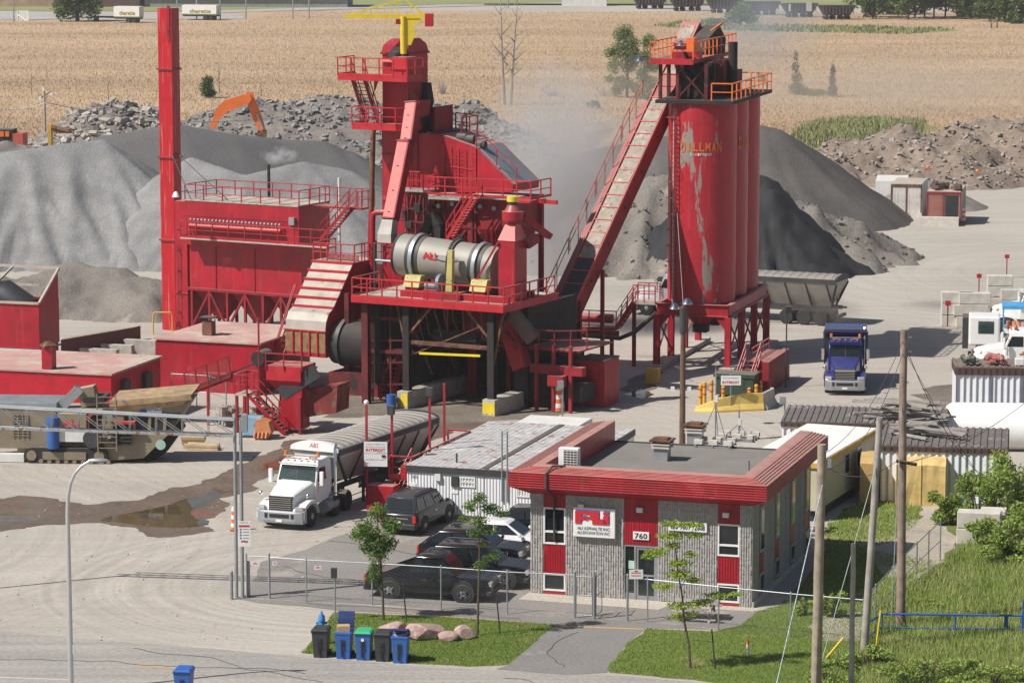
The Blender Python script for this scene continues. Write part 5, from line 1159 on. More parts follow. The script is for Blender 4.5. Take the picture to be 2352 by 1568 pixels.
cw=(xb-xa)*.35;MB().loft([[(xa-.04,bT-.04,hS),(xb+.04,bT-.04,hS),(xb+.04,bT+dT+.04,hS),(xa-.04,bT+dT+.04,hS)],[(xa+.08,bT+.02,hS+.45),(xb,bT+.02,hS+.45),(xb,bT+dT-.15,hS+.45),(xa+.08,bT+dT-.15,hS+.45)],[(xa+cw,bT+.1,hTp+.05),(xb-.05,bT+.1,hTp+.05),(xb-.05,bT+dT*.62,hTp+.05),(xa+cw,bT+dT*.62,hTp+.05)]]).build('head',RED,t)
mb=MB();mb.box(xa-.10,xb+.10,bT-.10,bT+dT+.10,hS-.12,hS-.004)
for z in(5.6,8.4,11.2,14.0):mb.box(xa-.06,xb+.06,bT-.06,bT+dT+.06,z,z+.09)
mb.build('flange',REDD,t)
mb=MB()
for a_ in(xa+.1,xb-.1):
 for b_ in(bT+.1,bT+dT-.1):mb.bar((a_,b_,0),(a_,b_,5.4),.2)
mb.bar((xa+.1,bT,.3),(xb-.1,bT,5.3),.1);mb.bar((xb-.1,bT,.3),(xa+.1,bT,5.3),.1);mb.build('leg_frame',REDD,t)
MB().box(xb-.9,xb-.1,bT-.35,bT-.045,hS-.2,hS+.35).build('drive_unit',STEELD,t)
def landing(px0,px1,py,b0_,b1_,nm,cham=None):
 z=PF.h(py,ob(px0,py,b0_).x,b0_);x0,x1=PF.a(px0,b0_,z),PF.a(px1,b0_,z)
 mb=MB();pts=[(x0,b0_),(x1,b0_),(x1,b1_),(x0,b1_)]if not cham else[(x0,b0_),(x1-cham,b0_),(x1,b0_+cham*.8),(x1,b1_),(x0,b1_)]
 mb.prism([(x,y,z-.28)for x,y in pts],(0,0,.27));lo=mb.build(nm,REDB,t)
 MB().prism([(x*.999,y,z-.008)for x,y in pts],(0,0,.02)).build('deck',SALM,lo)
 mb=MB();rail(mb,[(x0,b1_,z),*[(x,y,z)for x,y in pts[:-1]]],step=.9,r=.03,kick=.14);mb.build('guard_rail',REDB,lo);return x0,x1,z
ux0,ux1,uz_=landing(775.5,935,173,bT-2.0,bT-.06,'landing');lx0,lx1,lz_=landing(808,932,286,bT-2.0,bT-.06,'landing',.7)
mb=MB();mb.prism([(ux1-.1,bT-1.8,uz_-.3),(ux1-.1,bT-.05,uz_-.3),(ux1-.1,bT-.05,uz_-1.6)],(-.12,0,0));mb.prism([(xa,bT-1.0,uz_-.3),(ux0+2.2,bT-1.0,uz_-.3),(xa,bT-1.0,uz_-1.0)],(0,.1,0));mb.build('bracket',REDD,t)
mb=MB();s0=V((lx0+.35,bT-.9,lz_));s1=V((ux0+.25,bT-.9,uz_));stair(mb,s0,s1,(.85,0,0),13);mb.build('steep_stair',REDD,t)
MB().box(ob(906,150,bT-1.2).x,ob(938,150,bT-1.2).x,bT-1.5,bT-.2,uz_+.02,uz_+1.15).build('gearbox',REDB,t)
MB().tube((xb-.55,bT-1.0,hS-.15),(xb-.55,bT-.4,hS-.15),.28,14).build('motor',STEELD,t);MB().box(xa+.3,xb+.3,bT-1.3,bT-.06,hS-.5,hS-.42).build('motor_shelf',SALM,t)
jp=ob(927,122,bT-.6);jf=Fr(PF.p(jp.x,jp.y,0),3);hb_=jf.h(38);h0_=jf.h(124);ja0,ja1=jf.a(792,0,hb_),jf.a(976,0,hb_);hA=jf.h(-2)
t=thing('jib_crane','yellow jib crane with red counterweight on top of the red tower','jib crane',Fr(PF.p(jp.x,jp.y,h0_),3));dz=-h0_
MB().tube((0,0,0),(-.02,0,hb_-h0_),.19,14).build('post',YEL,t,smooth=True)
MB().bar((ja0,0,hb_-h0_),(ja1,0,hb_-h0_),.2,.24).build('beam',YEL,t)
mb=MB();ap=V((.05,0,hA-h0_));zb_=hb_-h0_+.12;mb.bar((ja0+.35,0,zb_),ap,.09);mb.bar(ap,(ja1-.05,0,zb_),.09)
for k in range(1,8):
 f_=k/8;x=ja0+.35+(ap.x-ja0-.35)*f_;mb.bar((x,0,zb_),(x,0,zb_+(ap.z-zb_)*f_),.06)
for f_ in(.35,.7):x=ap.x+(ja1-ap.x)*f_;mb.bar((x,0,zb_),(x,0,zb_+(ap.z-zb_)*(1-f_)),.06)
mb.build('tie_frame',YEL,t)
x1=jf.a(966,0,hb_);MB().prism([(.1,-.06,hb_-h0_-.13),(x1,-.06,hb_-h0_-.13),(x1,-.06,hb_-h0_-.35),(x1-.5,-.06,hb_-h0_-.5),(.75,-.06,hb_-h0_-1.0),(.45,-.06,hb_-h0_-1.7),(.2,-.06,.5),(.1,-.06,.5)],(0,.12,0)).build('gusset',YEL,t)
z0,z1=jf.h(61)-h0_,jf.h(31)-h0_;MB().box(ja1+.01,ja1+.5,-.25,.25,z0,z1).build('counterweight',REDB,t,bevel=.02);MB().cbox((-.25,0,hb_-h0_-.32),.4,.25,.3).build('hoist',REDD,t)
t=thing('inclined_chute','faded red inclined chute running down from the tower to the drum inlet','chute',PF)
A0=ob(948,238,5.8);A1=ob(936,325,4.8);B0=ob(930,327,4.7);B1=ob(896,503,3.0);C1=ob(888,556,2.5);ua=V((1,0,0))
for p_,q_,nm,m_,w_ in((A0,A1,'upper_section',SALM,.66),(B0,B1,'lower_section',SALM,.68)):
 mb=MB();mb.bar(p_,q_,w_,.62,up=V((0,1,0)));so=mb.build(nm,m_,t)
 d=(q_-p_).normalized();mb=MB();mb.bar(p_+ua*(w_/2+.06),q_+ua*(w_/2+.06),.1,.66,up=V((0,1,0)));mb.build('side_web',REDD,so)
 mb=MB();
 for f_ in(0,1):c_=p_.lerp(q_,f_);mb.bar(c_-d*.04,c_+d*.04,w_+.12,.72,up=V((0,1,0)))
 mb.build('flange',REDD,so)
 for f_ in(.3,.62,.9):
  c_=p_.lerp(q_,f_)-V((0,.33,0));MB().cbox(c_,.14,.05,.06).build('hatch_handle',STEELD,so)
MB().loft([[B1+V((x,y,0))for x,y in((-.36,-.33),(.36,-.33),(.36,.33),(-.36,.33))],[C1+V((x,y,.5))for x,y in((-.42,-.36),(.5,-.36),(.5,.4),(-.42,.4))],[C1+V((x,y,0))for x,y in((-.42,-.36),(.5,-.36),(.5,.4),(-.42,.4))]]).build('outlet_boot',mat('dusty_boot',(.42,.39,.35),.8,namt=.2),t)
MB().loft([[A0+V((x,y,.15))for x,y in((-.1,0),(.5,0),(.5,1.3),(-.1,1.3))],[A0+V((x,y,-.8))for x,y in((-.1,0),(.4,0),(.4,1.3),(-.1,1.3))]]).build('head_boot',REDD,t)
MB().loft([[ob(975,190,bT+.5)+V((x,y,0))for x,y in((-.3,-.3),(.3,-.3),(.3,.3),(-.3,.3))],[ob(985,235,bT+.3)+V((x,y,0))for x,y in((-.5,-.4),(.2,-.4),(.2,.3),(-.5,.3))],[ob(962,305,bT+.2)+V((x,y,0))for x,y in((-.6,-.4),(.2,-.4),(.2,.3),(-.6,.3))]]).build('dark_spout',DARK,t)
mb=MB();b_=bT+.4;e0=ob(884,291,b_);e1=ob(866,291,b_);e2=ob(857,305,b_);e3=ob(853,480,b_);e4=ob(848,640,b_)
mb.pipe([e0,e1,ob(860,294,b_),e2,e3],.16,12);t=thing('vent_pipe','rusty brown vertical pipe bending into the left side of the red tower','pipe',PF);mb.build('rusty_pipe',RUST,t,smooth=True);MB().pipe([e3,e4],.17,12).build('red_lower_pipe',REDD,t,smooth=True)
mb=MB();mb.pipe([ob(884,488,b_-.5),ob(866,488,b_-.5),ob(858,492,b_-.5),ob(856,502,b_-.5),ob(855,640,b_-.5)],.17,12);single(mb,'air_pipe',RED,'thick red pipe with an elbow beside the rusty pipe','pipe',PF,smooth=True)
bS=6.9;dS=3.4
t=thing('screen_house','red riveted screening house with sloping roof beside the elevator tower','screening house',PF)
pl=[ob(x,y,bS)for x,y in((941,306),(1010,308),(1092,338),(1178,424),(1176,442),(941,442))]
mb=MB();mb.prism(pl,(0,dS,0));rs=random.Random(2)
for k in range(6):
 for j in range(9):
  c_=ob(1022+k*12.5,345+j*9+k*1.5,bS-.02);mb.cbox(c_,.09,.05,.05)
so=mb.build('casing',RED,t)
mb=MB()
for k in range(5):a_,c_=ob(1020+k*17,336+k*3,bS-.03),ob(1020+k*17,418,bS-.03);mb.bar(a_,c_,.05,.05)
mb.bar(ob(1020,380,bS-.03),ob(1093,392,bS-.03),.05);mb.bar(ob(1092,340,bS-.03),ob(1092,420,bS-.03),.1)
mb.build('stiffener',REDB,so)
mb=MB();mb.prism([p+V((0,-.01,.04))for p in(pl[0],pl[1])]+[p+V((0,dS+.01,.04))for p in(pl[1],pl[0])],(0,0,.03));mb.build('roof_plate',STEELD,t)
sl_=MB();p2,p3=pl[2],pl[3];n_=V((p3.z-p2.z,0,-(p3.x-p2.x))).normalized()*-.03
sl_.hexa([p2+V((0,.3,0))+n_*0,p3+V((0,.3,0)),p3+V((0,dS-.3,0)),p2+V((0,dS-.3,0)),p2+V((0,.3,0))+n_*2,p3+V((0,.3,0))+n_*2,p3+V((0,dS-.3,0))+n_*2,p2+V((0,dS-.3,0))+n_*2]);sl_.build('slope_plate',STEEL,t)
mb=MB();p_=ob(995,306,bS+1.6);q_=ob(1018,306,bS+1.6);MB().box(p_.x-1.0,q_.x,bS+1.2,bS+1.4,pl[0].z,pl[0].z+1.5).build('wind_board',REDD,t);MB().box(q_.x,q_.x+.12,bS+.4,bS+2.6,pl[0].z-.2,pl[0].z+1.6).build('wind_board',REDD,t)
rail(mb,[(q_.x+.2,bS+2.8,pl[1].z),(q_.x+1.7,bS+2.8,pl[1].z-.1),(q_.x+1.7,bS+.8,pl[1].z-.1)],step=.9,r=.035);mb.build('roof_rail',REDD,t)
for px_,py_ in((1080,322),(1105,335),(1062,318)):c_=ob(px_,py_,bS+.6);MB().tube(c_+V((-.3,0,.05)),c_+V((.3,0,.05)),.26,12).build('vibrator_motor',STEELD,t)
mb=MB();mb.bar(pl[2]+V((.1,.1,1.0)),pl[3]+V((.3,.1,.9)),.05)
for f_ in(0,.5,1):c_=pl[2].lerp(pl[3],f_)+V((.2*f_,.1,0));mb.bar(c_,c_+V((0,0,.95)),.05)
mb.build('slope_rail',RED,t)
dk=4.9;zd_=PF.h(448,ob(1000,448,dk).x,dk);t=thing('access_deck','railed access deck with stair below the screening house','walkway',PF)
xs=[PF.a(p,dk,zd_)for p in(905,980,983,1060,1170,1218)]
for(x0,x1,b0_,z,m_)in((PF.a(903,5.8,zd_),PF.a(1000,5.8,zd_),5.8,zd_+.15,WOODG),(xs[2],PF.a(1055,dk,zd_),dk,zd_-.12,WOODG),(xs[3],xs[4],dk+.3,zd_+.03,DUSTM),(xs[4],xs[5],dk,zd_-.05,REDB)):
 MB().box(x0,x1,b0_,bS-.01,z-.14,z).build('deck',m_,t)
mb=MB();rail(mb,[(PF.a(913,5.8,zd_),5.85,zd_+.15),(PF.a(1000,5.8,zd_),5.85,zd_+.15)],step=1);rail(mb,[(xs[2],bS-.2,zd_),(xs[2],dk+.05,zd_),(xs[3],dk+.05,zd_),(xs[4]-.6,dk+.3,zd_),(xs[5],dk+.05,zd_),(xs[5],dk+2.6,zd_)],step=1.1,r=.035,kick=.15);mb.build('guard_rail',REDB,t)
mb=MB();mb.bar((xs[5]-.9,dk+.9,zd_-.1),(xs[5]+1.3,dk+.9,zd_-.15),.2,.25);mb.build('monorail',REDB,t)
mb=MB();s1=ob(1098,453,dk-.1);s0=ob(1040,548,dk-.1);stair(mb,s0,s1,(0,-.8,0),14);mb.build('steep_stair',REDB,t)
t=thing('hot_bins','dark red storage bins on legs under the screening house behind the drum','storage bin',PF)
x0,x1=ob(1003,500,bS-.9).x,ob(1166,500,bS-.9).x;zt=zd_-.2;zc=PF.h(520,x0,bS-.9)
MB().loft([[(x0+.6,bS-.1,zc-2.4),(x1-1.0,bS-.1,zc-2.4),(x1-1.0,bS+2.2,zc-2.4),(x0+.6,bS+2.2,zc-2.4)],[(x0,bS-.9,zc),(x1,bS-.9,zc),(x1,bS+3.2,zc),(x0,bS+3.2,zc)],[(x0,bS-.9,zt),(x1,bS-.9,zt),(x1,bS+3.2,zt),(x0,bS+3.2,zt)]]).build('bin_body',REDD,t)  # darker red stands in for the shade of the deck above
mb=MB()
for x in(x0-.2,x0+2.3,x1-2.2,x1+.1):
 for b_ in(bS-.9,bS+3.2):mb.bar((x,b_,0),(x,b_,zt),.26)
for k in range(3):
 xx=[x0-.2,x0+2.3,x1-2.2,x1+.1];mb.bar((xx[k],bS-.95,zc-2.6),(xx[k+1],bS-.95,zc+.2),.14);mb.bar((xx[k+1],bS-.95,zc-2.6),(xx[k],bS-.95,zc+.2),.14);mb.bar((xx[k],bS-.95,3.4),(xx[k+1],bS-.95,3.4),.2)
mb.build('leg_frame',REDD,t)
for px_ in(1035,1074,1098):c_=ob(px_,476,bS-.95);MB().ball(c_,.12,5).build('gauge',STEELD,t)
mb=MB();mb.bar(ob(992,498,bS-1.6),ob(972,545,bS-1.6),.45,.5);mb.bar(ob(990,492,bS-1.6),ob(1008,520,bS-1.6),.5,.5);mb.bar(ob(1008,518,bS-1.6),ob(1006,600,bS-1.6),.5,.5);mb.build('forked_spout',DARK,t)
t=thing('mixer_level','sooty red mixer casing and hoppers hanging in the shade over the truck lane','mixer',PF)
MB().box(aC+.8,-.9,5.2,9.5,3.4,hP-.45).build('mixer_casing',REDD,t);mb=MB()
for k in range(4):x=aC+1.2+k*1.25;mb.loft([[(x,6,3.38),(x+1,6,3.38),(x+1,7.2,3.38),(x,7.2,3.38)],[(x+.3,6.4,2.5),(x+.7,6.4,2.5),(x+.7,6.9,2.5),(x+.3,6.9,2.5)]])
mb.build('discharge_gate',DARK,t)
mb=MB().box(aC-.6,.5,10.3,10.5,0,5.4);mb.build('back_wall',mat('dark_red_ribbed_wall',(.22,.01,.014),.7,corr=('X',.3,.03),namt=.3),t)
MB().box(.5,.65,3.2,9.5,2.2,hP-.45).build('side_wall',DARK,t);mb=MB();mb.box(aC-3.0,aC-.8,1.5,6.0,3.2,hP-.45).box(aC-.5,-1.2,7.6,9.8,.3,3.3);mb.tube((aC-2.5,.9,1.2),(aC-2.5,.9,hP-.5),.25,10);mb.tube((-1.4,1.0,4.2),(-4.4,1.2,4.2),.35,12);mb.pipe([(-.6,.6,hP-.5),(-.7,.8,4.4),(-2.4,1.4,3.7),(-4.8,2.2,3.8)],.12,7);mb.build('shade_casing',DARK,t);MB().box(aC-.75,aC-.6,6.2,12,.3,hP).build('side_wall',REDD,t)  # dark boxes and pipes added to deepen the shade under the platform
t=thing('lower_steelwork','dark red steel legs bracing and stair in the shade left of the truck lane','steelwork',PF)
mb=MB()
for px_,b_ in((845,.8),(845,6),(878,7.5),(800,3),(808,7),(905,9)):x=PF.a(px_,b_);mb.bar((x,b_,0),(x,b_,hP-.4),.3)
x=PF.a(845,.8);mb.bar((x,.8,3),(aC,.8,3.1),.2);mb.bar((x,.8,5),(aC,.8,5),.2);mb.bar((x,.8,.5),(aC+.2,1.2,4.5),.15);mb.build('leg_frame',REDSH,t)
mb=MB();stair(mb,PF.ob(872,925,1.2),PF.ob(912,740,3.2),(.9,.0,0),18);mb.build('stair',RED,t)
MB().box(PF.a(770,8),aC-.8,9.0,9.3,0,7.0).build('sheet_wall',REDSH,t);MB().box(PF.a(850,5),aC-1,4.2,7,.3,2.6).build('machine_casing',DARK,t)
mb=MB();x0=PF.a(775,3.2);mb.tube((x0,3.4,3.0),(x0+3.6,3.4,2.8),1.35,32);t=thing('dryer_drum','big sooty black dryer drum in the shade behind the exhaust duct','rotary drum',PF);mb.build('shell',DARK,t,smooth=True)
mb=MB();mb.tube((x0+.5,3.4,2.99),(x0+.75,3.4,2.98),1.48,32);mb.build('riding_ring',STEELD,t,smooth=True);MB().box(x0,x0+3.4,2.2,4.6,0,1.3).build('cradle',REDSH,t)
DF=Fr(G(749,905),28);aW=DF.a(655,0,3.7);q={}
T1=DF.oa(811,607,0);T2=DF.oa(766,709,0);T3=DF.oa(749.5,762,0);hB=DF.h(822,0,0);T3=V((0,0,DF.h(762,0,0)))
crv=[T3+V((0,.0,0)),V((0,T2.y*.12,T3.z+(T2.z-T3.z)*.45)),V((0,T2.y*.42,T3.z+(T2.z-T3.z)*.80)),T2]
prof=[V((0,0,hB))]+crv+[T1,V((0,T1.y+2.6,T1.z+.05)),V((0,T1.y+2.6,T1.z-3.2)),V((0,T1.y*.8,T1.z-3.6)),V((0,T2.y+1.1,T2.z-2.5)),V((0,T2.y+.9,hB))]
t=thing('exhaust_duct','wide curved exhaust duct with dusty pale cover plates left of the drum platform','duct',DF)
mb=MB();mb.prism([(aW,p.y,p.z)for p in prof],(-aW,0,0));mb.build('casing',RED,t)
plate=[T2,T1];n_=V((0,-(T1.z-T2.z),(T1.y-T2.y))).normalized()
def strip(m_,nm,pts,off=.02,ins=.02):
 mb=MB();k=len(pts);mb.loft([[(x,p.y+nn.y*off,p.z+nn.z*off)for p,nn in pts]for x in(aW+ins,-ins)],cap=False,closed=False);mb.loft([[(x,p.y+nn.y*.004,p.z+nn.z*.004)for p,nn in pts]for x in(aW+ins,-ins)],cap=False,closed=False);return mb.build(nm,m_,t)
cn=[V((0,-1,0)),V((0,-.95,.3)).normalized(),V((0,-.8,.6)).normalized(),n_]
strip(mat('sooty_pale_plate',(.40,.36,.31),.6,.1,namt=.2,nscale=.8,spots=[(1.2,.6,(.25,.17,.12))]),'curved_plate',list(zip(crv,cn)))
strip(RUSTO,'front_plate',[(V((0,0,hB+.25)),V((0,-1,0))),(T3,V((0,-1,0)))])
for k in range(5):
 p_,q_=T2.lerp(T1,k/5+.02),T2.lerp(T1,(k+1)/5-.005);strip(DUSTM,'cover_plate',[(p_,n_),(q_,n_)],.03)
mb=MB()
for k in range(6):c_=T2.lerp(T1,k/5)+n_*.08;mb.bar((aW-.05,c_.y,c_.z),(.05,c_.y,c_.z),.10,.14)
mb.bar((aW-.06,-.05,T3.z),(.06,-.05,T3.z),.08)
for k in range(1,5):x=aW*k/5+.02;mb.bar((x,-.06,hB+.1),(x,-.06,T3.z-.04),.08)
mb.build('rib',REDB,t)
mb=MB();ladder(mb,(aW-.75,-1.2,DF.h(880,aW,0)),V((aW-.2,1.6,T2.z+.2)),(.5,0,0),16);ladder(mb,(aW-.95,-1.2,DF.h(880,aW,0)),V((aW-.35,1.7,T2.z+1.2)),(.1,0,0),1);mb.build('ladder',RED,t)
zq=T1.z+.1;x0,x1=DF.a(720,T1.y,zq),DF.a(872,T1.y,zq);MB().box(x0,DF.a(812,T1.y,zq),T1.y-.1,T1.y+2.7,zq-.08,zq).build('top_deck',DUSTM,t)
mb=MB();xr=DF.a(814,T1.y,zq);rail(mb,[(x0,T1.y+2.6,zq),(x0,T1.y,zq),(xr,T1.y,zq),(xr,T1.y+2.6,zq)],step=.9,r=.035);rail(mb,[(xr,T1.y+1.2,zq),(xr+2.6,T1.y+2.8,zq)],step=1);rail(mb,[(xr+2.7,T1.y+2.6,zq),(xr,T1.y+3.6,zq+.1)],step=1);mb.build('guard_rail',REDB,t)
mb=MB();
for k in range(26):x=x0+.5+(xr-x0-.6)*k/26;mb.bar((x,T1.y+.8,zq),(x,T1.y+.8,zq+.35),.04)
mb.build('bag_cage_pins',RED,t)
mb=MB();p_=DF.oa(830,640,xr+.5);mb.tube((xr+1.2,T1.y+.4,1.0),(xr+1.2,T1.y+.4,zq+1.2),.09,8);mb.build('grey_standpipe',STEELD,t)
mb=MB();p_=V((xr+1.2,T1.y+.4,zq+.2));mb.tube(p_,p_+V((3.0,.3,-.1)),.08,8);mb.build('grey_pipe',STEEL,t)
rs=random.Random(21);t=thing('pipework','red and grey pipes trays and boxes fixed over the mixing tower','pipework',PF)
mb=MB()
for k in range(7):x=xb+.25+k*.42;z=rs.uniform(7.2,9.5);mb.pipe([(x,bS-1.2+.1*(k%3),hP+.1),(x,bS-1.2,z),(x+rs.uniform(-.8,.8),bS-1.0,z+.3),(x+rs.uniform(-.3,.3),bS-.95,zd_-.2)],.05+.03*(k%2),6)
mb.build('red_pipes',REDD,t,smooth=True);mb=MB()
for k in range(6):z=hP+.8+k*.75;mb.bar((xb+.1,bS-1.05,z),(xb+4.8+rs.uniform(-1,.8),bS-1.05,z+rs.uniform(-.3,.3)),.07,.12)
for k in range(5):x=xb+.6+k*1.1;mb.bar((x,bS-1.08,hP+.3),(x,bS-1.08,zd_-.3),.09)
mb.build('cross_members',REDSH,t);mb=MB()
for k in range(12):mb.cbox((rs.uniform(xb+.2,xb+5.5),bS-1.15,rs.uniform(hP+.6,zd_-.8)),rs.uniform(.15,.45),.2,rs.uniform(.2,.6))
mb.build('small_boxes',DARK,t);mb=MB();ladder(mb,(xa-.25,bT+.4,5.5),(xa-.25,bT+.4,lz_-.3),(0,.45,0),26);ladder(mb,(xb+.3,bS-.12,zd_),(xb+.3,bS-.12,pl[0].z),(.4,0,0),12);mb.build('ladder',REDD,t)
mb=MB()
for k in range(8):x=aC+.4+k*.62;mb.pipe([(x,.3,hP-.45),(x+rs.uniform(-.3,.3),.6,hP-rs.uniform(1.0,2.2)),(x+rs.uniform(-.5,.5),1.6,hP-rs.uniform(2.2,3.2))],.035,5)
mb.bar((aC,.1,3.0),(0,.1,5.4),.07);mb.bar((aC,3,1.5),(aC,.3,5.2),.09);mb.bar((aC,3.2,5.2),(aC,5.8,1.5),.09);mb.build('hanging_hoses',RUST,t)
mb=MB()
for k in range(5):x=aL_+.5+k*.62;mb.bar((x,.9+.5*(k%2),0),(x,.9+.5*(k%2),hP-.45),.1)
for k in range(4):mb.bar((aL_+.4,.8,1.0+k*1.3),(aC-.3,1.0,1.2+k*1.3),.09)
mb.box(aL_+.4,aC-.4,1.0,1.4,3.1,3.2);mb.build('side_frame',REDSH,t);
for k in range(5):c_=ob(1010+k*32,470+rs.uniform(-8,14),bS-.98);MB().tube(c_,c_+V((0,-.22,0)),.14,10).build('gauge',STEEL,t)
# filter house and stack
g_=ray(688,700);BF=Fr(P(688,700,213).xy.to_3d(),29);ob,oa=BF.ob,BF.oa
zt=BF.h(476);zw=BF.h(558);z1_=BF.h(680);x0=ob(424,465,0).x;D_=max(3.5,BF.b(757,0,zt));lw=.35
print('filter house',x0,D_,zt,zw,z1_)
t=thing('filter_house','long red filter house with railed roof and side walkway beside the stack','filter house',BF)
MB().box(x0,0,0,D_,zw-.6,zt).build('upper_casing',RED,t);MB().box(x0+.1,-.05,lw,D_-.2,z1_,zw-.61).build('lower_casing',RED,t)
mb=MB();n=14
for k in range(n):a_,b_=x0+(-x0)*k/n,x0+(-x0)*(k+.94)/n;mb.box(a_,b_,-.04,D_+.04,zt+.001,zt+.06+.02*(k%2))
mb.build('roof_plates',DUSTM,t)
mb=MB();mb.box(x0-.05,.05,.2,.45,z1_-.18,z1_-.002).box(x0-.05,.05,D_-.45,D_-.2,z1_-.18,z1_-.002);hg=z1_-2.6;N_=6
for b_ in(.3,D_-.3):
 for k in range(N_+1):
  x=x0+.3-(x0+.5)*k/N_;mb.bar((x,b_,0),(x,b_,z1_-.18),.16)
  if k<N_ and b_<1:x2=x0+.3-(x0+.5)*(k+1)/N_;p_,q_=((x,b_,z1_-.2),(x2,b_,hg))if k%2 else((x,b_,hg),(x2,b_,z1_-.2));mb.bar(p_,q_,.14)
mb.build('leg_frame',REDD,t);mb=MB()
for k in range(3):xa_=x0+.3-(x0)*k/3;w_=-x0/3-.3;mb.loft([[(xa_+w_*.4,D_*.4,z1_-2.2),(xa_+w_*.6,D_*.4,z1_-2.2),(xa_+w_*.6,D_*.6,z1_-2.2),(xa_+w_*.4,D_*.6,z1_-2.2)],[(xa_,.5,z1_-.19),(xa_+w_,.5,z1_-.19),(xa_+w_,D_-.5,z1_-.19),(xa_,D_-.5,z1_-.19)]])
mb.build('dust_hopper',REDD,t)
wl,wr=ob(414,560,-1.0).x,ob(752,570,-1.0).x;MB().box(wl,wr,-1.0,-.01,zw-.1,zw).build('walkway_deck',DUSTM,t)
mb=MB();rail(mb,[(wl,-.2,zw),(wl,-.97,zw),(wr,-.97,zw)],step=1.35,r=.03,kick=.14);rail(mb,[(x0,D_,zt),(x0,.05,zt),(0,.05,zt),(0,D_,zt),(x0,D_,zt)],step=1.5,r=.03);mb.build('guard_rail',RED,t)
za,zb=BF.h(512,x0+.5,-.1),BF.h(503,x0+.5,-.1);mb=MB();mb.tube((x0+.6,-.3,za-.15),(-1.2,-.3,za-.15),.14,10);mf=mb.build('air_manifold',REDB,t,smooth=True)
mb=MB()
for k in range(25):
 x=x0+.7+k*(-x0-2.0)/24;mb.ball((x,-.3,zb),.10,5);mb.tube((x,-.3,za-.05),(x,-.3,zb),.03,5)
mb.build('pulse_valves',STEEL,mf,smooth=True);t_=ob(672,508,-.06);MB().cbox((t_.x,-.12,t_.z),.42,.22,.5).build('junction_box',STEEL,t)
mb=MB();mb.box(x0-.03,-.0,-.03,-.002,zt-1.0,zt-.95);
for x in(x0+2.2,x0+5.3):mb.box(x,x+.05,lw-.05,lw-.002,z1_,zw-.62)
mb.build('seam',REDD,t)
p_=BF.p(.1,1.0);SP=Fr(BF.p(0,.8),29);zs=SP.h(468,1.2);xr=SP.a(816,0,zs);MB().box(.05,xr,1.6,3.2,zt-.14,zt-.02).build('side_platform',REDD,t)
mb=MB();rail(mb,[(.05,3.2,zt),(xr,3.2,zt),(xr,1.6,zt),(xr-.3,1.6,zt)],step=1.0,r=.03);mb.build('guard_rail',RED,t)
mb=MB();stair(mb,ob(728,558,1.2),ob(800,474,1.2),(0,1.0,0),13);mb.build('steep_stair',RED,t)
for px_,y0_,y1_,m_,lb,cat_ in((780,560,408,WHITED,'white thin flue pipe behind the filter house stair','pipe'),(618,470,378,DARK,'thin black flue pipe giving off white smoke behind the filter house','pipe')):
 c_=P(px_,y0_,219);f_=Fr((c_.x,c_.y));single(MB().tube((0,0,f_.h(y0_)),(0,0,f_.h(y1_)),.10,8),'flue_pipe',m_,lb,cat_,f_)
FLUE=Vector((f_.loc.x,f_.loc.y,f_.h(378)))
KF=Fr(P(404,765,219.5).xy.to_3d(),27);xs_,ys_=KF.a(373),KF.b(421.5);zt2=KF.h(20)
t=thing('stack','tall square red exhaust stack with flanged sections and white streaks','stack',KF)
SM=mat('streaked_stack_paint',(.45,.006,.014),.4,namt=.12,streak=.45,scol=(.7,.45,.42),spots=[(1.5,.68,(.3,.01,.02))])
zj=[0]+[KF.h(y)for y in(553,363,160)]+[zt2]
for k in range(4):
 ins=.0;MB().box(xs_+ins,0-ins,ins,ys_-ins,zj[k]+(.0 if k else 0),zj[k+1]-.002).build('section',SM,t)
 if k:MB().box(xs_-.10,.10,-.10,ys_+.10,zj[k]-.05,zj[k]+.06).build('flange',REDD,t)
MB().box(xs_+.8,xs_+.98,-.06,-.002,zt2-2.2,zt2+.2).build('lifting_lug',REDD,t);mb=MB();zz=KF.h(363)+.3
mb.pipe([(0,.4,zz),KF.l(BF.p(x0+2.8,1.0,zt+.1))],.035,5);mb.pipe([(-.1,-.02,zz),KF.l(BF.p(x0+.6,-.1,zt+.1))],.03,5);mb.build('stay_rod',STEELD,t)
HF=Fr(BF.p(x0,.25),29);q_=HF.l(BF.p(x0,0));xw=HF.a(401,0,8);t=thing('stack_plenum','tall flat red duct standing between the stack and the filter house','duct',HF)
MB().box(xw,-.02,0,2.4,0,HF.h(463)).build('casing',RED,t);mb=MB();mb.box(xw-.04,.02,-.06,2.44,HF.h(676),HF.h(676)+.1);mb.build('flange',REDD,t)
mb=MB();xl_=HF.a(415);mb.bar((xl_,-.18,.2),(xl_,-.18,HF.h(560)),.035);
for k in range(5):mb.bar((xl_,-.3,1.5+k*1.4),(xl_,0,1.5+k*1.4),.06)
mb.build('conduit',STEELD,t);c_=P(404,452,214);lf=thing('floodlight','white floodlight hung on the filter house corner by the stack','floodlight',c_)
MB().lathe((0,0,0),[(.05,.35),(.12,.3),(.26,0),(.25,-.02)],14).build('reflector',WHITE,lf,smooth=True);MB().bar((0,0,.3),(.8,.2,.38),.05).build('arm',STEELD,lf)
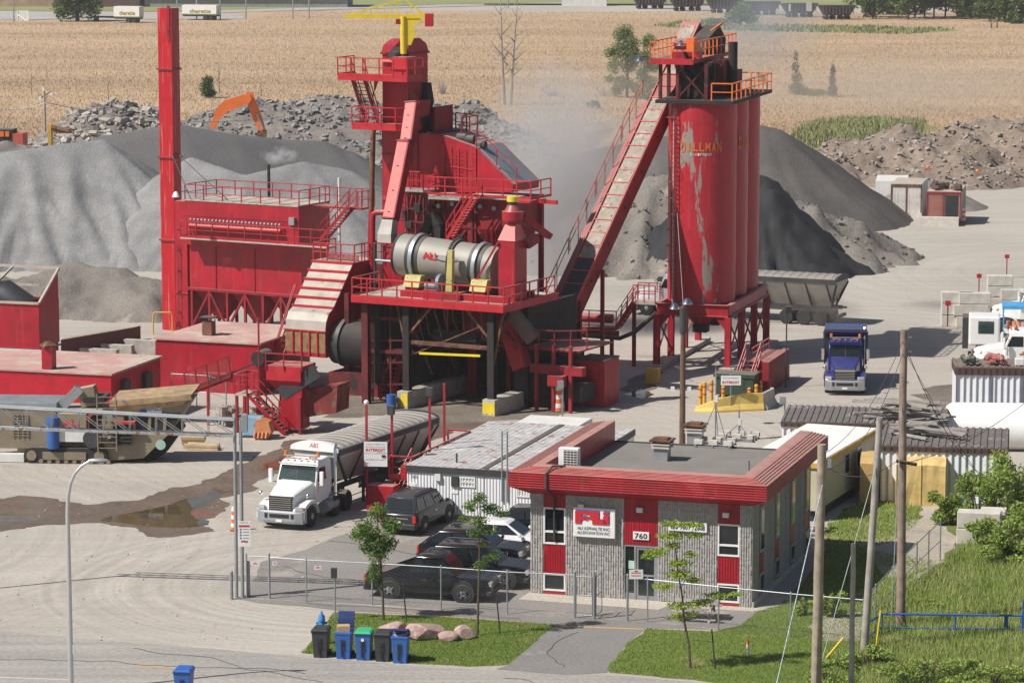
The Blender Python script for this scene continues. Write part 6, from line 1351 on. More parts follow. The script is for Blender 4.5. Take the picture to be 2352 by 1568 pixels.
# low red buildings at the left
QF=Fr(G(597,908),20);hq=3.15;xq=QF.a(359,0,hq);yq=QF.b(662,0,hq)
t=thing('blower_building','red walled building with dusty pink roof and square chimney','building',QF);yb_=7.5
MB().box(xq,0,0,yb_,0,hq-.1).build('wall',RED,t);MB().box(xq-.12,.12,-.12,yb_+.1,hq-.098,hq+.02).build('roof',mat('dusty_pink_roof',(.50,.30,.26),.9,nscale=.5,namt=.15,spots=[(.5,.5,(.48,.40,.33)),(1.6,.62,(.38,.26,.22))]),t)
c_=QF.l(G(480,770,hq));mb=MB();mb.cbox((c_.x,c_.y,hq+.45),.62,.62,.8);ch=mb.build('chimney',mat('rusty_flue_steel',(.20,.09,.06),.7,.2,namt=.4),t)
mb=MB();mb.cbox((c_.x,c_.y,hq+1.12),.85,.85,.07);
for x,y in((-.28,-.28),(.28,-.28),(.28,.28),(-.28,.28)):mb.bar((c_.x+x,c_.y+y,hq+.8),(c_.x+x,c_.y+y,hq+1.1),.04)
mb.build('rain_cap',STEELD,ch)
mb=MB();xx=xq+3.2;mb.box(xx,xx+1.6,-.25,-.002,QF.h(866),QF.h(862)+.02);mb.build('canopy',REDB,t)
UF=Fr(G(257,986),17);hu=UF.h(859);yu=UF.b(368,0,hu);print('yu',yu);xu=-32/3;t=thing('control_building','long low red building with flat roof behind the tan crusher','building',UF)
MB().box(xu,0,0,yu,0,hu-.08).build('wall',REDCY,t);MB().box(xu-.1,.1,-.1,yu+.1,hu-.078,hu+.03).build('roof',MATS['dusty_pink_roof'],t)
for y0 in(yu*.18,yu*.62):MB().box(.001,.25,y0,y0+yu*.13,hu-1.5,hu-.6).build('window_hood',STEELD,t)
c_=UF.l(G(113,848,hu));mb=MB();zc_=UF.h(792,c_.x,c_.y);mb.cbox((c_.x,c_.y,(hu+zc_)/2),.62,.6,zc_-hu-.1);ch=mb.build('chimney',RED,t);MB().lathe((c_.x,c_.y,zc_-.1),[(.55,0),(.55,.1),(.2,.3)],4).build('rain_cap',RUST,ch)
FF=Fr(G(93,900),17);ob,oa=FF.ob,FF.oa;hf=FF.h(697);xf=-8;yf_=FF.b(136,0,4);hb2=FF.h(616,0,yf_);hl_=FF.h(800)
t=thing('feed_hopper','big red loading hopper with raised rear frame at the left edge','hopper',FF);W_=.06
mb=MB();mb.box(xf,0,0,W_,hl_,hf).box(xf,0,yf_-W_,yf_,hl_,hf);mb.hexa([(-W_,W_,hl_),(0,W_,hl_),(0,yf_-W_,hl_),(-W_,yf_-W_,hl_),(-W_,W_,hf),(0,W_,hf),(0,yf_-W_,hb2),(-W_,yf_-W_,hb2)]);mb.build('bin_wall',RED,t)
mb=MB();mb.bar((xf,-.03,hf),(.03,-.03,hf),.14);mb.bar((.03,-.03,hf),(.03,yf_,hb2),.14);mb.bar((.03,yf_,hb2),(xf,yf_,hb2+.1),.14);mb.bar((-.9,yf_*.75,hf+(hb2-hf)*.45),(xf,yf_*.75,hf+(hb2-hf)*.45),.12);mb.bar((-3.0,yf_,hb2),(-4.0,0,hf),.12);mb.build('rim',DUSTM,t)
mb=MB();mb.box(xf,.05,-.05,.15,hl_-.9,hl_-.75).box(xf,.05,-.05,.15,hl_-.2,hl_-.003)
for x in(-.15,-2.4,-4.6):mb.bar((x,.05,0),(x,.05,hl_-.2),.22);mb.bar((x,yf_-.2,0),(x,yf_-.2,hl_-.02),.22)
mb.bar((-.3,.05,.2),(-2.2,.05,hl_-.8),.12);mb.bar((-2.3,.05,.2),(-.3,.05,hl_-.8),.12);mb.build('leg_frame',REDD,t)
mb=MB();c_=FF.l(P(15,700,FF.p(-2,yf_*.6).y));sec=[]
mb.pipe([(c_.x-2.5,yf_*.5,hf-.3),(c_.x,yf_*.5,hf+.0),(c_.x+1.2,yf_*.55,hf-.9)],1.15,20);mb.build('feed_duct',mat('black_belt_guard',(.05,.05,.055),.5,.4),t,smooth=True)
RF=Fr(G(235,893),17)
for i,(p0,p1,yt,d)in enumerate(((183,268,804,0),(232,303,794,1.8),(285,358,783,3.8))):
 x0_,x1_=RF.a(p0,d),RF.a(p1,d);z=RF.h(yt,x1_,d);single(MB().prism([(x0_,d,z),(x1_,d,z),(x1_,d,.2),(x0_+1.0,d,.2)],(0,.5,0)),'ramp_wall',CONC,('nearest concrete ramp wall beside the red control building','middle concrete ramp wall','rearmost concrete ramp wall against the blower building')[i],'concrete wall',RF,'concrete ramp walls')
mb=MB();a0_,a1_=P(140,800,207),P(306,752,214);a0_.z=max(a0_.z,1.2)
t=thing('conveyor_trough','dark steel conveyor trough rising behind the concrete ramp walls','conveyor',Vector((a0_.x,a0_.y,0)));o_=t.location
mb.hexa([a0_-o_+Vector((0,0,-1.6)),a1_-o_+Vector((0,0,-1.2)),a1_-o_+Vector((.3,1.6,-1.2)),a0_-o_+Vector((0,1.6,-1.6)),a0_-o_,a1_-o_,a1_-o_+Vector((.3,1.6,-.1)),a0_-o_+Vector((0,1.6,-.1))]);mb.build('trough',mat('dusty_dark_red_steel',(.10,.03,.03),.8,dust=.5),t)
MB().bar(a0_-o_+Vector((-1,-.9,-.4)),a1_-o_+Vector((-1.6,-.9,-.3)),.1).build('pipe_rail',STEELD,t);MB().bar(a0_-o_+Vector((0,.1,-1.8)),a1_-o_+Vector((-2.5,-1.2,-1.5)),.35,1.0).build('side_beam',REDD,t)
mb=MB();c_=G(352,768);mb.pipe([(0,0,0),(0,0,1.35),(.12,0,1.5),(1.2,0,1.5),(1.3,0,1.3),(1.3,0,0)],.055,7);single(mb,'pipe_guard',YELO,'yellow bent pipe guard at the foot of the stack','pipe guard',c_+Vector((0,0,0)),smooth=True)
# silos
SF=Fr(G(1663,854),17);hs=SF.h(701);xl,xr_=SF.a(1509,0,hs),SF.a(1671,0,hs)+.05;ybk=SF.b(1761,xr_,hs)
print('silo',hs,xl,xr_,ybk)
t=thing('silo_stand','red steel silo frame on legs straddling the loading lane','steel frame',SF)
mb=MB();hbm=.75
for b_ in(0,ybk):mb.beam((xl,b_,hs-hbm/2),(xr_,b_,hs-hbm/2),.3,hbm,.05)
for x in(xl,xr_):mb.beam((x,.16,hs-hbm/2),(x,ybk-.16,hs-hbm/2),.3,hbm,.05)
for k in range(1,4):mb.beam((xl+.16,ybk*k/4,hs-.4),(xr_-.16,ybk*k/4,hs-.4),.2,.5,.04)
mb.build('ring_beam',RED,t);nL=4
for j,x in enumerate((xl,xr_)):
 for k in range(nL):
  b_=ybk*k/(nL-1);MB().beam((x,b_,.3 if j==0 else 0),(x,b_,hs-hbm-.003),.38,.38,.05,up=(0,1,0)).build('leg',RED,t)
mb=MB()
for x in(xl,xr_):
 for k in range(nL-1):
  b0_,b1_=ybk*k/(nL-1),ybk*(k+1)/(nL-1)
  if k!=1 or x>0:mb.bar((x,b0_,.8),(x,b1_,hs-hbm-.1),.09);mb.bar((x,b1_,.8),(x,b0_,hs-hbm-.1),.09)
for k in(0,):mb.prism([(xl+.2,-.03,hs-hbm),(xl+.9,-.03,hs-hbm),(xl+.2,-.03,hs-hbm-.8)],(0,.06,0));mb.prism([(xr_-.2,-.03,hs-hbm),(xr_-.9,-.03,hs-hbm),(xr_-.2,-.03,hs-hbm-.8)],(0,.06,0))
mb.build('brace',REDD,t)
for x,lb in((xl,'left'),(xr_,'right')):single(MB().box(x-.5,x+.5,-.9 if x<0 else-.5,ybk+1.5,0,.32),'concrete_plinth',CONC,'long concrete plinth under the %s row of silo legs'%lb,'plinth',SF)
c_=SF.l(G(1500,880));single(MB().box(-.4,.4,-.3,.3,0,.95),'concrete_block',YELO,'yellow painted block at the near end of the left silo plinth','concrete block',Fr(SF.p(c_.x,c_.y),17),bevel=.03)
rS=(xr_-xl)/2-.16;xc=(xl+xr_)/2;hTs=SF.h(240,xc,0);dS_=(ybk-2*rS)/2
SILOM=mat('peeling_silo_paint',(.40,.012,.024),.48,namt=.15,streak=.3,scol=(.48,.16,.17),dust=.2)
nt_=SILOM.node_tree;N=nt_.nodes;L=nt_.links;b_=N['Principled BSDF'];src=b_.inputs['Base Color'].links[0].from_socket
tc=N.new('ShaderNodeTexCoord');mp=N.new('ShaderNodeMapping');mp.inputs['Scale'].default_value=(1.2,1.2,.26);L.new(tc.outputs['Object'],mp.inputs[0]);nz=N.new('ShaderNodeTexNoise');nz.inputs['Scale'].default_value=.55;nz.inputs['Detail'].default_value=8;nz.inputs['Roughness'].default_value=.62;L.new(mp.outputs[0],nz.inputs[0])
r_=N.new('ShaderNodeMapRange');r_.inputs[1].default_value=.585;r_.inputs[2].default_value=.60;L.new(nz.outputs['Fac'],r_.inputs[0]);mx=N.new('ShaderNodeMix');mx.data_type='RGBA';L.new(r_.outputs[0],mx.inputs[0]);L.new(src,mx.inputs[6]);mx.inputs[7].default_value=(.27,.235,.20,1);L.new(mx.outputs[2],b_.inputs['Base Color'])
SILOR=mat('plain_silo_paint',(.40,.012,.026),.42,namt=.12,dust=.2,streak=.3,scol=(.5,.16,.18))
for k,lb in enumerate(('tall red silo nearest the conveyor with peeling grey patches','middle red silo of the row of three','rearmost red silo of the row of three')):
 yc=rS+.16+k*dS_;f_=Fr(SF.p(xc,yc,0),17);t=thing('silo',lb,'silo',f_,'row of three red silos')
 rr=rS if k==0 else rS*.99;mb=MB();mb.lathe((0,0,0),[(rr,hs+.01)]+[(rr+(.02 if j%2 else 0),hs+.01+(hTs-hs)*(j+(.01 if j%2==0 else 0))/12)for j in range(1,12)]+[(rr,hTs)],64);mb.build('shell',SILOM if k==0 else SILOR,t,smooth=True)
 MB().lathe((0,0,0),[(.4,2.6),(rr*.9,hs-.05)],24).build('cone',REDD,t,smooth=True);MB().cbox((0,0,2.4),.9,.9,.5).build('gate',DARK,t)
 if k<2:
  zl=f_.h(338 if k==0 else 330,0,-rr);s_='DILLMAN';a0=f_.M.inverted()@C0;base=math.atan2(a0.x,-a0.y)
  for i,ch in enumerate(s_ if k==0 else 'DILL'):
   an=(base+((i-3)*.175-.05+(.03 if i>1 else 0))if k==0 else base+.85+i*.16);sx,sy=math.sin(an)*(rr+.03),-math.cos(an)*(rr+.03)
   h_=.74 if i in(0,6)else.54;text(ch,'letter',.13 if ch=='I' else.31,h_,(sx,sy,zl+(0.0 if h_>.5 else.08)),(math.cos(an),math.sin(an),0),(0,0,1),TEXTO,t,.01,0,.03)
  if k==0:
   for i,ch in enumerate('EQUIPMENT'):an=base-.04+(i-4)*.072;text(ch,'letter',.10,.16,(math.sin(an)*(rr+.03),-math.cos(an)*(rr+.03),zl-.46),(math.cos(an),math.sin(an),0),(0,0,1),WHITE,t,.01)
p_=SF.ob(1552,690,1.3);mb=MB();mb.pipe([(0,0,hs-.1),(0,0,hTs-.3),(.3,.3,hTs)],.11,8);single(mb,'riser_pipe',mat('pale_pink_pipe',(.52,.30,.28),.5,namt=.25,nscale=3),'pale pink riser pipe on the left side of the peeling silo','pipe',SF.p(p_.x,.75,0),smooth=True)
zL=hTs-1;mb=MB();an=base=math.atan2((SF.M.inverted()@C0).x-xc,60);lx=xc-rS*.72;ly=rS+.16-rS*.72-.25
ladder(mb,(lx,ly,hs+.2),(lx,ly,hTs+.5),(.35,-.28,0),44)
for k in range(12):
 z=hs+2.6+k*1.0
 if z<hTs:mb.pipe([(lx,ly,z),(lx-.25,ly-.35,z),(lx-.05,ly-.75,z),(lx+.35,ly-.7,z),(lx+.35,ly-.28,z)],.02,4)
single(mb,'caged_ladder',REDD,'caged ladder running up the front left of the peeling silo','ladder',SF)
t=thing('silo_top_deck','sooty top deck of the silos with orange guard rails and filling gear','platform',SF);z=hTs+.02;yb2=ybk+.3
MB().box(xl-.2,xr_+.15,.0,yb2,z,z+.22).build('deck',DARK,t);mb=MB();rail(mb,[(xr_-1.2,.05,z+.22),(xr_+.1,.05,z+.22),(xr_+.1,yb2-.05,z+.22),(xl+2,yb2-.05,z+.22)],step=1.3,r=.035);mb.build('guard_rail',ORA,t)
mb=MB();x_,y_=xl+.9,2.2
mb.box(x_,x_+1.9,y_-1.2,y_+1.2,z+.23,z+1.3).box(x_+.4,x_+1.7,y_-.7,y_+.7,z+1.3,z+2.2);mb.build('batcher',DARK,t);mb=MB();mb.box(x_+1.6,x_+2.4,y_+1.5,y_+4.0,z+.23,z+2.5).box(x_+2.0,x_+2.9,y_+3,y_+4.4,z+.23,z+1.8);mb.build('surge_bin',REDSH,t)
mb=MB();mb.tube((x_+2.7,y_+2.6,z+.23),(x_+2.7,y_+2.6,z+3.6),.3,12);mb.box(x_+1.0,x_+2.0,y_+.6,y_+1.6,z+.23,z+2.4);mb.box(x_+.2,x_+.9,y_-1.4,y_-.5,z+.23,z+1.9);mb.pipe([(x_+.5,y_-1.4,z+3.2),(x_+1.2,y_-1.3,z+1.8),(x_+2.2,y_-1.2,z+.9)],.12,7);mb.build('filling_gear',DARK,t);zh=SF.h(135,xl+1.2,1.4)
mb=MB()
for(x,y)in((xl-.1,.9),(xl+1.1,.5),(xl+2.9,.6),(xl-.1,3),(xl+2.9,3.4),(xl+1.5,4.4)):MB().bar((x,y,z+.2),(x,y,zh-.25),.2).build('support_post',REDSH,t)
mb.bar((xl+1.1,.5,z+.3),(xl+2.9,.6,zh-.4),.1);mb.bar((xl+2.9,.6,z+.3),(xl+1.1,.5,zh-.4),.1);mb.build('support_brace',REDSH,t)
t=thing('head_platform','red head platform with orange guard rails above the silos','platform',SF);hx0,hx1=SF.a(1493,.1,zh),SF.a(1592,.1,zh);hyb=SF.b(1690,hx1,zh)
MB().box(hx0,hx1,.1,hyb,zh-.25,zh).build('deck',REDD,t);mb=MB().box(hx0-.02,hx1+.02,.04,.098,zh-.3,zh+.06);mb.build('toe_board',REDB,t)
mb=MB();rail(mb,[(hx0,.1,zh),(hx1,.1,zh),(hx1,hyb,zh),(hx0,hyb,zh),(hx0,.1,zh)],step=1.1,r=.035);mb.build('guard_rail',ORA,t)
MB().tube((hx0+1.3,1.4,zh+.9),(hx0+2.1,1.4,zh+.9),.36,14).build('drive_motor',REDD,t,smooth=True);MB().box(hx0+2.12,hx0+2.6,.9,1.8,zh+.5,zh+1.3).build('chain_guard',ORA,t);MB().box(hx0+1.2,hx0+2.9,.9,1.9,zh+.001,zh+.45).build('motor_base',RED,t)
for k,(px_,py_,dx,lb)in enumerate(((1469,140,.6,'silver floodlight reaching out left of the head platform'),(1564,105,.0,'silver floodlight on the front rail of the head platform'),(1549,708,.5,'silver floodlight on the left of the wooden yard pole'),(1578,697,-.1,'round silver floodlight on top of the wooden yard pole'))):
 Y_=SF.p(hx0,0).y-.4 if k<2 else 180;c_=P(px_,py_,Y_);lf=thing('floodlight',lb,'floodlight',c_,'silver floodlights');mb=MB();mb.lathe((0,0,0),[(.04,.32),(.13,.26),(.32,0),(.31,-.02)],16);mb.build('reflector',CHROME,lf,smooth=True);MB().bar((0,0,.28),(dx,.2,.2),.05).build('arm',STEELD,lf)
# inclined slat conveyor, up to the silo head
Pt=P(1563,168,207);KFc=Fr((Pt.x,Pt.y,0),28);T=KFc.oa(1563,168,0);B=KFc.oa(1318,700,0);d=(T-B).normalized();T=T+d*3.0;B=B-d*2.6;n_=Vector((0,-d.z,d.y));wC=-(KFc.a(1563,T.y,T.z)-KFc.a(1524,T.y,T.z));
print('conv',T,B,wC,math.degrees(math.asin(d.z)))
t=thing('drag_conveyor','long steep red drag conveyor with dusty cover plates climbing to the silo tops','conveyor',KFc);th=1.15;wC=-1.15
mb=MB()
def qd(a,b,f0,f1,o0,o1):
 P0,P1=B.lerp(T,f0),B.lerp(T,f1);return[Vector((a,p.y,p.z))+n_*o for p,o in((P0,o0),(P1,o0))],[Vector((b,p.y,p.z))+n_*o for p,o in((P0,o0),(P1,o0))],[Vector((a,p.y,p.z))+n_*o for p,o in((P0,o1),(P1,o1))],[Vector((b,p.y,p.z))+n_*o for p,o in((P0,o1),(P1,o1))]
def sl(mb,a,b,f0,f1,o0,o1):
 A_,B_,C_,D_=qd(a,b,f0,f1,o0,o1);return mb.hexa([A_[0],B_[0],D_[0],C_[0],A_[1],B_[1],D_[1],C_[1]])
sl(mb,wC-.06,.06,0,1,-th,0);mb.build('trough',REDD,t)
PL=mat('spattered_cover_plate',(.34,.29,.235),.8,namt=.25,nscale=2,spots=[(4,.57,(.16,.12,.09)),(1.2,.62,(.46,.41,.34))]);PLK=mat('tarry_cover_plate',(.035,.035,.04),.6,namt=.3);nP=24
for k in range(nP):
 if.80<(k+.5)/nP<.87:continue
 mb=MB();sl(mb,wC+.04,-.04,(k+.06)/nP,(k+.97)/nP,.002,.035+.03*(k%5==2));mb.build('cover_plate',PLK if k<6 else PL,t)
mb=MB()
for k in range(nP+1):sl(mb,wC-.05,.05,max(0,k/nP-.001),min(1,k/nP+.002),.003,.08)
sl(mb,wC-.1,wC-.04,0,1,-.1,.12);sl(mb,.04,.10,0,1,-.1,.12);mb.build('rib',REDB,t)
mb=MB()
for(f0,f1)in((.02,.26),(.27,.45),(.46,.64),(.65,.80)):
 q0,q1=B.lerp(T,f0),B.lerp(T,f1);o_=Vector((wC-.75,0,0));up_=Vector((0,0,1.0));mb.bar(q0+o_+up_,q1+o_+up_,.045);mb.bar(q0+o_+up_*.5,q1+o_+up_*.5,.035);mb.bar(q1+o_+up_,q1+o_,.045);mb.bar(q0+o_+up_,q0+o_,.045)
 for j in range(1,3):q_=q0.lerp(q1,j/3);mb.bar(q_+o_-up_*.6,q_+o_+up_,.04)
mb.build('hand_rail',mat('rusty_red_rail',(.32,.06,.04),.6),t)
mb=MB();sl(mb,wC-.8,wC-.12,0,.8,-.5,-.44);mb.build('walkway',REDD,t)
mb=MB()
for k in range(6):q_=B.lerp(T,.2+k*.12);mb.tube(Vector((.06,q_.y,q_.z))+n_*-.55,Vector((.10,q_.y,q_.z))+n_*-.55,.09,8)
mb.build('bearing',DARK,t)
H0=T;mb=MB();sl(mb,wC-.05,.05,.97,1.045,.0,.5);mb.build('head_box',RED,t);mb=MB();sl(mb,wC+.1,-.12,.98,1.03,.502,.53);mb.build('head_plate',PL,t)
c_=T+Vector((.1,.3,-.5));hd=MB().prism([(.12,c_.y-.6,c_.z-1.5),(.12,c_.y-1.4,c_.z-.2),(.12,c_.y-.9,c_.z+.7),(.12,c_.y+.7,c_.z+1.4),(.12,c_.y+1.7,c_.z+.5),(.12,c_.y+1.2,c_.z-1.4)],(1.1,0,0)).build('transfer_hood',DARK,t);MB().bar((.1,c_.y-1.45,c_.z+.1),(1.3,c_.y+.8,c_.z+1.5),.12,.16).build('hood_edge',ORA,hd)
q_=B;MB().tube(Vector((wC-1.5,q_.y-1.2,q_.z+.5)),Vector((wC-.3,q_.y-1.0,q_.z+.5)),.48,16).build('drive_motor',RED,t,smooth=True);MB().box(wC-.6,.6,q_.y-1.4,q_.y+2.2,.4,q_.z-.4).build('boot',DARK,t)
mb=MB();
for x in(wC-.4,.3):mb.bar((x,q_.y+5.2,0),(x,q_.y+5.2,q_.z+3.5),.2)
mb.build('support_leg',REDD,t)
WF=Fr(SF.p(xl,.6),-72);z=hs;t=thing('catwalk','red railed catwalk with stair linking the conveyor foot to the silo frame','walkway',SF)
cx0=SF.a(1457,.6,hs);MB().box(cx0,xl-.2,.3,1.5,hs-.2,hs-.05).build('deck',DUSTM,t);mb=MB();rail(mb,[(xl-.2,.3,hs-.05),(cx0,.3,hs-.05)],step=.8,r=.03);rail(mb,[(xl-.2,1.5,hs-.05),(cx0,1.5,hs-.05)],step=.9,r=.03)
z2=SF.h(752,SF.a(1415,.6,3),.6);x2=SF.a(1418,.6,z2);x3=SF.a(1325,.6,z2);stair(mb,(x2,.3,z2),(cx0,.3,hs-.1),(0,1.1,0),6,st=.25);rail(mb,[(x2,.3,z2),(x3,.3,z2)],step=.8,r=.03);mb.build('guard_rail',RED,t);mb=MB();mb.box(x3,x2,.3,1.5,z2-.15,z2).box(x3,x2+.2,.2,.32,z2-.5,z2-.16);mb.build('lower_deck',REDD,t)
mb=MB()
for px_ in(1405,1456):x=SF.a(px_,.6);mb.bar((x,.6,0),(x,.6,z2 if px_<1440 else hs-.2),.22)
mb.build('post',REDD,t);mb=MB();mb.tube((x3,1.0,z2+.5),(x2-.4,1.0,z2+.5),.3,12);mb.build('red_pipe',REDD,t,smooth=True);mb=MB();mb.pipe([(x3,.1,z2-.5),(x2+.3,.1,z2-.6),(x2+1.2,.2,z2-.2),(xl-.1,.3,hs-.7)],.14,8);mb.build('black_pipe',STEELD,t,smooth=True)
CB=Fr(G(1388,937),24);h_=CB.h(830);x0=CB.a(1322,0,h_);y1=CB.b(1422,0,h_);t=thing('equipment_cabinet','dark red steel equipment cabinet right of the truck lane','cabinet',CB);MB().box(x0,0,0,y1,.05,h_).build('casing',RED,t);MB().box(x0-.04,.04,-.04,y1+.04,h_+.001,h_+.05).build('top',STEELD,t)
mb=MB();mb.box(x0+.75,x0+.79,-.02,-.002,.1,h_-.1).box(x0+.85,x0+.9,-.06,-.002,h_*.5,h_*.65);mb.build('door_seam',REDD,t)
GF_=Fr(G(1250,945),28);t=thing('transfer_machinery','sooty black and red transfer machinery under the conveyor foot','machinery',GF_)
mb=MB();mb.box(-1.6,.9,1.2,4.5,.1,2.6).box(-2.4,-1.5,.8,3.4,.1,3.6).box(.9,2.1,.6,2.4,.6,1.6);mb.tube((-.6,.9,1.4),(-.6,1.3,1.4),.75,20);mb.build('machine_casing',DARK,t);mb=MB();mb.box(-1.0,2.4,.1,.6,2.2,2.7)
for x in(-.6,.5,1.6):mb.bar((x,.2,0),(x,.2,3.9),.18)
mb.box(.4,1.4,-.4,.1,1.6,2.2);mb.build('red_frame',REDD,t);mb=MB();mb.bar(GF_.ob(1165,740,.4),GF_.ob(1200,845,.4),.9,.9);mb.build('red_chute',RED,t);mb=MB();mb.bar(GF_.ob(1172,712,.2),GF_.ob(1225,780,.2),.5,.8);mb.build('slotted_chute',mat('dusty_brown_steel',(.16,.12,.10),.8),t)
mb=MB();mb.box(-3.6,2.0,.5,5,3.5,3.6);rail(mb,[(-3.6,.5,3.6),(.4,.5,3.6),(2,1.5,3.6)],step=.9,r=.03);stair(mb,(-1.6,-.4,3.6),(-3.9,-.4,6.0),(0,.8,0),9);mb.build('landing',REDD,t)
# vehicles (local frame: y forward, x right)
def wheel(t,x,y,r,w_,rimm=STEEL,dual=False,name='wheel'):
 s_=1 if x>0 else-1;n=20;mb=MB();mb.lathe((x,y,r),[(r*.62,-w_/2),(r*.93,-w_/2),(r,-w_*.36),(r,w_*.36),(r*.93,w_/2),(r*.62,w_/2)],n,'X');o=mb.build(name,BLACK,t,smooth=True)
 mb=MB();xo=x+s_*w_*.36;mb.lathe((xo,y,r),[(r*.61,-.05*s_),(r*.60,.04*s_),(r*.5,-.0*s_),(r*.2,(.06 if not dual else.0)*s_),(.01,(.08 if not dual else.03)*s_)],n,'X')
 mb.build('rim',rimm,o,smooth=True)
 if rimm is CHROME:
  mb=MB()
  for k in range(5):a=k*2*math.pi/5;mb.bar((xo+.05*s_,y,r),(xo+.05*s_,y+math.cos(a+.5)*r*.55,r+math.sin(a+.5)*r*.55),.10,.05)
  mb.build('spokes',CHROME,o)
 return o
def car(name,label,paint,L_,W_,H_,belt,hood,cab,wb,wr=.38,frame=None,panes=2,rimm=STEEL,bed=None,rails=False,cat='car',group='parked cars',plate=True):
 "hood (length, front height); cab (y base rear, y top rear, y top front, y base front)"
 t=thing(name,label,cat,frame,group);h=W_/2;zb=.30;f,r_=L_/2,-L_/2
 def sec(y,w_,zt):return[(-w_*.88,y,zb),(-w_,y,zb+.14),(-w_,y,zt-.22),(-w_*.92,y,zt),(w_*.92,y,zt),(w_,y,zt-.22),(w_,y,zb+.14),(w_*.88,y,zb)]
 yb0,yt0,yt1,yb1=cab;hl,hz=hood
 S_=[(r_,h*.9,belt-.12),(r_+.12,h*.97,belt-.02),(r_+.5,h,belt),(yb1,h,belt),(yb1+.1,h,belt-.02),(f-.45,h*.97,hz),(f-.12,h*.88,hz-.10),(f,h*.72,hz-.30)]
 mb=MB();mb.loft([sec(*s_)for s_ in S_]);body=mb.build('body',paint,t,smooth=True,bevel=.03)
 mb=MB();mb.loft([[(-h*.93,yb0,belt-.02),(h*.93,yb0,belt-.02),(h*.93,yb1,belt-.02),(-h*.93,yb1,belt-.02)],[(-h*.74,yt0,H_-.05),(h*.74,yt0,H_-.05),(h*.74,yt1,H_-.05),(-h*.74,yt1,H_-.05)],[(-h*.66,yt0+.12,H_),(h*.66,yt0+.12,H_),(h*.66,yt1-.15,H_),(-h*.66,yt1-.15,H_)]]);cabn=mb.build('cabin',paint,t,smooth=True,bevel=.03)
 def face(c,u0,u1,v0,v1,nrm,nm):
  p=[Vector(q)for q in c];q=[p[0].lerp(p[1],u).lerp(p[3].lerp(p[2],u),v)+Vector(nrm)*.018 for u,v in((u0,v0),(u1,v0),(u1,v1),(u0,v1))]
  MB().prism(q,Vector(nrm)*-.012).build(nm,GLASS,cabn)
 zt_=H_-.05
 for s_ in(-1,1):
  c=[(s_*h*.93,yb0,belt),(s_*h*.93,yb1,belt),(s_*h*.74,yt1,zt_),(s_*h*.74,yt0,zt_)]
  for k in range(panes):face(c,.05+.9*k/panes+.015,.05+.9*(k+1)/panes-.015,.12,.88,(s_,0,.3),'side_window')
 face([(-h*.93,yb1,belt),(h*.93,yb1,belt),(h*.74,yt1,zt_),(-h*.74,yt1,zt_)],.06,.94,.10,.92,(0,1,.6),'windscreen');face([(-h*.93,yb0,belt),(h*.93,yb0,belt),(h*.74,yt0,zt_),(-h*.74,yt0,zt_)],.10,.90,.15,.85,(0,-1,.2),'rear_window')
 for y in wb:
  for s_ in(-1,1):
   MB().tube((s_*(h-.12),y,wr+.04),(s_*(h+.012),y,wr+.04),wr*1.22,20).build('wheel_arch',BLACK,body);wheel(t,s_*(h-.10),y,wr,.26,rimm)
 for s_ in(-1,1):
  MB().cbox((s_*h*.66,f-.06,hz-.26),.34,.16,.2).build('headlight',LENS,t,bevel=.02);MB().cbox((s_*h*.86,r_+.02,belt-.3),.16,.1,.34).build('tail_light',REDL,t,bevel=.02);MB().cbox((s_*(h+.10),yb1-.15,belt+.08),.2,.12,.16).build('mirror',paint,t,bevel=.03)
  mb=MB()
  for y in(yb0+.9,(yb0+yb1)/2+.45):mb.bar((s_*(h+.012),y-.12,belt-.2),(s_*(h+.012),y+.1,belt-.2),.03)
  mb.build('door_handle',CHROME,body)
 mb=MB();mb.box(-h*.9,h*.9,f-.22,f+.03,zb+.02,zb+.22);mb.build('front_bumper',BLACK if paint is not WHITE else WHITE,t,bevel=.03);mb=MB();mb.box(-h*.92,h*.92,r_-.06,r_+.2,zb+.02,zb+.28);mb.build('rear_bumper',BLACK if paint is not WHITE else WHITE,t,bevel=.03)
 MB().box(-h*.45,h*.45,f-.05,f+.012,hz-.36,hz-.18).build('grille',GREYP,t)
 if plate:MB().box(-.15,.15,r_-.075,r_-.061,belt-.55,belt-.40).build('number_plate',WHITE,t);MB().box(-.5,.5,r_-.02,r_-.002,belt-.3,belt-.25).build('chrome_strip',CHROME,t)
 if rails:
  for s_ in(-1,1):MB().pipe([(s_*h*.62,yt0+.15,H_-.02),(s_*h*.62,yt0+.3,H_+.07),(s_*h*.62,yt1-.4,H_+.07),(s_*h*.62,yt1-.25,H_-.02)],.025,6).build('roof_rail',GREYP,t)
 if bed:
  y0,y1=bed;MB().box(-h*.86,h*.86,y0,y1,belt+.001,belt+.03).build('bed_cover',BLACK,t)
  for s_ in(-1,1):mb=MB();mb.prism([(s_*h*.92,yb0+.1,belt),(s_*h*.92,yb0-1.0,belt),(s_*h*.80,yb0+.35,H_-.25)],(-s_*.06,0,0));mb.build('sail_panel',paint,t)
 return t
CARK=mat('black_car_paint',(.004,.005,.007),.14,0,namt=.2,bump=0,spec=.45,dust=.03);CARG=mat('dark_grey_car_paint',(.035,.038,.045),.18,.3,namt=.1,bump=0,dust=.1);CARW=mat('white_car_paint',(.80,.80,.80),.15,namt=.03,bump=0)
p0,p1=G(909,1374),G(1079,1384);ctr=(p0+p1)/2;yw=math.degrees(math.atan2(p1.x-p0.x,p1.y-p0.y));PKF=Fr(ctr+Vector((-math.cos(R(-yw))*-0,.95,0)),yw)
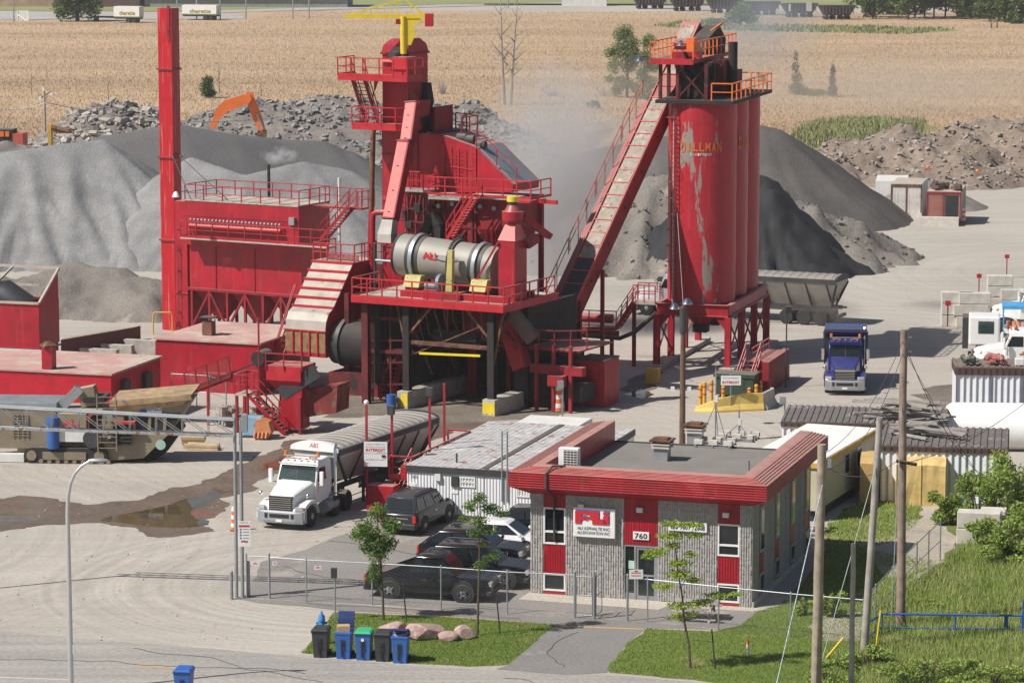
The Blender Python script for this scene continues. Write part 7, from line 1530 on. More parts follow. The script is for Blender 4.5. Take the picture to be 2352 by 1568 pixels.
car('pickup_truck','black crew cab pickup with chrome wheels parked along the fence',CARK,5.65,2.0,1.92,1.12,(1.3,1.08),(-1.0,-.55,.62,1.35),(-1.68,1.62),.41,PKF,3,CHROME,(-2.75,-1.1),True,'pickup','parked cars')
def park(px,py,yaw,*a,**k):return car(*a,frame=Fr(G(px,py),yaw),**k)
park(1098,1339,104,'suv','black sport utility car beside the far side of the black pickup',CARK,4.9,1.95,1.80,1.08,(1.2,1.02),(-2.2,-1.75,.45,1.15),(-1.45,1.50),.40,panes=3,rimm=CHROME,rails=True)
park(1088,1293,104,'suv','black estate car third from the fence with lower roof',CARK,4.8,1.9,1.62,1.0,(1.2,.95),(-2.1,-1.4,.4,1.25),(-1.4,1.45),.36,panes=3,rimm=STEEL,rails=True)
park(1155,1266,104,'car','white hatchback between the black cars and the white cabin',CARW,4.3,1.8,1.5,.92,(1.1,.86),(-1.7,-.9,.35,1.2),(-1.25,1.3),.33,panes=2)
park(1235,1232,104,'car','dark car mostly hidden behind the left corner of the office',CARK,4.5,1.8,1.45,.9,(1.1,.85),(-1.9,-1.2,.3,1.1),(-1.3,1.35),.33,panes=2)
park(962,1208,22,'suv','dusty dark grey sport utility car seen from behind by the white cabin',CARG,4.85,1.9,1.84,1.12,(1.2,1.05),(-2.36,-2.1,.55,1.2),(-1.45,1.45),.39,panes=3,rails=True)
def truck(name,label,paint,frame,kind='tractor',bumper=None,cat='truck',axles=(-3.55,-4.95),group=None):
 t=thing(name,label,cat,frame,group);bumper=bumper or mat('grey_bumper_paint',(.30,.31,.33),.4)
 mb=MB()
 for s_ in(-1,1):mb.box(s_*.42-.05,s_*.42+.05,-6.9 if kind=='tractor' else-7.4,-.3,.75,1.0)
 mb.build('chassis',STEELD,t)
 mb=MB();mb.loft([[(-w_,y,z0),(w_,y,z0),(w_,y,z1),(w_*.82,y,z1+.10),(-w_*.82,y,z1+.10),(-w_,y,z1)]for y,w_,z0,z1 in((-2.2,.93,.95,1.98),(-1.2,.80,.95,1.80),(-.45,.66,.95,1.62),(-.22,.60,.95,1.45))]);hood_=mb.build('hood',paint,t,smooth=True,bevel=.04)
 mb=MB();mb.box(-.60,.60,-.34,-.175,.76,1.60);gr_=mb.build('grille',BLACK,t);mb=MB()
 for k in range(8):mb.box(-.57,.57,-.174,-.15,.80+k*.1,.822+k*.1)
 mb.build('grille_bars',CHROME,gr_)
 if kind=='dump':MB().bar((-.6,-.16,1.50),(.6,-.16,1.50),.07).build('grille_trim',CHROME,gr_);MB().bar((-.6,-.16,.78),(.6,-.16,.78),.07).build('grille_trim',CHROME,gr_)
 for s_ in(-1,1):
  mb=MB();prof=[(-.18,.72),(-.22,1.0),(-.5,1.22),(-1.1,1.36),(-1.6,1.30),(-1.95,1.0),(-2.05,.75)];mb.loft([[(s_*.62,y,z),(s_*1.20,y+.0,z-.06),(s_*1.24,y,z-.2),(s_*.62,y,z-.25)]for y,z in prof]);mb.build('fender',paint,t,smooth=True)
  MB().cbox((s_*.95,-.22,1.03),.40,.2,.2,s_*-.35).build('headlight',LENS,t,bevel=.04);MB().cbox((s_*1.14,-.32,1.02),.08,.2,.14).build('indicator',AMBER,t)
  wheel(t,s_*1.05,-1.25,.52,.3,STEEL)
  mb=MB();mb.box(s_*1.34-.10,s_*1.34+.10,-2.15,-2.0,1.85,2.55);mr_=mb.build('mirror',paint if paint is WHITE or kind=='tractor' else CHROME,t,bevel=.04);mb=MB();mb.bar((s_*1.0,-2.3,2.5),(s_*1.34,-2.15,2.5),.03);mb.bar((s_*1.0,-2.3,1.9),(s_*1.34,-2.15,1.9),.03);mb.build('mirror_arm',STEELD,mr_)
  MB().ball((s_*1.22,-.65,1.62),.11,5).build('fender_mirror',CHROME,t,smooth=True)
 mb=MB();mb.loft([[(-1.24,-.5,z),(-1.18,-.12,z),(-.8,0+dy,z),(.8,0+dy,z),(1.18,-.12,z),(1.24,-.5,z),(1.1,-.6,z),(-1.1,-.6,z)]for z,dy in((.32,-.03),(.45,0),(.85,-.02),(.92,-.08))]);bp=mb.build('bumper',bumper,t,bevel=.02)
 MB().box(-.5,.5,-.03,.012,.60,.78).build('bumper_intake',BLACK,bp);MB().box(-.16,.16,.001,.02,.40,.52).build('number_plate',WHITE,bp)
 for s_ in(-1,1):MB().box(s_*.68-.07,s_*.68+.07,-.02,.012,.58,.80).build('fog_light',BLACK,bp)
 cy0,cy1=-4.0,-2.1
 mb=MB();mb.loft([[(-1.0,cy0,.95),(1.0,cy0,.95),(1.0,cy1,.95),(-1.0,cy1,.95)],[(-1.04,cy0,1.95),(1.04,cy0,1.95),(1.04,cy1,1.95),(-1.04,cy1,1.95)],[(-.98,cy0,2.80),(.98,cy0,2.80),(.98,cy1-.35,2.80),(-.98,cy1-.35,2.80)],[(-.88,cy0+.1,2.98),(.88,cy0+.1,2.98),(.88,cy1-.55,2.96),(-.88,cy1-.55,2.96)]]);cb=mb.build('cab',paint,t,smooth=True,bevel=.04)
 MB().prism([(-.93,cy1+.02,2.02),(.93,cy1+.02,2.02),(.88,cy1-.30,2.72),(-.88,cy1-.30,2.72)],(0,.025,.01)).build('windscreen',GLASSG if kind=='tractor' else GLASS,cb)
 MB().bar((0,cy1+.05,2.02),(0,cy1-.27,2.72),.035).build('windscreen_bar',STEELD,cb);MB().prism([(-.96,cy1-.27,2.76),(.96,cy1-.27,2.76),(.92,cy1-.0,2.84),(-.92,cy1-.0,2.84)],(0,.02,.06)).build('sun_visor',paint,cb)
 for s_ in(-1,1):MB().prism([(s_*1.045,cy1-.15,2.0),(s_*1.045,cy1-1.15,2.0),(s_*1.0,cy1-1.15,2.62),(s_*1.0,cy1-.45,2.62)],(s_*.012,0,0)).build('side_window',GLASS,cb);MB().bar((s_*1.045,cy1-.15,1.5),(s_*1.045,cy1-.15,1.9),.04).build('grab_handle',CHROME,cb)
 mb=MB()
 for k in range(5):mb.cbox((-.7+k*.35,cy1-.42,3.02),.09,.1,.07)
 mb.build('roof_marker',AMBER,cb)
 mb=MB();mb.bar((-.95,cy1-.7,3.12),(.95,cy1-.7,3.12),.07)
 for x in(-.6,.6):mb.cbox((x,cy1-.68,3.08),.36,.16,.16)
 lb_=mb.build('light_bar',CHROME,cb)
 for s_ in(-1,1):MB().tube((s_*.85,cy1-.7,3.15),(s_*.85,cy1-.7,3.34),.08,8).build('beacon',AMBER,lb_);MB().tube((s_*1.0,-3.0,.62),(s_*1.0,-4.3,.62),.30,14).build('fuel_tank',STEEL if kind=='tractor' else STEELD,t,smooth=True)
 MB().pipe([(-1.15,-4.15,1.0),(-1.15,-4.15,3.3),(-1.15,-4.3,3.5)],.08,8).build('exhaust_stack',CHROME,t,smooth=True)
 for y in axles:
  for s_ in(-1,1):wheel(t,s_*.98,y-.6,.52,.52,STEEL,True)
 if kind=='tractor':
  for s_ in(-1,1):
   mb=MB();ym=(axles[0]+axles[1])/2-.6;mb.loft([[(s_*.72,ym+y,z),(s_*1.25,ym+y,z),(s_*1.25,ym+y,z-.03),(s_*.72,ym+y,z-.03)]for y,z in((1.35,.75),(1.2,1.08),(.85,1.16),(-.1,1.12))]);mb.build('mudguard',STEEL,t,smooth=True)
 return t
SHF=math.radians
TRF=Fr(G(641,1217),180+20)
tr_=truck('semi_truck','white semi tractor with black striped grille parked beside the fuelling stand',WHITE,TRF)
cb=[c for c in tr_.children if c.name.startswith('cab')][0];mb=MB()
for pl in Lt:mb.prism([(1.047,-3.1+(x-.45)*.5,1.55+y*.42-.25)for x,y in pl],(.008,0,0))
mb.build('door_logo',TEXTR,cb)
text('ALIEXCAVATION.COM','visor_lettering',1.6,.07,(0,-2.1+.045-.26,2.80),(-1,0,0),(0,-.3,1),TEXTR,cb,.03)
TRS=mat('dusty_aluminium_sheet',(.40,.385,.36),.55,.35,namt=.15,streak=.3,scol=(.22,.2,.18))
def hopper(label,frame,front='white'):
 t=thing('hopper_trailer',label,'trailer',frame,'hopper trailers');L_=10.6;zt=3.18;W_=1.28
 mb=MB();top=[(-W_,0,zt),(W_,0,zt),(W_,-L_,zt),(-W_,-L_,zt)];mid=[(-W_,0,zt-.35),(W_,0,zt-.35),(W_,-L_,zt-.35),(-W_,-L_,zt-.35)];bot=[(-.42,-2.3,1.30),(.42,-2.3,1.30),(.42,-L_+.7,1.30),(-.42,-L_+.7,1.30)]
 mb.loft([bot,mid,top]);bo_=mb.build('hopper',TRS,t);mb=MB()
 for s_ in(-1,1):
  mb.bar((s_*(W_+.03),0,zt-.1),(s_*(W_+.03),-L_,zt-.1),.08,.3)
  for k in range(6):y=-2.4-k*1.5;mb.bar((s_*(W_+.02),y,zt-.3),(s_*.46,y-.2,1.3),.09)
  mb.bar((s_*W_,.02,zt-.3),(s_*.45,-2.25,1.25),.12);mb.bar((s_*W_,-L_-.02,zt-.3),(s_*.5,-L_+.6,1.2),.12)
 mb.build('rib',STEELD,bo_);mb=MB();mb.loft([[(x,y,z)for x,z in[(-W_-.02,zt+.02)]+[(W_*math.sin(a),zt+.02+.25*math.cos(a))for a in[(-1.45+i*.29)for i in range(11)]]+[(W_+.02,zt+.02)]]for y in(-.2,-L_+.1)])
 mb.build('tarp',mat('grey_dusty_tarp',(.13,.13,.13),.85,namt=.25,nscale=3,dust=.35),t,smooth=True);mb=MB()
 for k in range(17):y=-.5-k*.61;mb.pipe([(W_*math.sin(a)*1.0,y,zt+.03+.25*math.cos(a))for a in[(-1.45+i*.29)for i in range(11)]],.03,4)
 mb.build('tarp_bows',mat('dusty_tarp_bow',(.36,.35,.33),.8),t)
 cm=WHITE if front=='white' else TRS;mb=MB();mb.loft([[(-W_-.05,y,zt-.08)]+[((W_+.05)*math.sin(a),y,zt+.03+.36*math.cos(a))for a in[(-1.45+i*.29)for i in range(11)]]+[(W_+.05,y,zt-.08)]for y in(.12,-.25)]);cp=mb.build('front_cap',cm,t,smooth=True)
 if front=='white':text('ABS','lettering',.5,.22,(0,.121,zt+.2),(-1,0,0),(0,0,1),TEXTR,cp,.01,.2)
 MB().loft([[(-W_-.03,-L_-.01,zt-.1)]+[((W_+.03)*math.sin(a),-L_-.01,zt+.03+.31*math.cos(a))for a in[(-1.45+i*.29)for i in range(11)]]+[(W_+.03,-L_-.01,zt-.1)],[(-W_-.03,-L_-.06,zt-.1)]+[((W_+.03)*math.sin(a),-L_-.06,zt+.03+.31*math.cos(a))for a in[(-1.45+i*.29)for i in range(11)]]+[(W_+.03,-L_-.06,zt-.1)]]).build('rear_cap',STEELD,t)
 mb=MB()
 for s_ in(-1,1):mb.box(s_*.5-.06,s_*.5+.06,-L_+.1,-.4,1.02,1.28)
 mb.build('frame_rail',STEELD,t);
 for s_ in(-1,1):MB().bar((s_*.9,-3.2,.1),(s_*.9,-3.2,1.2),.12).build('landing_leg',STEELD,t)
 for s_ in(-1,1):
  for k in range(9):
   if k%3==0:MB().cbox((s_*1.22,-2.6-k*.9,1.05),.02,.3,.06).build('reflector',REDL,t)
  for y in(-L_+3.6,-L_+2.35,-L_+1.1):wheel(t,s_*.98,y,.52,.52,mat('white_wheel_hub',(.55,.53,.49),.6),True)
  MB().box(s_*1.2-.03,s_*1.2+.03,-L_,-2.2,.98,1.12).build('side_rail',STEELD,t)
 MB().box(-.8,.8,-L_-.1,-L_+.1,.55,.75).build('rear_bumper',STEELD,t);mb=MB()
 for pl in Lt:mb.prism([(W_-.34,-3.2-(x-.45)*1.0*1,2.2+y*.9)for x,y in pl],(.20,0,.0))
 return t
HB1=Fr(TRF.p(0,-4.4,0),180+26);hopper('long grey tarped hopper trailer with white rounded front cap behind the white tractor',HB1)
p_=G(1905,740);ang=180+62;L0=11
h2=hopper('dusty open grey hopper trailer driving behind the silos',Fr((0,0),0),'grey');yw2=-66;e0=G(1926,745);d_=Vector((math.sin(R(yw2)),math.cos(R(yw2)),0));o_=e0+d_*10.4;h2.location=o_;h2.rotation_euler=(0,0,-R(yw2))
tk2=truck('semi_truck','white semi tractor partly hidden behind the left edge of the silos',WHITE,Fr((0,0),0));tk2.location=o_+d_*4.6;tk2.rotation_euler=(0,0,-R(yw2))
BTF=Fr(G(1940,909),180+6);bt=truck('dump_truck','dark blue dump truck driving towards the yard entrance',BLUED,BTF,'dump',mat('silver_bumper',(.45,.45,.46),.3,.6,dust=.3),axles=(-4.6,))
mb=MB();mb.hexa([(-1.12,-7.6,1.2),(1.12,-7.6,1.2),(1.12,-4.15,1.2),(-1.12,-4.15,1.2),(-1.28,-7.6,3.3),(1.28,-7.6,3.3),(1.28,-4.15,3.3),(-1.28,-4.15,3.3)]);mb.hexa([(-1.25,-4.14,3.0),(1.25,-4.14,3.0),(1.25,-3.6,3.2),(-1.25,-3.6,3.2),(-1.25,-4.14,3.3),(1.25,-4.14,3.3),(1.25,-3.5,3.36),(-1.25,-3.5,3.36)]);db=mb.build('dump_body',BLUED,bt,bevel=.02)
mb=MB();mb.box(-1.24,1.24,-4.144,-4.10,1.6,2.95);[mb.bar((s_*1.24,-4.12,1.3),(s_*1.3,-4.12,3.3),.12)for s_ in(-1,1)];mb.bar((-1.3,-3.9,3.4),(1.3,-3.9,3.4),.13);mb.build('body_frame',STEELD,db)
# tan tracked crusher
CRF=Fr(G(425,1068),4);ob,oa=CRF.ob,CRF.oa
t=thing('mobile_crusher','tan tracked mobile crusher with long feed hopper at the left of the yard','crusher',CRF)
def cb_(nm,px0,px1,py0,py1,m=TAN,b=0,d=2.2,par=None,bevel=.02):
 p,q=ob(px0,py1,b),ob(px1,py0,b);return MB().box(p.x,q.x,b,b+d,max(p.z,.02),q.z).build(nm,m,par or t,bevel=bevel)
for b_ in(0,2.3):
 p,q=ob(56,1073,0),ob(245,1044,0);zc=.42;mb=MB();x0,x1=p.x+.4,q.x-.4;n=10
 pts=[(x0-math.sin(k*math.pi/n)*.42,zc-math.cos(k*math.pi/n)*-.42)for k in range(n+1)];pts=[(x0-.42*math.sin(math.pi*k/n),zc+.42*math.cos(math.pi*k/n))for k in range(n+1)]+[(x1+.42*math.sin(math.pi*k/n),zc-.42*math.cos(math.pi*k/n))for k in range(n+1)]
 mb.prism([(x,b_,z)for x,z in pts],(0,.55,0));tr0=mb.build('track',BLACK,t);mb=MB()
 mb.box(x0+.6,x1-.7,b_-.06,b_-.002,.22,.62)
 for x in(x0,x1):mb.tube((x,b_-.05,zc),(x,b_-.002,zc),.27,16)
 for k in range(9):mb.tube((x0+.5+k*.45,b_-.04,.12),(x0+.5+k*.45,b_-.002,.12),.12,10)
 mb.build('track_frame',TAN,tr0)
cb_('engine_house',-60,128,940,1028,b=.3,d=2.4);cb_('engine_roof',-70,130,925,938,STEEL,b=.25,d=2.6);mb=MB();g0_,g1_=ob(30,1000,.27),ob(62,955,.27);mb.box(g0_.x,g1_.x,.27,.298,g0_.z,g1_.z)
gq=mb.build('radiator_grille',BLACK,t);mb=MB()
for k in range(8):z=g0_.z+(g1_.z-g0_.z)*k/8;mb.box(g0_.x-.1,g1_.x+.1,.24,.268,z,z+.05)
for k in range(4):x=g0_.x+(g1_.x-g0_.x)*k/3;mb.box(x,x+.05,.238,.2675,g0_.z-.1,g1_.z+.1)
mb.build('grille_bars',TAN,gq);cb_('toolbox',-20,55,1042,1066,WHITED,b=.1,d=.5)
cb_('chassis',40,330,1022,1044,b=.5,d=2.0);cb_('crusher_body',235,330,950,1040,b=.5,d=2.0);cb_('control_cabinet',133,198,950,1010,b=.0,d=.5)
cb_('engine_casing',205,300,962,1018,STEELD,b=.6,d=1.6);MB().prism([ob(x,y,.33)for x,y in((282,950),(415,948),(398,985),(300,992))],(0,.1,0)).build('recess_shade',DARK,t);mb=MB();[mb.bar(ob(x,949,.30),ob(x-2,988,.30),.16,.1)for x in(310,345,380)];mb.build('feeder_post',TAN,t);mb=MB();mb.prism([ob(x,y,1.2)for x,y in((330,1050),(410,965),(420,985),(380,1040),(345,1062))],(0,1,0));mb.build('lower_chute',DARK,t);mb=MB();[mb.tube(ob(210+k*13,1000-7*(k%2),.55),ob(216+k*13,1012,.1),.22,9)for k in range(6)];[mb.bar(ob(206+k*17,962,.4),ob(214+k*17,1020,.4),.07)for k in range(5)];mb.build('hydraulics',mat('oily_grey',(.10,.095,.085),.6,.3,namt=.6,nscale=4),t)  # flat dark panel on the feeder paints the shade of a recess
pl=[ob(x,y,.35)for x,y in((262,940),(440,918),(405,972),(385,1000),(330,1052),(250,1058),(232,1000))];MB().prism(pl,(0,2.2,0)).build('feeder_body',TAN,t,bevel=.02)
mb=MB();q=[ob(x,y,b)for x,y,b in((252,934,-.1),(440,918,-.1),(438,905,-.1),(250,922,-.1))];mb.prism(q,(0,.08,0));z0=ob(252,922,-.1);z1=ob(440,906,-.1)
mb.hexa([z0+V((.3,.6,-.9)),z1+V((-.8,.6,-.9)),z1+V((-.8,2.0,-.9)),z0+V((.3,2.0,-.9)),z0,z1,z1+V((0,2.7,.15)),z0+V((0,2.7,.15))]);mb.build('feed_hopper',mat('worn_tan_hopper',(.36,.25,.14),.7,namt=.3,nscale=2,spots=[(1.4,.6,(.18,.16,.14))]),t)
mb=MB();mb.bar(ob(125,938,1.0),ob(177,885,1.0),.7,.12);mb.bar(ob(130,948,.7),ob(186,893,.7),.12,.4);mb.build('side_conveyor',STEEL,t);mb=MB();mb.bar(ob(186,912,1.2),ob(222,905,1.2),.9,1.0);mb.build('conveyor_head',TAN,t)
cb_('top_plate',190,240,912,925,DARK,b=.6,d=1.6);cb_('pump_deck',130,235,940,952,TAN,b=.4,d=2.0);c_=ob(124,995,.2);MB().tube(c_+V((.0,-.2,-.75)),c_+V((0,-.2,.9)),.33,16).build('blue_tank',BLUER,t,smooth=True)
bd=MB();q0,q1=ob(322,949,.33),ob(371,930,.33);bd.box(q0.x,q1.x,.30,.345,q0.z,q1.z);bo=bd.build('maker_plate',WHITE,t);MB().box(q0.x,q0.x+.36,.285,.2995,q0.z,q1.z).build('blue_square',TEXTB,bo);text('KPI-JCI','lettering',(q1.x-q0.x-.45),(q1.z-q0.z)*.6,((q0.x+.36+q1.x)/2,.298,(q0.z+q1.z)/2),ex,uz,TEXTB,bo,.008,0,.03)
c_=ob(369,1021,.33);MB().tube(c_+V((0,0,0)),c_+V((0,-.03,0)),.27,20).build('round_badge',mat('pale_green_badge',(.35,.5,.42),.6),t);c_=ob(163,995,-.02);text('ALI','lettering',.9,.4,(c_.x,-.004,c_.z+.55),ex,uz,TEXTR,t,.006,0,.04);MB().box(c_.x-.75,c_.x+.8,-.02,-.002,c_.z-.45,c_.z+.1).build('notice_board',WHITED,t)
mb=MB();ladder(mb,ob(225,1035,-.1),ob(222,905,-.1),(1.0,0,0),10);mb.build('ladder',TAN,t);mb=MB();mb.tube(ob(215,1005,.3),ob(215,1005,.3)+V((0,-.4,0)),.5,16);mb.build('flywheel',STEELD,t);mb=MB();q0,q1=ob(262,1020,.2),ob(300,975,.2);mb.box(q0.x,q1.x,.05,.34,q0.z,q1.z);[mb.bar((q0.x-.1,.0,q0.z+k*.2),(q1.x+.1,.0,q0.z+k*.2),.06)for k in range(7)];mb.build('hose_rack',BLACK,t)
MB().box(ob(262,973,0).x,ob(310,973,0).x,-.1,.3,ob(262,973,0).z,ob(262,967,0).z).build('red_bar',REDB,t)
# feed conveyor, stair tower and bits behind it
LF_=Fr(G(700,1000),20);ob=LF_.ob
t=thing('belt_conveyor','red caged belt conveyor sloping up towards the plant behind the crusher','conveyor',LF_)
q0,q1=ob(372,925,1.2),ob(608,835,1.2);mb=MB()
for b_ in(0,.8):mb.bar(q0+V((0,b_,0)),q1+V((0,b_,0)),.08,.3)
for k in range(16):a_=q0.lerp(q1,k/15);mb.bar(a_,a_+V((0,.8,0)),.06)
mb.build('frame',REDD,t);mb=MB();mb.bar(q0+V((0,.4,.22)),q1+V((0,.4,.22)),.66,.06);mb.build('belt',BLACK,t);mb=MB();g0_,g1_=q0.lerp(q1,.25),q0.lerp(q1,.68)
for k in range(5):a_=g0_.lerp(g1_,k/4)+V((0,-.1,0));mb.bar(a_,a_+V((-.15,0,1.15)),.07)
mb.bar(g0_+V((-.15,-.1,1.15)),g1_+V((-.15,-.1,1.15)),.07);mb.bar(g0_+V((0,-.1,0)),g1_+V((0,-.1,0)),.07);gu=mb.build('guard_cage',REDD,t);mb=MB()
for k in range(40):a_=g0_.lerp(g1_,k/40)+V((0,-.1,0));mb.bar(a_,a_+V((-.15,0,1.15)),.014)
for k in range(9):mb.bar(g0_+V((0,-.1,k*.13)),g1_+V((0,-.1,k*.13)),.014)
mb.build('guard_mesh',mat('brown_wire_mesh',(.20,.07,.06),.8),gu);MB().tube(q1+V((-.3,-.3,.3)),q1+V((-.3,1.0,.3)),.42,16).build('head_pulley',BLACK,t,smooth=True);mb=MB()
for f_ in(.1,.45,.8):a_=q0.lerp(q1,f_);mb.bar(a_,(a_.x,a_.y,0),.12)
mb.build('leg',RED,t)
t=thing('stair_tower','red hopper with platform and steep stair in front of the exhaust duct','stair',LF_)
a_,c_=ob(610,905,0),ob(700,845,0);zz=c_.z;MB().loft([[(a_.x+.6,.6,zz-1.6),(c_.x-.9,.6,zz-1.6),(c_.x-.9,1.6,zz-1.6),(a_.x+.6,1.6,zz-1.6)],[(a_.x,.1,zz-.8),(c_.x-.3,.1,zz-.8),(c_.x-.3,2.2,zz-.8),(a_.x,2.2,zz-.8)],[(a_.x,.1,zz),(c_.x-.3,.1,zz),(c_.x-.3,2.2,zz),(a_.x,2.2,zz)]]).build('hopper',REDB,t)
s1,s0=ob(568,905,-.4),ob(655,1003,-.4);mb=MB();s0.z=.05;stair(mb,s0,s1,(0,.9,0),12);mb.build('stair',RED,t);pz=s1.z;px0_=ob(540,905,-.4).x;MB().box(px0_,s1.x,-.5,1.1,pz-.1,pz).build('landing',DUSTM,t);mb=MB();rail(mb,[(s1.x,1.1,pz),(px0_,1.1,pz),(px0_,-.5,pz),(s1.x,-.5,pz)],step=.9);rail(mb,[(a_.x,.05,zz-.2),(c_.x-.2,.05,zz-.2)],step=1,h=.9);mb.build('guard_rail',RED,t)
mb=MB()
for x,y in((px0_+.1,-.4),(px0_+.1,1.0),(s1.x,1.0),(c_.x-.4,.2),(a_.x,2.1)):mb.bar((x,y,0),(x,y,pz-.1),.14)
mb.bar((px0_+1.2,.2,0),(px0_+1.2,.2,pz+4.2),.08);mb.build('leg',REDD,t);mb=MB();mb.bar(ob(640,895,.8),ob(722,845,.8),.9,.08);mb.bar(ob(645,905,.3),ob(728,850,.3),.05,.8);mb.build('discharge_belt',STEELD,t);mb=MB();mb.prism([ob(x,y,.3)for x,y in((648,880),(692,868),(697,985),(640,985))],(0,.9,0));mb.build('side_panel',RED,t)
mb=MB();mb.prism([ob(x,y,.8)for x,y in((700,895),(775,885),(772,948),(702,958))],(0,1.8,0));single(mb,'waste_skip',mat('rusty_red_bin',(.20,.03,.025),.8,namt=.4,spots=[(1.5,.55,(.16,.10,.07))]),'open rusty red skip under the exhaust duct','skip',LF_)
f_=Fr(G(420,905),18);t=fence('chain_link_fence','short chain link fence with steel posts in front of the blower building',[G(395,935),G(452,938),G(482,940),G(520,955)],h=2.0,low=True)
f_=Fr(G(594,1007),15);t=thing('welding_machine','pale blue welding machine beside the orange bucket','machine',Fr(G(580,1005),10));MB().box(-.55,.5,0,.8,.1,1.15).build('casing',mat('pale_blue_machine',(.22,.40,.55),.5,namt=.2),t,bevel=.04);MB().box(-.6,.55,-.05,.85,0,.098).build('skid',STEELD,t);MB().tube((.2,-.01,.7),(.2,-.04,.7),.12,10).build('dial',STEELD,t)
rs=random.Random(6);mb=MB();mb.prism([(-.45,0,0),(.3,0,.1),(.5,0,.45),(.35,0,1.0),(-.1,0,1.15),(-.45,0,1.05)],(0,.8,0));[mb.bar((-.45+k*.22,-.12,.1),(-.40+k*.22,0,.45),.1)for k in range(4)];single(mb,'digger_bucket',mat('worn_orange_steel',(.55,.22,.09),.7,namt=.3,spots=[(2,.62,(.18,.08,.05))]),'worn orange digger bucket lying by the foot of the red stair','bucket',Fr(G(603,1010),10),bevel=.02)
mb=MB();[mb.bar((rs.uniform(-.2,.2),y*.22,.08+z*.16),(1.7+rs.uniform(-.2,.2),y*.22,.08+z*.16),.15,.13)for z in range(2)for y in range(4)];single(mb,'timber_stack',WOODL,'short stack of pale timber right of the crusher','timber',Fr(G(425,1033),8))
mb=MB();mb.tube((0,0,.5),(1.3,0,.5),.26,12);mb.tube((.0,.1,.24),(1.2,.1,.24),.22,12);single(mb,'pipe_bundle',mat('yellow_pine',(.60,.47,.29),.8),'two yellowish rolled logs strapped together beside the timber','logs',Fr(G(418,1022),8))
mb=MB();[mb.cbox((rs.uniform(-2,2),rs.uniform(-.8,.8),rs.uniform(.1,.9)),rs.uniform(.2,.9),rs.uniform(.2,.7),rs.uniform(.1,.8),rs.uniform(0,3))for _ in range(26)];[mb.pipe([(rs.uniform(-2,2),rs.uniform(-.5,.5),0),(rs.uniform(-2,2),0,1.2),(rs.uniform(-2,2),.2,.1)],.04,5)for _ in range(14)];tag(single(mb,'scrap_heap',mat('mixed_scrap',(.34,.30,.27),.8,namt=.6,nscale=3,spots=[(3,.6,(.25,.05,.04))]),'heap of mixed scrap metal and hoses behind the red stair','scrap',Fr(G(585,980),12)),kind='stuff')
def barrel(px,py,h,r,label):
 t=thing('traffic_barrel',label,'traffic barrel',G(px,py),'orange and white traffic barrels')
 for k in range(6):MB().lathe((0,0,0),[(r*(1.12-.05*k),h*k/6),(r*(1.07-.05*k),h*(k+.99)/6)],14).build('band',ORA if k%2==0 else WHITE,t,smooth=True)
 MB().lathe((0,0,0),[(r*1.4,0),(r*1.4,.05),(r,.06)],14).build('foot',BLACK,t)
barrel(538,1218,1.15,.14,'slim orange and white barrel left of the gantry posts');barrel(1283,944,1.5,.33,'large orange and white barrel by the small post at the truck lane');barrel(2207,511,1.3,.4,'orange and white barrel beside the old white containers')
# fuelling stand with its sign
FS=Fr(G(843,1168),20);ob=FS.ob;t=thing('fuelling_stand','red steel access stand with long railed platform beside the hopper trailer','stand',FS)
zp=FS.h(1100,FS.a(888),0);mb=MB();L2x=FS.a(960,3.2);
fz=FS.b(962,1.0,2.5)
MB().box(1.0,2.2,.5,8.5,zp-.1,zp).build('deck',REDD,t);mb=MB();rail(mb,[(1.0,.5,zp),(2.2,.5,zp),(2.2,8.5,zp),(1.0,8.5,zp)],step=1.2,r=.04,kick=.2);mb.build('guard_rail',RED,t);mb=MB()
for(x,y,z)in((0,0,5.2),(1.1,.6,4.9),(2.15,.6,zp),(2.15,5.0,5.6),(1.05,8.4,zp),(2.15,8.4,zp),(2.15,3,5.4)):mb.bar((x,y,0),(x,y,z),.10)
mb.bar((1.1,.6,.3),(2.1,3,zp),.08);mb.bar((2.15,8.4,.2),(2.15,6,zp),.08);mb.bar((2.15,5,1.2),(2.15,8.4,zp),.08);mb.build('post',RED,t);mb=MB();stair(mb,(1.1,.8,.1),(1.1,3.2,zp),(.8,0,0),8);mb.build('stair',RED,t);MB().box(.1,1.5,-.3,.6,0,1.25).build('pump_cabinet',RED,t);MB().box(1.3,2.0,1.2,2.2,zp+.01,zp+.5).build('red_box',REDB,t)
MB().cbox((1.1,.5,4.9),.3,.3,.45).build('camera_box',STEELD,t);MB().ball((0,0,5.3),.13,6).build('dome_camera',WHITE,t,smooth=True);MB().cbox((2.15,3,5.5),.32,.3,.4).build('camera_box',STEELD,t)
sg=FS.ob(863,1042,-.1);f2=Fr(FS.p(sg.x,-.12,0),6);t=thing('safety_sign','large white INTERDIT sign board in front of the red fuelling stand','sign',f2)
za,zb=f2.h(1070.5),f2.h(1014);x0,x1=f2.a(837),f2.a(890.5);W_=x1-x0;H_=zb-za;bo=MB().box(x0,x1,-.04,.0,za,zb).build('sign_board',WHITE,t)
xm=(x0+x1)/2
text("L'usage du DIESEL dans",'lettering',W_*.8,H_*.07,(xm,-.041,zb-H_*.10),ex,uz,TEXTG,bo,.006);text('les boîtes et bennes est','lettering',W_*.82,H_*.055,(xm,-.041,zb-H_*.20),ex,uz,TEXTR,bo,.006);text('INTERDIT','lettering',W_*.84,H_*.12,(xm,-.041,zb-H_*.33),ex,uz,TEXTR,bo,.006,0,.03)
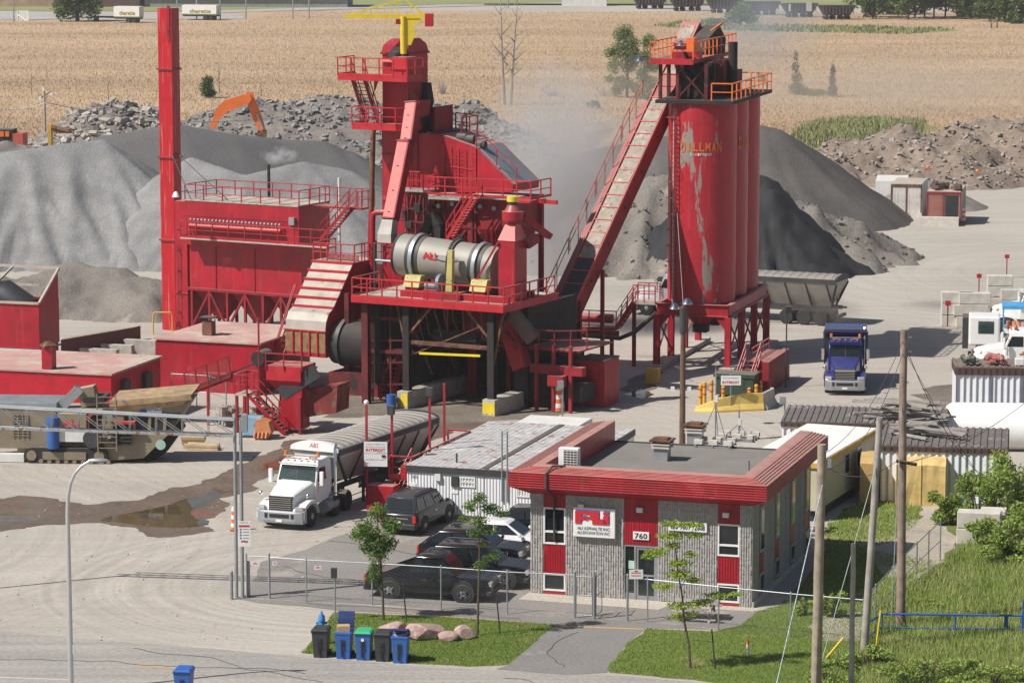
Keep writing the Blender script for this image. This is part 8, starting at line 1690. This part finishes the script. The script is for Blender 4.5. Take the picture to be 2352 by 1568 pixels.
text('LA DIRECTION','lettering',W_*.4,H_*.035,(xm+W_*.24,-.041,zb-H_*.43),ex,uz,TEXTG,bo,.006);text('Surveillance par caméra','lettering',W_*.84,H_*.07,(xm,-.041,zb-H_*.72),ex,uz,TEXTG,bo,.006);MB().box(x0,x1,-.047,-.041,zb-H_*.475,zb-H_*.465).build('divider',TEXTG,bo);MB().cbox((x1-W_*.16,-.06,zb-H_*.57),.18,.03,.1).build('camera_pictogram',TEXTK,bo);text('ALI','lettering',W_*.12,H_*.05,(x0+W_*.12,-.041,za+H_*.13),ex,uz,TEXTR,bo,.006,0,.04)
# right of the plant: weighing lane, bollards, tanks
GB=Fr(G(1752,905),17);ob=GB.ob;t=thing('steel_tank_base','dark red steel tank with ladder stair beside the yellow bollards','tank',Fr(G(1765,905),17));f_=Fr(G(1765,905),17);zt=f_.h(832);yb_=f_.b(1814,0,zt);MB().box(-.4,0,0,yb_,0,zt).build('wall',REDD,t);MB().box(-1.4,-.41,1.0,yb_,0,zt-.1).build('casing',REDD,t);mb=MB();rail(mb,[(-1.3,1.2,zt),(-1.3,yb_,zt)],step=1.4,h=.6);stair(mb,(-1.9,-.8,.05),(-1.6,.9,zt),(.9,0,0),8);mb.build('stair',RED,t)
f_=Fr(G(1665,912),17);t=thing('dumpster','dark green dumpster behind the yellow bollards','dumpster',f_);GD=mat('dark_green_steel',(.03,.055,.035),.6,namt=.2,dust=.3);MB().box(-.6,1.7,0,1.4,.15,f_.h(866)).build('body',GD,t);mb=MB().box(-.7,1.8,-.08,1.5,f_.h(866)+.002,f_.h(858));mb.build('lid',GD,t);MB().box(.75,1.15,-.03,-.002,.3,1.2).build('panel',GD,t)
for i,(px,py,pyt)in enumerate(((1609,938,882),(1618,931,876),(1634,923,871),(1661,918,886),(1721,915,890),(1737,920,882),(1747,908,875))):
 f_=Fr(G(px,py));h=f_.h(pyt);t=thing('bollard','','bollard',f_,'yellow bollards with red bands');t['label']=('leftmost yellow bollard with red bands of the left three','middle yellow bollard of the left three','right yellow bollard of the left three beside the dumpster','yellow bollard standing in front of the green dumpster','short yellow bollard behind the right end of the barrier','yellow bollard with a black strap at the barrier end','yellow bollard nearest the red ladder stair')[i]
 MB().lathe((0,0,0),[(.11,0),(.11,h-.05),(.06,h)],12).build('tube',YELO if 0 else mat('warm_yellow_paint',(.70,.38,.03),.5),t,smooth=True)
 for z in(h*.45,h*.75):MB().tube((0,0,z),(0,0,z+.09),.114,12).build('red_band',TEXTR,t)
def jersey(pts_px,H_,m,label,w_=.6):
 P_=[G(x,y)for x,y in pts_px];o=P_[0];mb=MB();secs=[]
 for i,p in enumerate(P_):
  d=(P_[min(i+1,len(P_)-1)]-P_[max(i-1,0)]).normalized();n=V((-d.y,d.x,0));h=H_[i];secs.append([p-o+n*a+V((0,0,z))for a,z in((-w_/2,0),(-w_/2,h*.12),(-w_*.22,h*.42),(-w_*.14,h),(w_*.14,h),(w_*.22,h*.42),(w_/2,h*.12),(w_/2,0))])
 mb.loft(secs);return single(mb,'concrete_barrier',m,label,'concrete barrier',o,'concrete barriers by the bollards')
YB=mat('worn_yellow_concrete',(.62,.44,.12),.85,namt=.15,spots=[(2,.66,(.45,.42,.36))])
jersey([(1598,943),(1640,946),(1700,943),(1752,941)],[.25,.7,1.0,1.0],YB,'worn yellow painted barrier sloping down at its left end');jersey([(1752,941),(1775,928),(1772,926)],[1.0,.95,.95],CONC,'bare concrete barrier at the right end of the yellow one')
mb=MB();mb.tube((0,0,0),(0,0,2.7),.03,6);sp=Fr(G(1678,945));t=thing('small_sign','white INTERDIT sign on a thin post in front of the green dumpster','sign',sp);mb.build('post',STEEL,t);zb,za=sp.h(862),sp.h(884);x0,x1=sp.a(1655),sp.a(1701);bo=MB().box(x0,x1,-.06,-.03,za,zb).build('sign_plate',WHITE,t);text('INTERDIT','lettering',(x1-x0)*.86,(zb-za)*.26,((x0+x1)/2,-.061,za+(zb-za)*.3),ex,uz,TEXTR,bo,.006,0,.03);text('STATIONNEMENT','lettering',(x1-x0)*.8,(zb-za)*.14,((x0+x1)/2,-.061,zb-(zb-za)*.25),ex,uz,TEXTG,bo,.006)
f_=Fr(G(1567,1022));h=f_.h(702);t=thing('utility_pole','dark brown wooden pole with floodlights standing behind the office roof','utility pole',f_);MB().tube((0,0,0),(0,0,h),.17,12,.13).build('pole_shaft',mat('dark_brown_wood_pole',(.13,.075,.05),.9,namt=.4,streak=.5,scol=(.25,.19,.15)),t,smooth=True);MB().tube((0,0,h-1.5),(0,0,h-.1),.2,10).build('transformer_can',STEELD,t);MB().bar((0,0,h-.05),(-.35,.4,h+5.0),.02).build('whip_antenna',WHITED,t)
for x in(-.55,.35):MB().cbox((x,-.1,f_.h(892)),.2,.3,.2).build('floodlight',WHITE,t);MB().bar((0,0,f_.h(893)),(x,-.1,f_.h(893)),.05).build('arm',STEEL,t)
for px,py,pyt,lb in((1292,1003,876,'thin grey post with a camera box behind the white cabin'),(1802,975,913,'thin grey post standing behind the brown roofed shed'),(1805,890,705,'thin dark post with a black lamp box right of the silos')):
 f_=Fr(G(px,py));h=f_.h(pyt);t=thing('thin_post',lb,'post',f_,'thin posts in the yard');MB().tube((0,0,0),(0,0,h),.045,6).build('pole',STEEL if px!=1805 else STEELD,t);MB().cbox((-.12 if px!=1805 else.1,-.05,h-.15),.35,.3,.4).build('box',STEEL if px!=1805 else BLACK,t)
for i,(a,b,s_)in enumerate(((G(1292,1003,2.8),G(1567,1022,4.5),.6),(G(1292,1003,2.6),G(1110,980,.5),.3),(G(1567,1022,4.2),OF.p(-1,bB-1,hR),.3),(P(105,235,300),P(640,270,330),1.0),(P(-40,242,300),P(105,236,300),.5),(P(640,325,330),P(1420,292,330),1.0))):
 mb=MB();wire(mb,a,b,s_,.02 if i<3 else.03,14);single(mb,'overhead_wire',BLACK if i<3 else STEEL,('cable from the camera post to the dark brown pole','cable dropping left from the camera post','cable from the dark brown pole to the office roof','pale wire over the field right of the twin lamp pole','pale wire over the field left of the twin lamp pole','pale wire crossing in front of the rubble heap')[i],'wire',group='overhead wires')
for px,py,pyt,Y,lb in((104,326,208,0,'grey pole with three white insulators at the upper left'),(2548-1000-6,245,205,0,'grey pole with insulators behind the conveyor rail')):
 f_=Fr(G(px,py+0));h=f_.h(pyt);t=thing('utility_pole',lb,'utility pole',f_);MB().tube((0,0,0),(0,0,h),.17,8,.12).build('pole_shaft',WOODG,t);mb=MB();[mb.cbox((x,0,h-z),.3,.25,.4)for x,z in((-.5,.9),(-.1,-.1),(.8,.4))];mb.build('insulator',WHITE,t);MB().bar((-.6,0,h-1.0),(.8,0,h-.1),.1).build('crossarm',STEELD,t)
# right edge: white containers, tank and parked trucks
f_=Fr(G(2193,1003),4);H_=f_.h(842);L_=8.0
t=container(Fr(G(2193,1003),4),L_,3.0,H_,'tall white container with dark brown top band holding crates at the right edge',WHITECW,mat('rusty_container_roof',(.20,.15,.13),.8),trim=.45);mb=MB();[mb.box(x,x+.06,-.06,-.002,1.0,H_-.5)for x in(0,1.9,3.6,5.2)];[mb.box(3.7,5.1,-.05,-.003,z,z+.05)for z in(2.2,2.8,3.4)];mb.build('door_bar',mat('dark_door_seam',(.16,.16,.2),.6),t)
for i,(x,y,sx,sy,sz,m,lb,nm,ct)in enumerate(((.7,.5,1.2,.8,.45,GD,'green gas bottle rack on the white container','bottle_rack','rack'),(2.2,.6,1.3,.9,.6,mat('mixed_red_parts',(.35,.12,.10),.7,namt=.6,nscale=5),'red and white machine parts on the white container','machine_parts','parts'),(3.5,.5,.5,.5,.4,WHITED,'small white box between machine parts and crate','box','box'),(4.6,.6,1.3,1.0,.95,mat('wrapped_white_crate',(.62,.60,.58),.6,namt=.15),'plastic wrapped white crate on the container','crate','crate'))):
 ff=Fr(f_.p(x,y,H_+.05),4);
 if nm=='crate' or nm=='box':single(MB().cbox((0,0,sz/2),sx,sy,sz),nm,m,lb,ct,ff,bevel=.05)
 else:rs=random.Random(i);mb=MB();[mb.tube((rs.uniform(-.5,.5)*sx,rs.uniform(-.5,.5)*sy,.15+rs.random()*sz*.6),(rs.uniform(-.5,.5)*sx,rs.uniform(-.5,.5)*sy,.15+rs.random()*sz*.7),.13,9)for _ in range(12)];tag(single(mb,nm,m,lb,ct,ff),kind='stuff' if nm=='machine_parts' else None)
lumber(Fr(f_.p(3.6,1.6,0),4),14,2.4,2.5,H_+.05,9,'orange-brown lumber heaped at the back of the white container roof',mat('orange_lumber',(.42,.24,.10),.8))
f_=Fr(G(2168,1040),4);r_=1.3;zc=f_.h(972,0,0)-.4;t=thing('storage_tank','long white horizontal storage tank below the white container','tank',f_);mb=MB();mb.lathe((0,1.5,zc),[(.01,.0),(.7,.05),(1.15,.22),(r_,.5),(r_,11.5),(.01,11.7)],32,'X');mb.build('shell',WHITE,t,smooth=True);mb=MB();[mb.box(x,x+.4,.4,2.6,0,zc-r_*.85)for x in(1.2,5,9)];mb.build('saddle',STEELD,t);MB().box(4.4,6.0,1.0,2.0,zc+r_-.05,zc+r_+.2).build('manhole',STEELD,t)
mb=MB();[mb.bar((-1.2,y,0),(-1.2,y,2.2),.09)for y in(0,1.2)];mb.bar((-1.2,0,2.2),(-1.2,1.2,2.2),.09);mb.bar((-2.1,0,2.2),(-1.2,0,2.2),.09);mb.bar((-2.1,0,0),(-2.1,0,2.2),.09);single(mb,'pipe_gantry',WHITE,'white pipe frame left of the storage tank','gantry',f_)
for i,(px,py,yw,lb)in enumerate(((2268,760,-82,'white truck with red bumper parked farthest back at the right edge'),(2225,862,-84,'white conventional truck parked behind the white container'))):
 tk=truck('parked_truck',lb,WHITE,Fr(G(px,py),yw),'dump',REDB if i==0 else WHITE,axles=(-4.6,),group='trucks parked at the right edge')
 MB().box(-1.2,1.2,-8,-4.1,1.1,1.9).build('flat_body',STEELD,tk)
f_=Fr(G(2213,818),8);t=thing('service_truck','white cab-over truck with blue topped tool cage and gas bottles','truck',f_,'trucks parked at the right edge');MB().box(.3,2.3,0,2.2,.7,2.6).build('cab',WHITE,t,bevel=.12);MB().box(.9,1.9,-.02,.05,1.5,2.3).build('side_window',GLASSG,t);MB().box(-.1,.28,.1,2.1,.5,2.5).build('bull_grille',STEELD,t);MB().box(2.4,8,0,2.3,.8,1.3).build('flat_body',WHITED,t)
for x in(1.2,5.4):wheel(t,x,.15,.48,.3)if 0 else MB().tube((x,.02,.48),(x,.3,.48),.48,18).build('wheel',BLACK,t)
mb=MB();[mb.bar((x,y,1.3),(x,y,3.1),.08)for x in(2.5,5.0)for y in(.05,2.2)];mb.box(2.4,5.1,0,2.3,3.1,3.3);mb.build('cage_top',mat('bright_blue_paint',(.08,.35,.65),.4),t);mb=MB();[mb.tube((2.8+k*.35,.4,1.31),(2.8+k*.35,.4,2.3),.13,9)for k in range(6)];mb.build('gas_bottle',mat('mixed_bottles',(.55,.25,.2),.5,namt=.5,nscale=2),t);mb=MB();mb.box(5.4,7.6,.2,2,1.31,2.4);mb.tube((5.6,.5,2.4),(6.4,.5,3.4),.2,8);mb.build('crane_base',REDB,t)
for i,(px,py,l,z,lb)in enumerate(((2162,750,2.0,0,'lower left block of the concrete block wall'),(2196,752,2.2,0,'lower right block of the concrete block wall'),(2162,750,1.6,.8,'middle left block of the wall'),(2190,752,2.4,.8,'middle right block of the concrete block wall'),(2162,750,2.2,1.6,'top left block of the concrete block wall'),(2202,752,2.2,1.6,'top right block of the concrete block wall'),(2268,682,1.9,0,'lower block of the small wall behind the parked trucks'),(2268,682,1.9,.8,'upper block of the small wall behind the parked trucks'),(2300,690,1.9,0,'single block right of the small wall'))):
 q_=G(px,py);single(MB().box(0,l-.05,0,.8,0,.77),'concrete_block',CONCL,lb,'concrete block',Fr((q_.x,q_.y,z),3),'concrete blocks of the yard walls',bevel=.04)
for px,py,lb in((2176,750,'red topped stake with slanting leg by the block wall'),(2248,685,'thin dark red stake left of the small block wall'),(2312,638,'dark red stake with a square top far right')):
 f_=Fr(G(px,py));t=thing('marker_stake',lb,'stake',f_,'red marker stakes');MB().bar((0,0,0),(0,0,1.6),.07).build('stake',REDD,t);MB().cbox((0,0,1.65),.35,.1,.3).build('top_plate',REDB,t)
f_=Fr(G(2050,507),12);fw=mat('rust_streaked_white',(.60,.58,.54),.8,namt=.15,streak=.6,scol=(.25,.10,.07),spots=[(2.0,.64,(.28,.12,.08))])
for(px,py,l,m,lb,dm)in((2045,497,2.8,fw,'rust streaked white container on the haul road, left of the red-framed one',None),(2127,516,3.0,mat('brown_white_container',(.38,.30,.26),.8,namt=.2,streak=.5,scol=(.2,.08,.06)),'open old container with brown door and scrap on its roof',1)):
 f_=Fr(G(px,py),12);t=thing('shipping_container',lb,'container',f_,'old containers on the haul road');h=2.9;MB().box(0,l,0,6,.4 if dm else 0,h).build('body',m,t);mb=MB();[mb.box(x-.06,x+.06,-.06,-.002,.4,h)for x in(0.06,l/2,l-.06)];mb.box(0,l,-.07,-.003,h-.18,h+.02);mb.build('frame',RUST if not dm else REDD,t);MB().box(.05,l-.05,.05,5.9,h+.001,h+.05).build('roof',DUSTM,t)
 if dm:
  MB().box(l/2+.15,l-.2,-.02,.0,.45,h-.3).build('dark_doorway',BLACK,t);MB().box(.2,l/2-.15,-.05,-.001,.45,h-.3).build('door',mat('brown_door',(.28,.11,.08),.7),t);MB().box(-.4,l-.1,-1.0,-.1,0,.75).build('block_footing',CONCL,t);rs=random.Random(8);mb=MB();[mb.cbox((rs.uniform(.3,l-.3),rs.uniform(.4,3),h+.05+rs.uniform(.1,.5)),rs.uniform(.3,1.0),.4,rs.uniform(.2,.7),rs.uniform(0,3))for _ in range(12)];mb.build('roof_scrap',mat('dark_scrap',(.12,.07,.06),.8,namt=.6,nscale=3),t)
f_=Fr(G(2010,478),8);single(MB().hexa([(0,0,0),(2.9,0,0),(2.9,6,0),(0,6,0),(0,0,2.5),(2.9,0,2.5),(2.9,6,2.5),(0,6,2.5)]),'shipping_container',WHITED,'grey roofed white container half buried behind the dark pile','container',f_,'old containers on the haul road')
f_=Fr(G(1935,405),12);t=thing('red_skip','dull red skip standing among the earth mounds','skip',f_);MB().hexa([(0,0,0),(3.4,0,0),(3.4,2,0),(0,2,0),(-.5,0,1.5),(4,0,1.5),(4,2,1.5),(-.5,2,1.5)]).build('body',mat('dull_red',(.22,.05,.05),.8,namt=.2),t)
for px,py,lb in((2131,386,'small bright orange marker in the earth mounds'),(2245,395,'tiny orange marker at the far right of the mounds')):single(MB().ball((0,0,.0),.2,5),'marker',ORA,lb,'marker',P(px,py-2,316))
f_=Fr(P(520,300,322).xy.to_3d(),0);t=thing('excavator','orange excavator with raised boom behind the gravel crest','excavator',f_);ob=f_.ob;mb=MB();pts=[ob(x,y,0)for x,y in((492,298),(503,274),(524,256),(572,238),(578,228),(574,218),(560,217),(514,232),(495,252),(482,292))];mb.prism(pts,(0,.5,0));mb.build('boom',ORA,t);mb=MB();mb.prism([ob(x,y,.6)for x,y in((566,211),(580,214),(602,272),(611,305),(600,310),(580,272),(563,226))],(0,.4,0));st_=mb.build('stick',ORA,t);MB().tube(ob(590,262,.5),ob(604,296,.5),.12,8).build('ram',CHROME,st_);MB().tube(ob(505,262,.5),ob(566,218,.5),.14,8).build('ram',ORA,t);MB().prism([ob(x,y,.5)for x,y in((592,300),(612,300),(608,325),(588,322))],(0,.8,0)).build('bucket',RUST,t)
q_=ob(500,320,0);MB().cbox((q_.x-1.0,1,q_.z-1.0),3.2,2.6,1.8).build('house',ORA,t);MB().cbox((q_.x-1,1,.6),4.2,2.8,1.2).build('track',BLACK,t)
f_=Fr(P(22,318,312).xy.to_3d(),5);t=thing('wheel_loader','orange and black machine partly hidden at the left edge behind the rubble','loader',f_);ob=f_.ob;p,q=ob(-20,325,0),ob(28,298,0);MB().box(p.x,q.x,0,2,1.2,q.z).build('cab',BLACK,t);[MB().box(ob(x,320,-.1).x,ob(x+9,320,-.1).x,-.1,0,ob(x,314,0).z,ob(x,302,0).z).build('side_panel',ORA,t)for x in(0,12)];p,q=ob(29,323,0),ob(52,307,0);MB().box(p.x,q.x,0,2,p.z-.6,q.z).build('engine_cover',mat('dull_orange_red',(.50,.10,.07),.6),t);MB().box(ob(-20,330,0).x,q.x,.1,1.9,0,1.19).build('chassis',STEELD,t)
f_=Fr(P(135,312,315).xy.to_3d(),5);t=thing('old_screener','rusty yellow machine frame in front of the broken concrete heap','machine',f_);ob=f_.ob;p,q=ob(110,328,0),ob(117,286,0);MB().box(p.x,q.x,0,.8,0,q.z).build('post',YELO,t);mb=MB();mb.bar(ob(118,290,0),ob(158,300,0),.3);p,q=ob(120,306,0),ob(158,296,0);mb.box(p.x,q.x,0,1.2,p.z,q.z);mb.build('body',RUSTO,t)
# beyond the field
def trailer(px,py,pyt,pxe,label,lx0,lx1):
 f_=Fr(G(px,py),14);h=f_.h(pyt);a_=f_.a(lx0,0,2);t=thing('box_trailer',label,'trailer',f_,'white box trailers by the far road');b1=f_.b(pxe,0,2);MB().box(a_,0,0,2.5,1.1,h).build('box',WHITE,t);MB().box(a_,.005,-.02,2.5,1.05,1.3).build('green_stripe',mat('olive_stripe',(.10,.13,.05),.6),t);text('charette','lettering',-a_*.62,h*.26,(a_*.47,-.02,h*.62),ex,uz,TEXTY,t,.02,0,.03);mb=MB();[mb.tube((x,.1,.5),(x,2.4,.5),.5,12)for x in(-1.2,-2.4)];mb.build('wheel',BLACK,t);MB().box(a_,0,.5,2,.8,1.049).build('chassis',STEELD,t);mb=MB();mb.box(.001,.03,.05,1.2,1.15,h-.1);mb.box(.001,.03,1.3,2.45,1.15,h-.1);mb.build('door',WHITED,t);return t
trailer(320,54,16,347,'white box trailer with green lettering beside the big tree at top left',261,0);trailer(497,48,13,522,'white box trailer with green lettering right of the red stack',418,0)
f_=Fr(G(262,50),14);single(MB().box(-5,0,.5,2,.7,1.0).box(-4.5,-4,.4,2.1,0,.9),'flatbed_trailer',STEELD,'dark empty flatbed chassis left of the nearer box trailer','trailer',f_)
f_=Fr(G(45,48),6);t=thing('billboard','small white framed board on slanted legs at the far left','board',f_);h=f_.h(25);MB().box(-.4,1.8,0,.1,h-2.0,h).build('board',WHITED,t);mb=MB();mb.bar((-.4,0,0),(-.4,0,h),.2);mb.bar((1.8,0,0),(1.8,0,h),.2);mb.bar((-.4,0,1.3),(1.6,-.8,0),.2);mb.build('leg',WHITE,t)
f_=Fr(G(-30,16),4);t=thing('warehouse','long low brick and green warehouse at the top left corner','building',f_);MB().box(0,34,0,12,0,4.5).build('wall',mat('tan_brick',(.34,.25,.16),.9,namt=.3,nscale=.4),t);MB().box(15,34.1,-.2,0,0,3.8).build('wall',mat('brown_cladding',(.10,.06,.05),.8),t);MB().box(-.5,80,-.6,12,4.501,6).build('roof',mat('green_roof',(.04,.14,.09),.6),t);MB().box(35,80,1,11,0,4.5).build('wall',mat('grey_wall',(.25,.25,.25),.8),t)
f_=Fr(G(1290,14),2);t=thing('distant_shed','pale distant shed with light front at the top middle','shed',f_);MB().box(0,10,0,8,0,3.2).build('wall',WHITED,t);MB().box(-20,30,1,8,3.3,4.6).build('roof',STEELD,t)
for i,px in enumerate((32,407,452,506,1170-3,2012,565,710,673,2150)):f_=Fr(G(px,(52 if px==32 else 46 if px<900 else 44 if px==2012 else 20)));single(MB().tube((0,0,0),(0,0,10),.14,6),'light_pole',STEEL,'thin pale pole beside the far road beyond the dry field','pole',f_,'thin poles beyond the field')
for i in range(6):
 xr=1966-i*86;yr=46-i*5.0;f_=Fr(G(xr,yr),-8.0);L_=-(f_.a(xr-82,0,1));t=thing('rail_wagon',('dark open rail wagon nearest to the right, first of the line','second dark rail wagon from the right with pale patches','third dark rail wagon from the right','fourth rail wagon from the right behind the green tree','fifth rail wagon from the right','leftmost dark rail wagon of the line')[i],'rail wagon',f_,'line of dark open rail wagons');h=2.9
 mb=MB();mb.hexa([(-L_+1.2,0,.9),(-1.2,0,.9),(-1.2,3,.9),(-L_+1.2,3,.9),(-L_,0,h),(0,0,h),(0,3,h),(-L_,3,h)]);wg=mb.build('body',mat('dark_wagon_steel',(.045,.04,.045),.8,namt=.4,nscale=.6),t);mb=MB();[mb.box(-L_+.6+k*(L_-1.2)/9-.08,-L_+.6+k*(L_-1.2)/9+.08,-.14,-.002,1.2,h-.1)for k in range(10)];mb.build('rib',mat('brown_wagon_rib',(.12,.08,.07),.8),wg);mb=MB();[mb.tube((x,.4,.45),(x,2.6,.45),.45,10)for x in(-1.5,-2.9,-L_+1.5,-L_+2.9)];mb.build('wheel',BLACK,t)
 if i==1:mb=MB();mb.box(-L_*.35,-L_*.2,-.15,-.141,1.3,3.2);mb.box(-L_*.85,-L_*.78,-.15,-.141,1.3,2.8);mb.build('pale_patch',WHITED,wg)
# smoke, dust and air
def volmat(name,col,dens,scale=.15,lo=.45,hi=.75,aniso=.2,sharp=1.0):
 m=bpy.data.materials.new(name);m.use_nodes=True;N=m.node_tree.nodes;L=m.node_tree.links;N.remove(N['Principled BSDF']);v=N.new('ShaderNodeVolumePrincipled');v.inputs['Color'].default_value=(*col,1);v.inputs['Anisotropy'].default_value=aniso
 tc=N.new('ShaderNodeTexCoord');n=N.new('ShaderNodeTexNoise');n.inputs['Scale'].default_value=scale;n.inputs['Detail'].default_value=4;L.new(tc.outputs['Object'],n.inputs[0])
 r_=N.new('ShaderNodeMapRange');L.new(n.outputs['Fac'],r_.inputs[0]);r_.inputs[1].default_value=lo;r_.inputs[2].default_value=hi;r_.inputs[4].default_value=dens
 s_=N.new('ShaderNodeVectorMath');s_.operation='SUBTRACT';L.new(tc.outputs['Generated'],s_.inputs[0]);s_.inputs[1].default_value=(.5,.5,.5);ln=N.new('ShaderNodeVectorMath');ln.operation='LENGTH';L.new(s_.outputs[0],ln.inputs[0]);q=N.new('ShaderNodeMapRange');L.new(ln.outputs['Value'],q.inputs[0]);q.inputs[1].default_value=.48;q.inputs[2].default_value=.1
 mu=N.new('ShaderNodeMath');mu.operation='MULTIPLY';L.new(r_.outputs[0],mu.inputs[0]);L.new(q.outputs[0],mu.inputs[1]);L.new(mu.outputs[0],v.inputs['Density']);L.new(v.outputs[0],N['Material Output'].inputs['Volume']);return m
def puff(name,c,r3,m,label):
 o=MB().ball((0,0,0),1,10).build(name,m,smooth=True);o.data.transform(Matrix.Diagonal((*r3,1)));o.location=c;tag(o,label,'dust cloud' if 'dust' in name else 'smoke',kind='stuff');return o
DV=volmat('dust_volume',(.86,.85,.84),.42,.11,.30,.62);puff('dust_cloud',P(1262,425,220),(5.8,8,9.5),DV,'pale dust drifting behind the drum towards the conveyor');puff('dust_cloud',P(1330,300,236),(11,8,6),volmat('thin_dust_volume',(.78,.76,.74),.05,.09,.33,.62),'thin dust rising behind the silver drum over the field edge')
puff('dust_cloud',P(1905,715,223),(3.0,3.0,1.3),volmat('tyre_dust_volume',(.66,.60,.53),.30,.5,.35,.6),'low dust behind the wheels of the driving hopper trailer');puff('dust_cloud',P(2010,790,212),(7,6,2.0),volmat('road_dust_volume',(.72,.67,.60),.05,.2,.3,.6),'low dust trail behind the blue dump truck')
puff('dust_cloud',P(2000,200,420),(60,40,5.0),volmat('field_dust_volume',(.80,.74,.68),.026,.03,.3,.6),'wide pale dust bank over the right half of the field')
puff('smoke',P(1740,60,225),(5.5,5,3.6),volmat('blue_smoke_volume',(.62,.68,.74),.22,.28,.36,.6),'blue-grey smoke drifting right from the silo head');puff('smoke',FLUE+V((.7,0,.6)),(1.5,.7,.75),volmat('white_smoke_volume',(.93,.93,.94),2.2,1.5,.44,.62),'small white smoke puff on top of the thin black flue')
puff('smoke',P(1262,530,205),(1.6,1.4,1.8),volmat('lilac_smoke_volume',(.50,.46,.62),.30,.7,.4,.6),'faint lilac smoke at the end of the discharge chute')
HZ=bpy.data.materials.new('haze_air');HZ.use_nodes=True;N=HZ.node_tree.nodes;N.remove(N['Principled BSDF']);v=N.new('ShaderNodeVolumePrincipled');v.inputs['Color'].default_value=(.86,.88,.92,1);v.inputs['Density'].default_value=.00014;v.inputs['Anisotropy'].default_value=.3;HZ.node_tree.links.new(v.outputs[0],N['Material Output'].inputs['Volume'])
S_=MB().box(-1000,1000,-30,2300,-1.4,45).build('haze',HZ);tag(S_,'thin pale haze over the whole place','haze',kind='stuff')
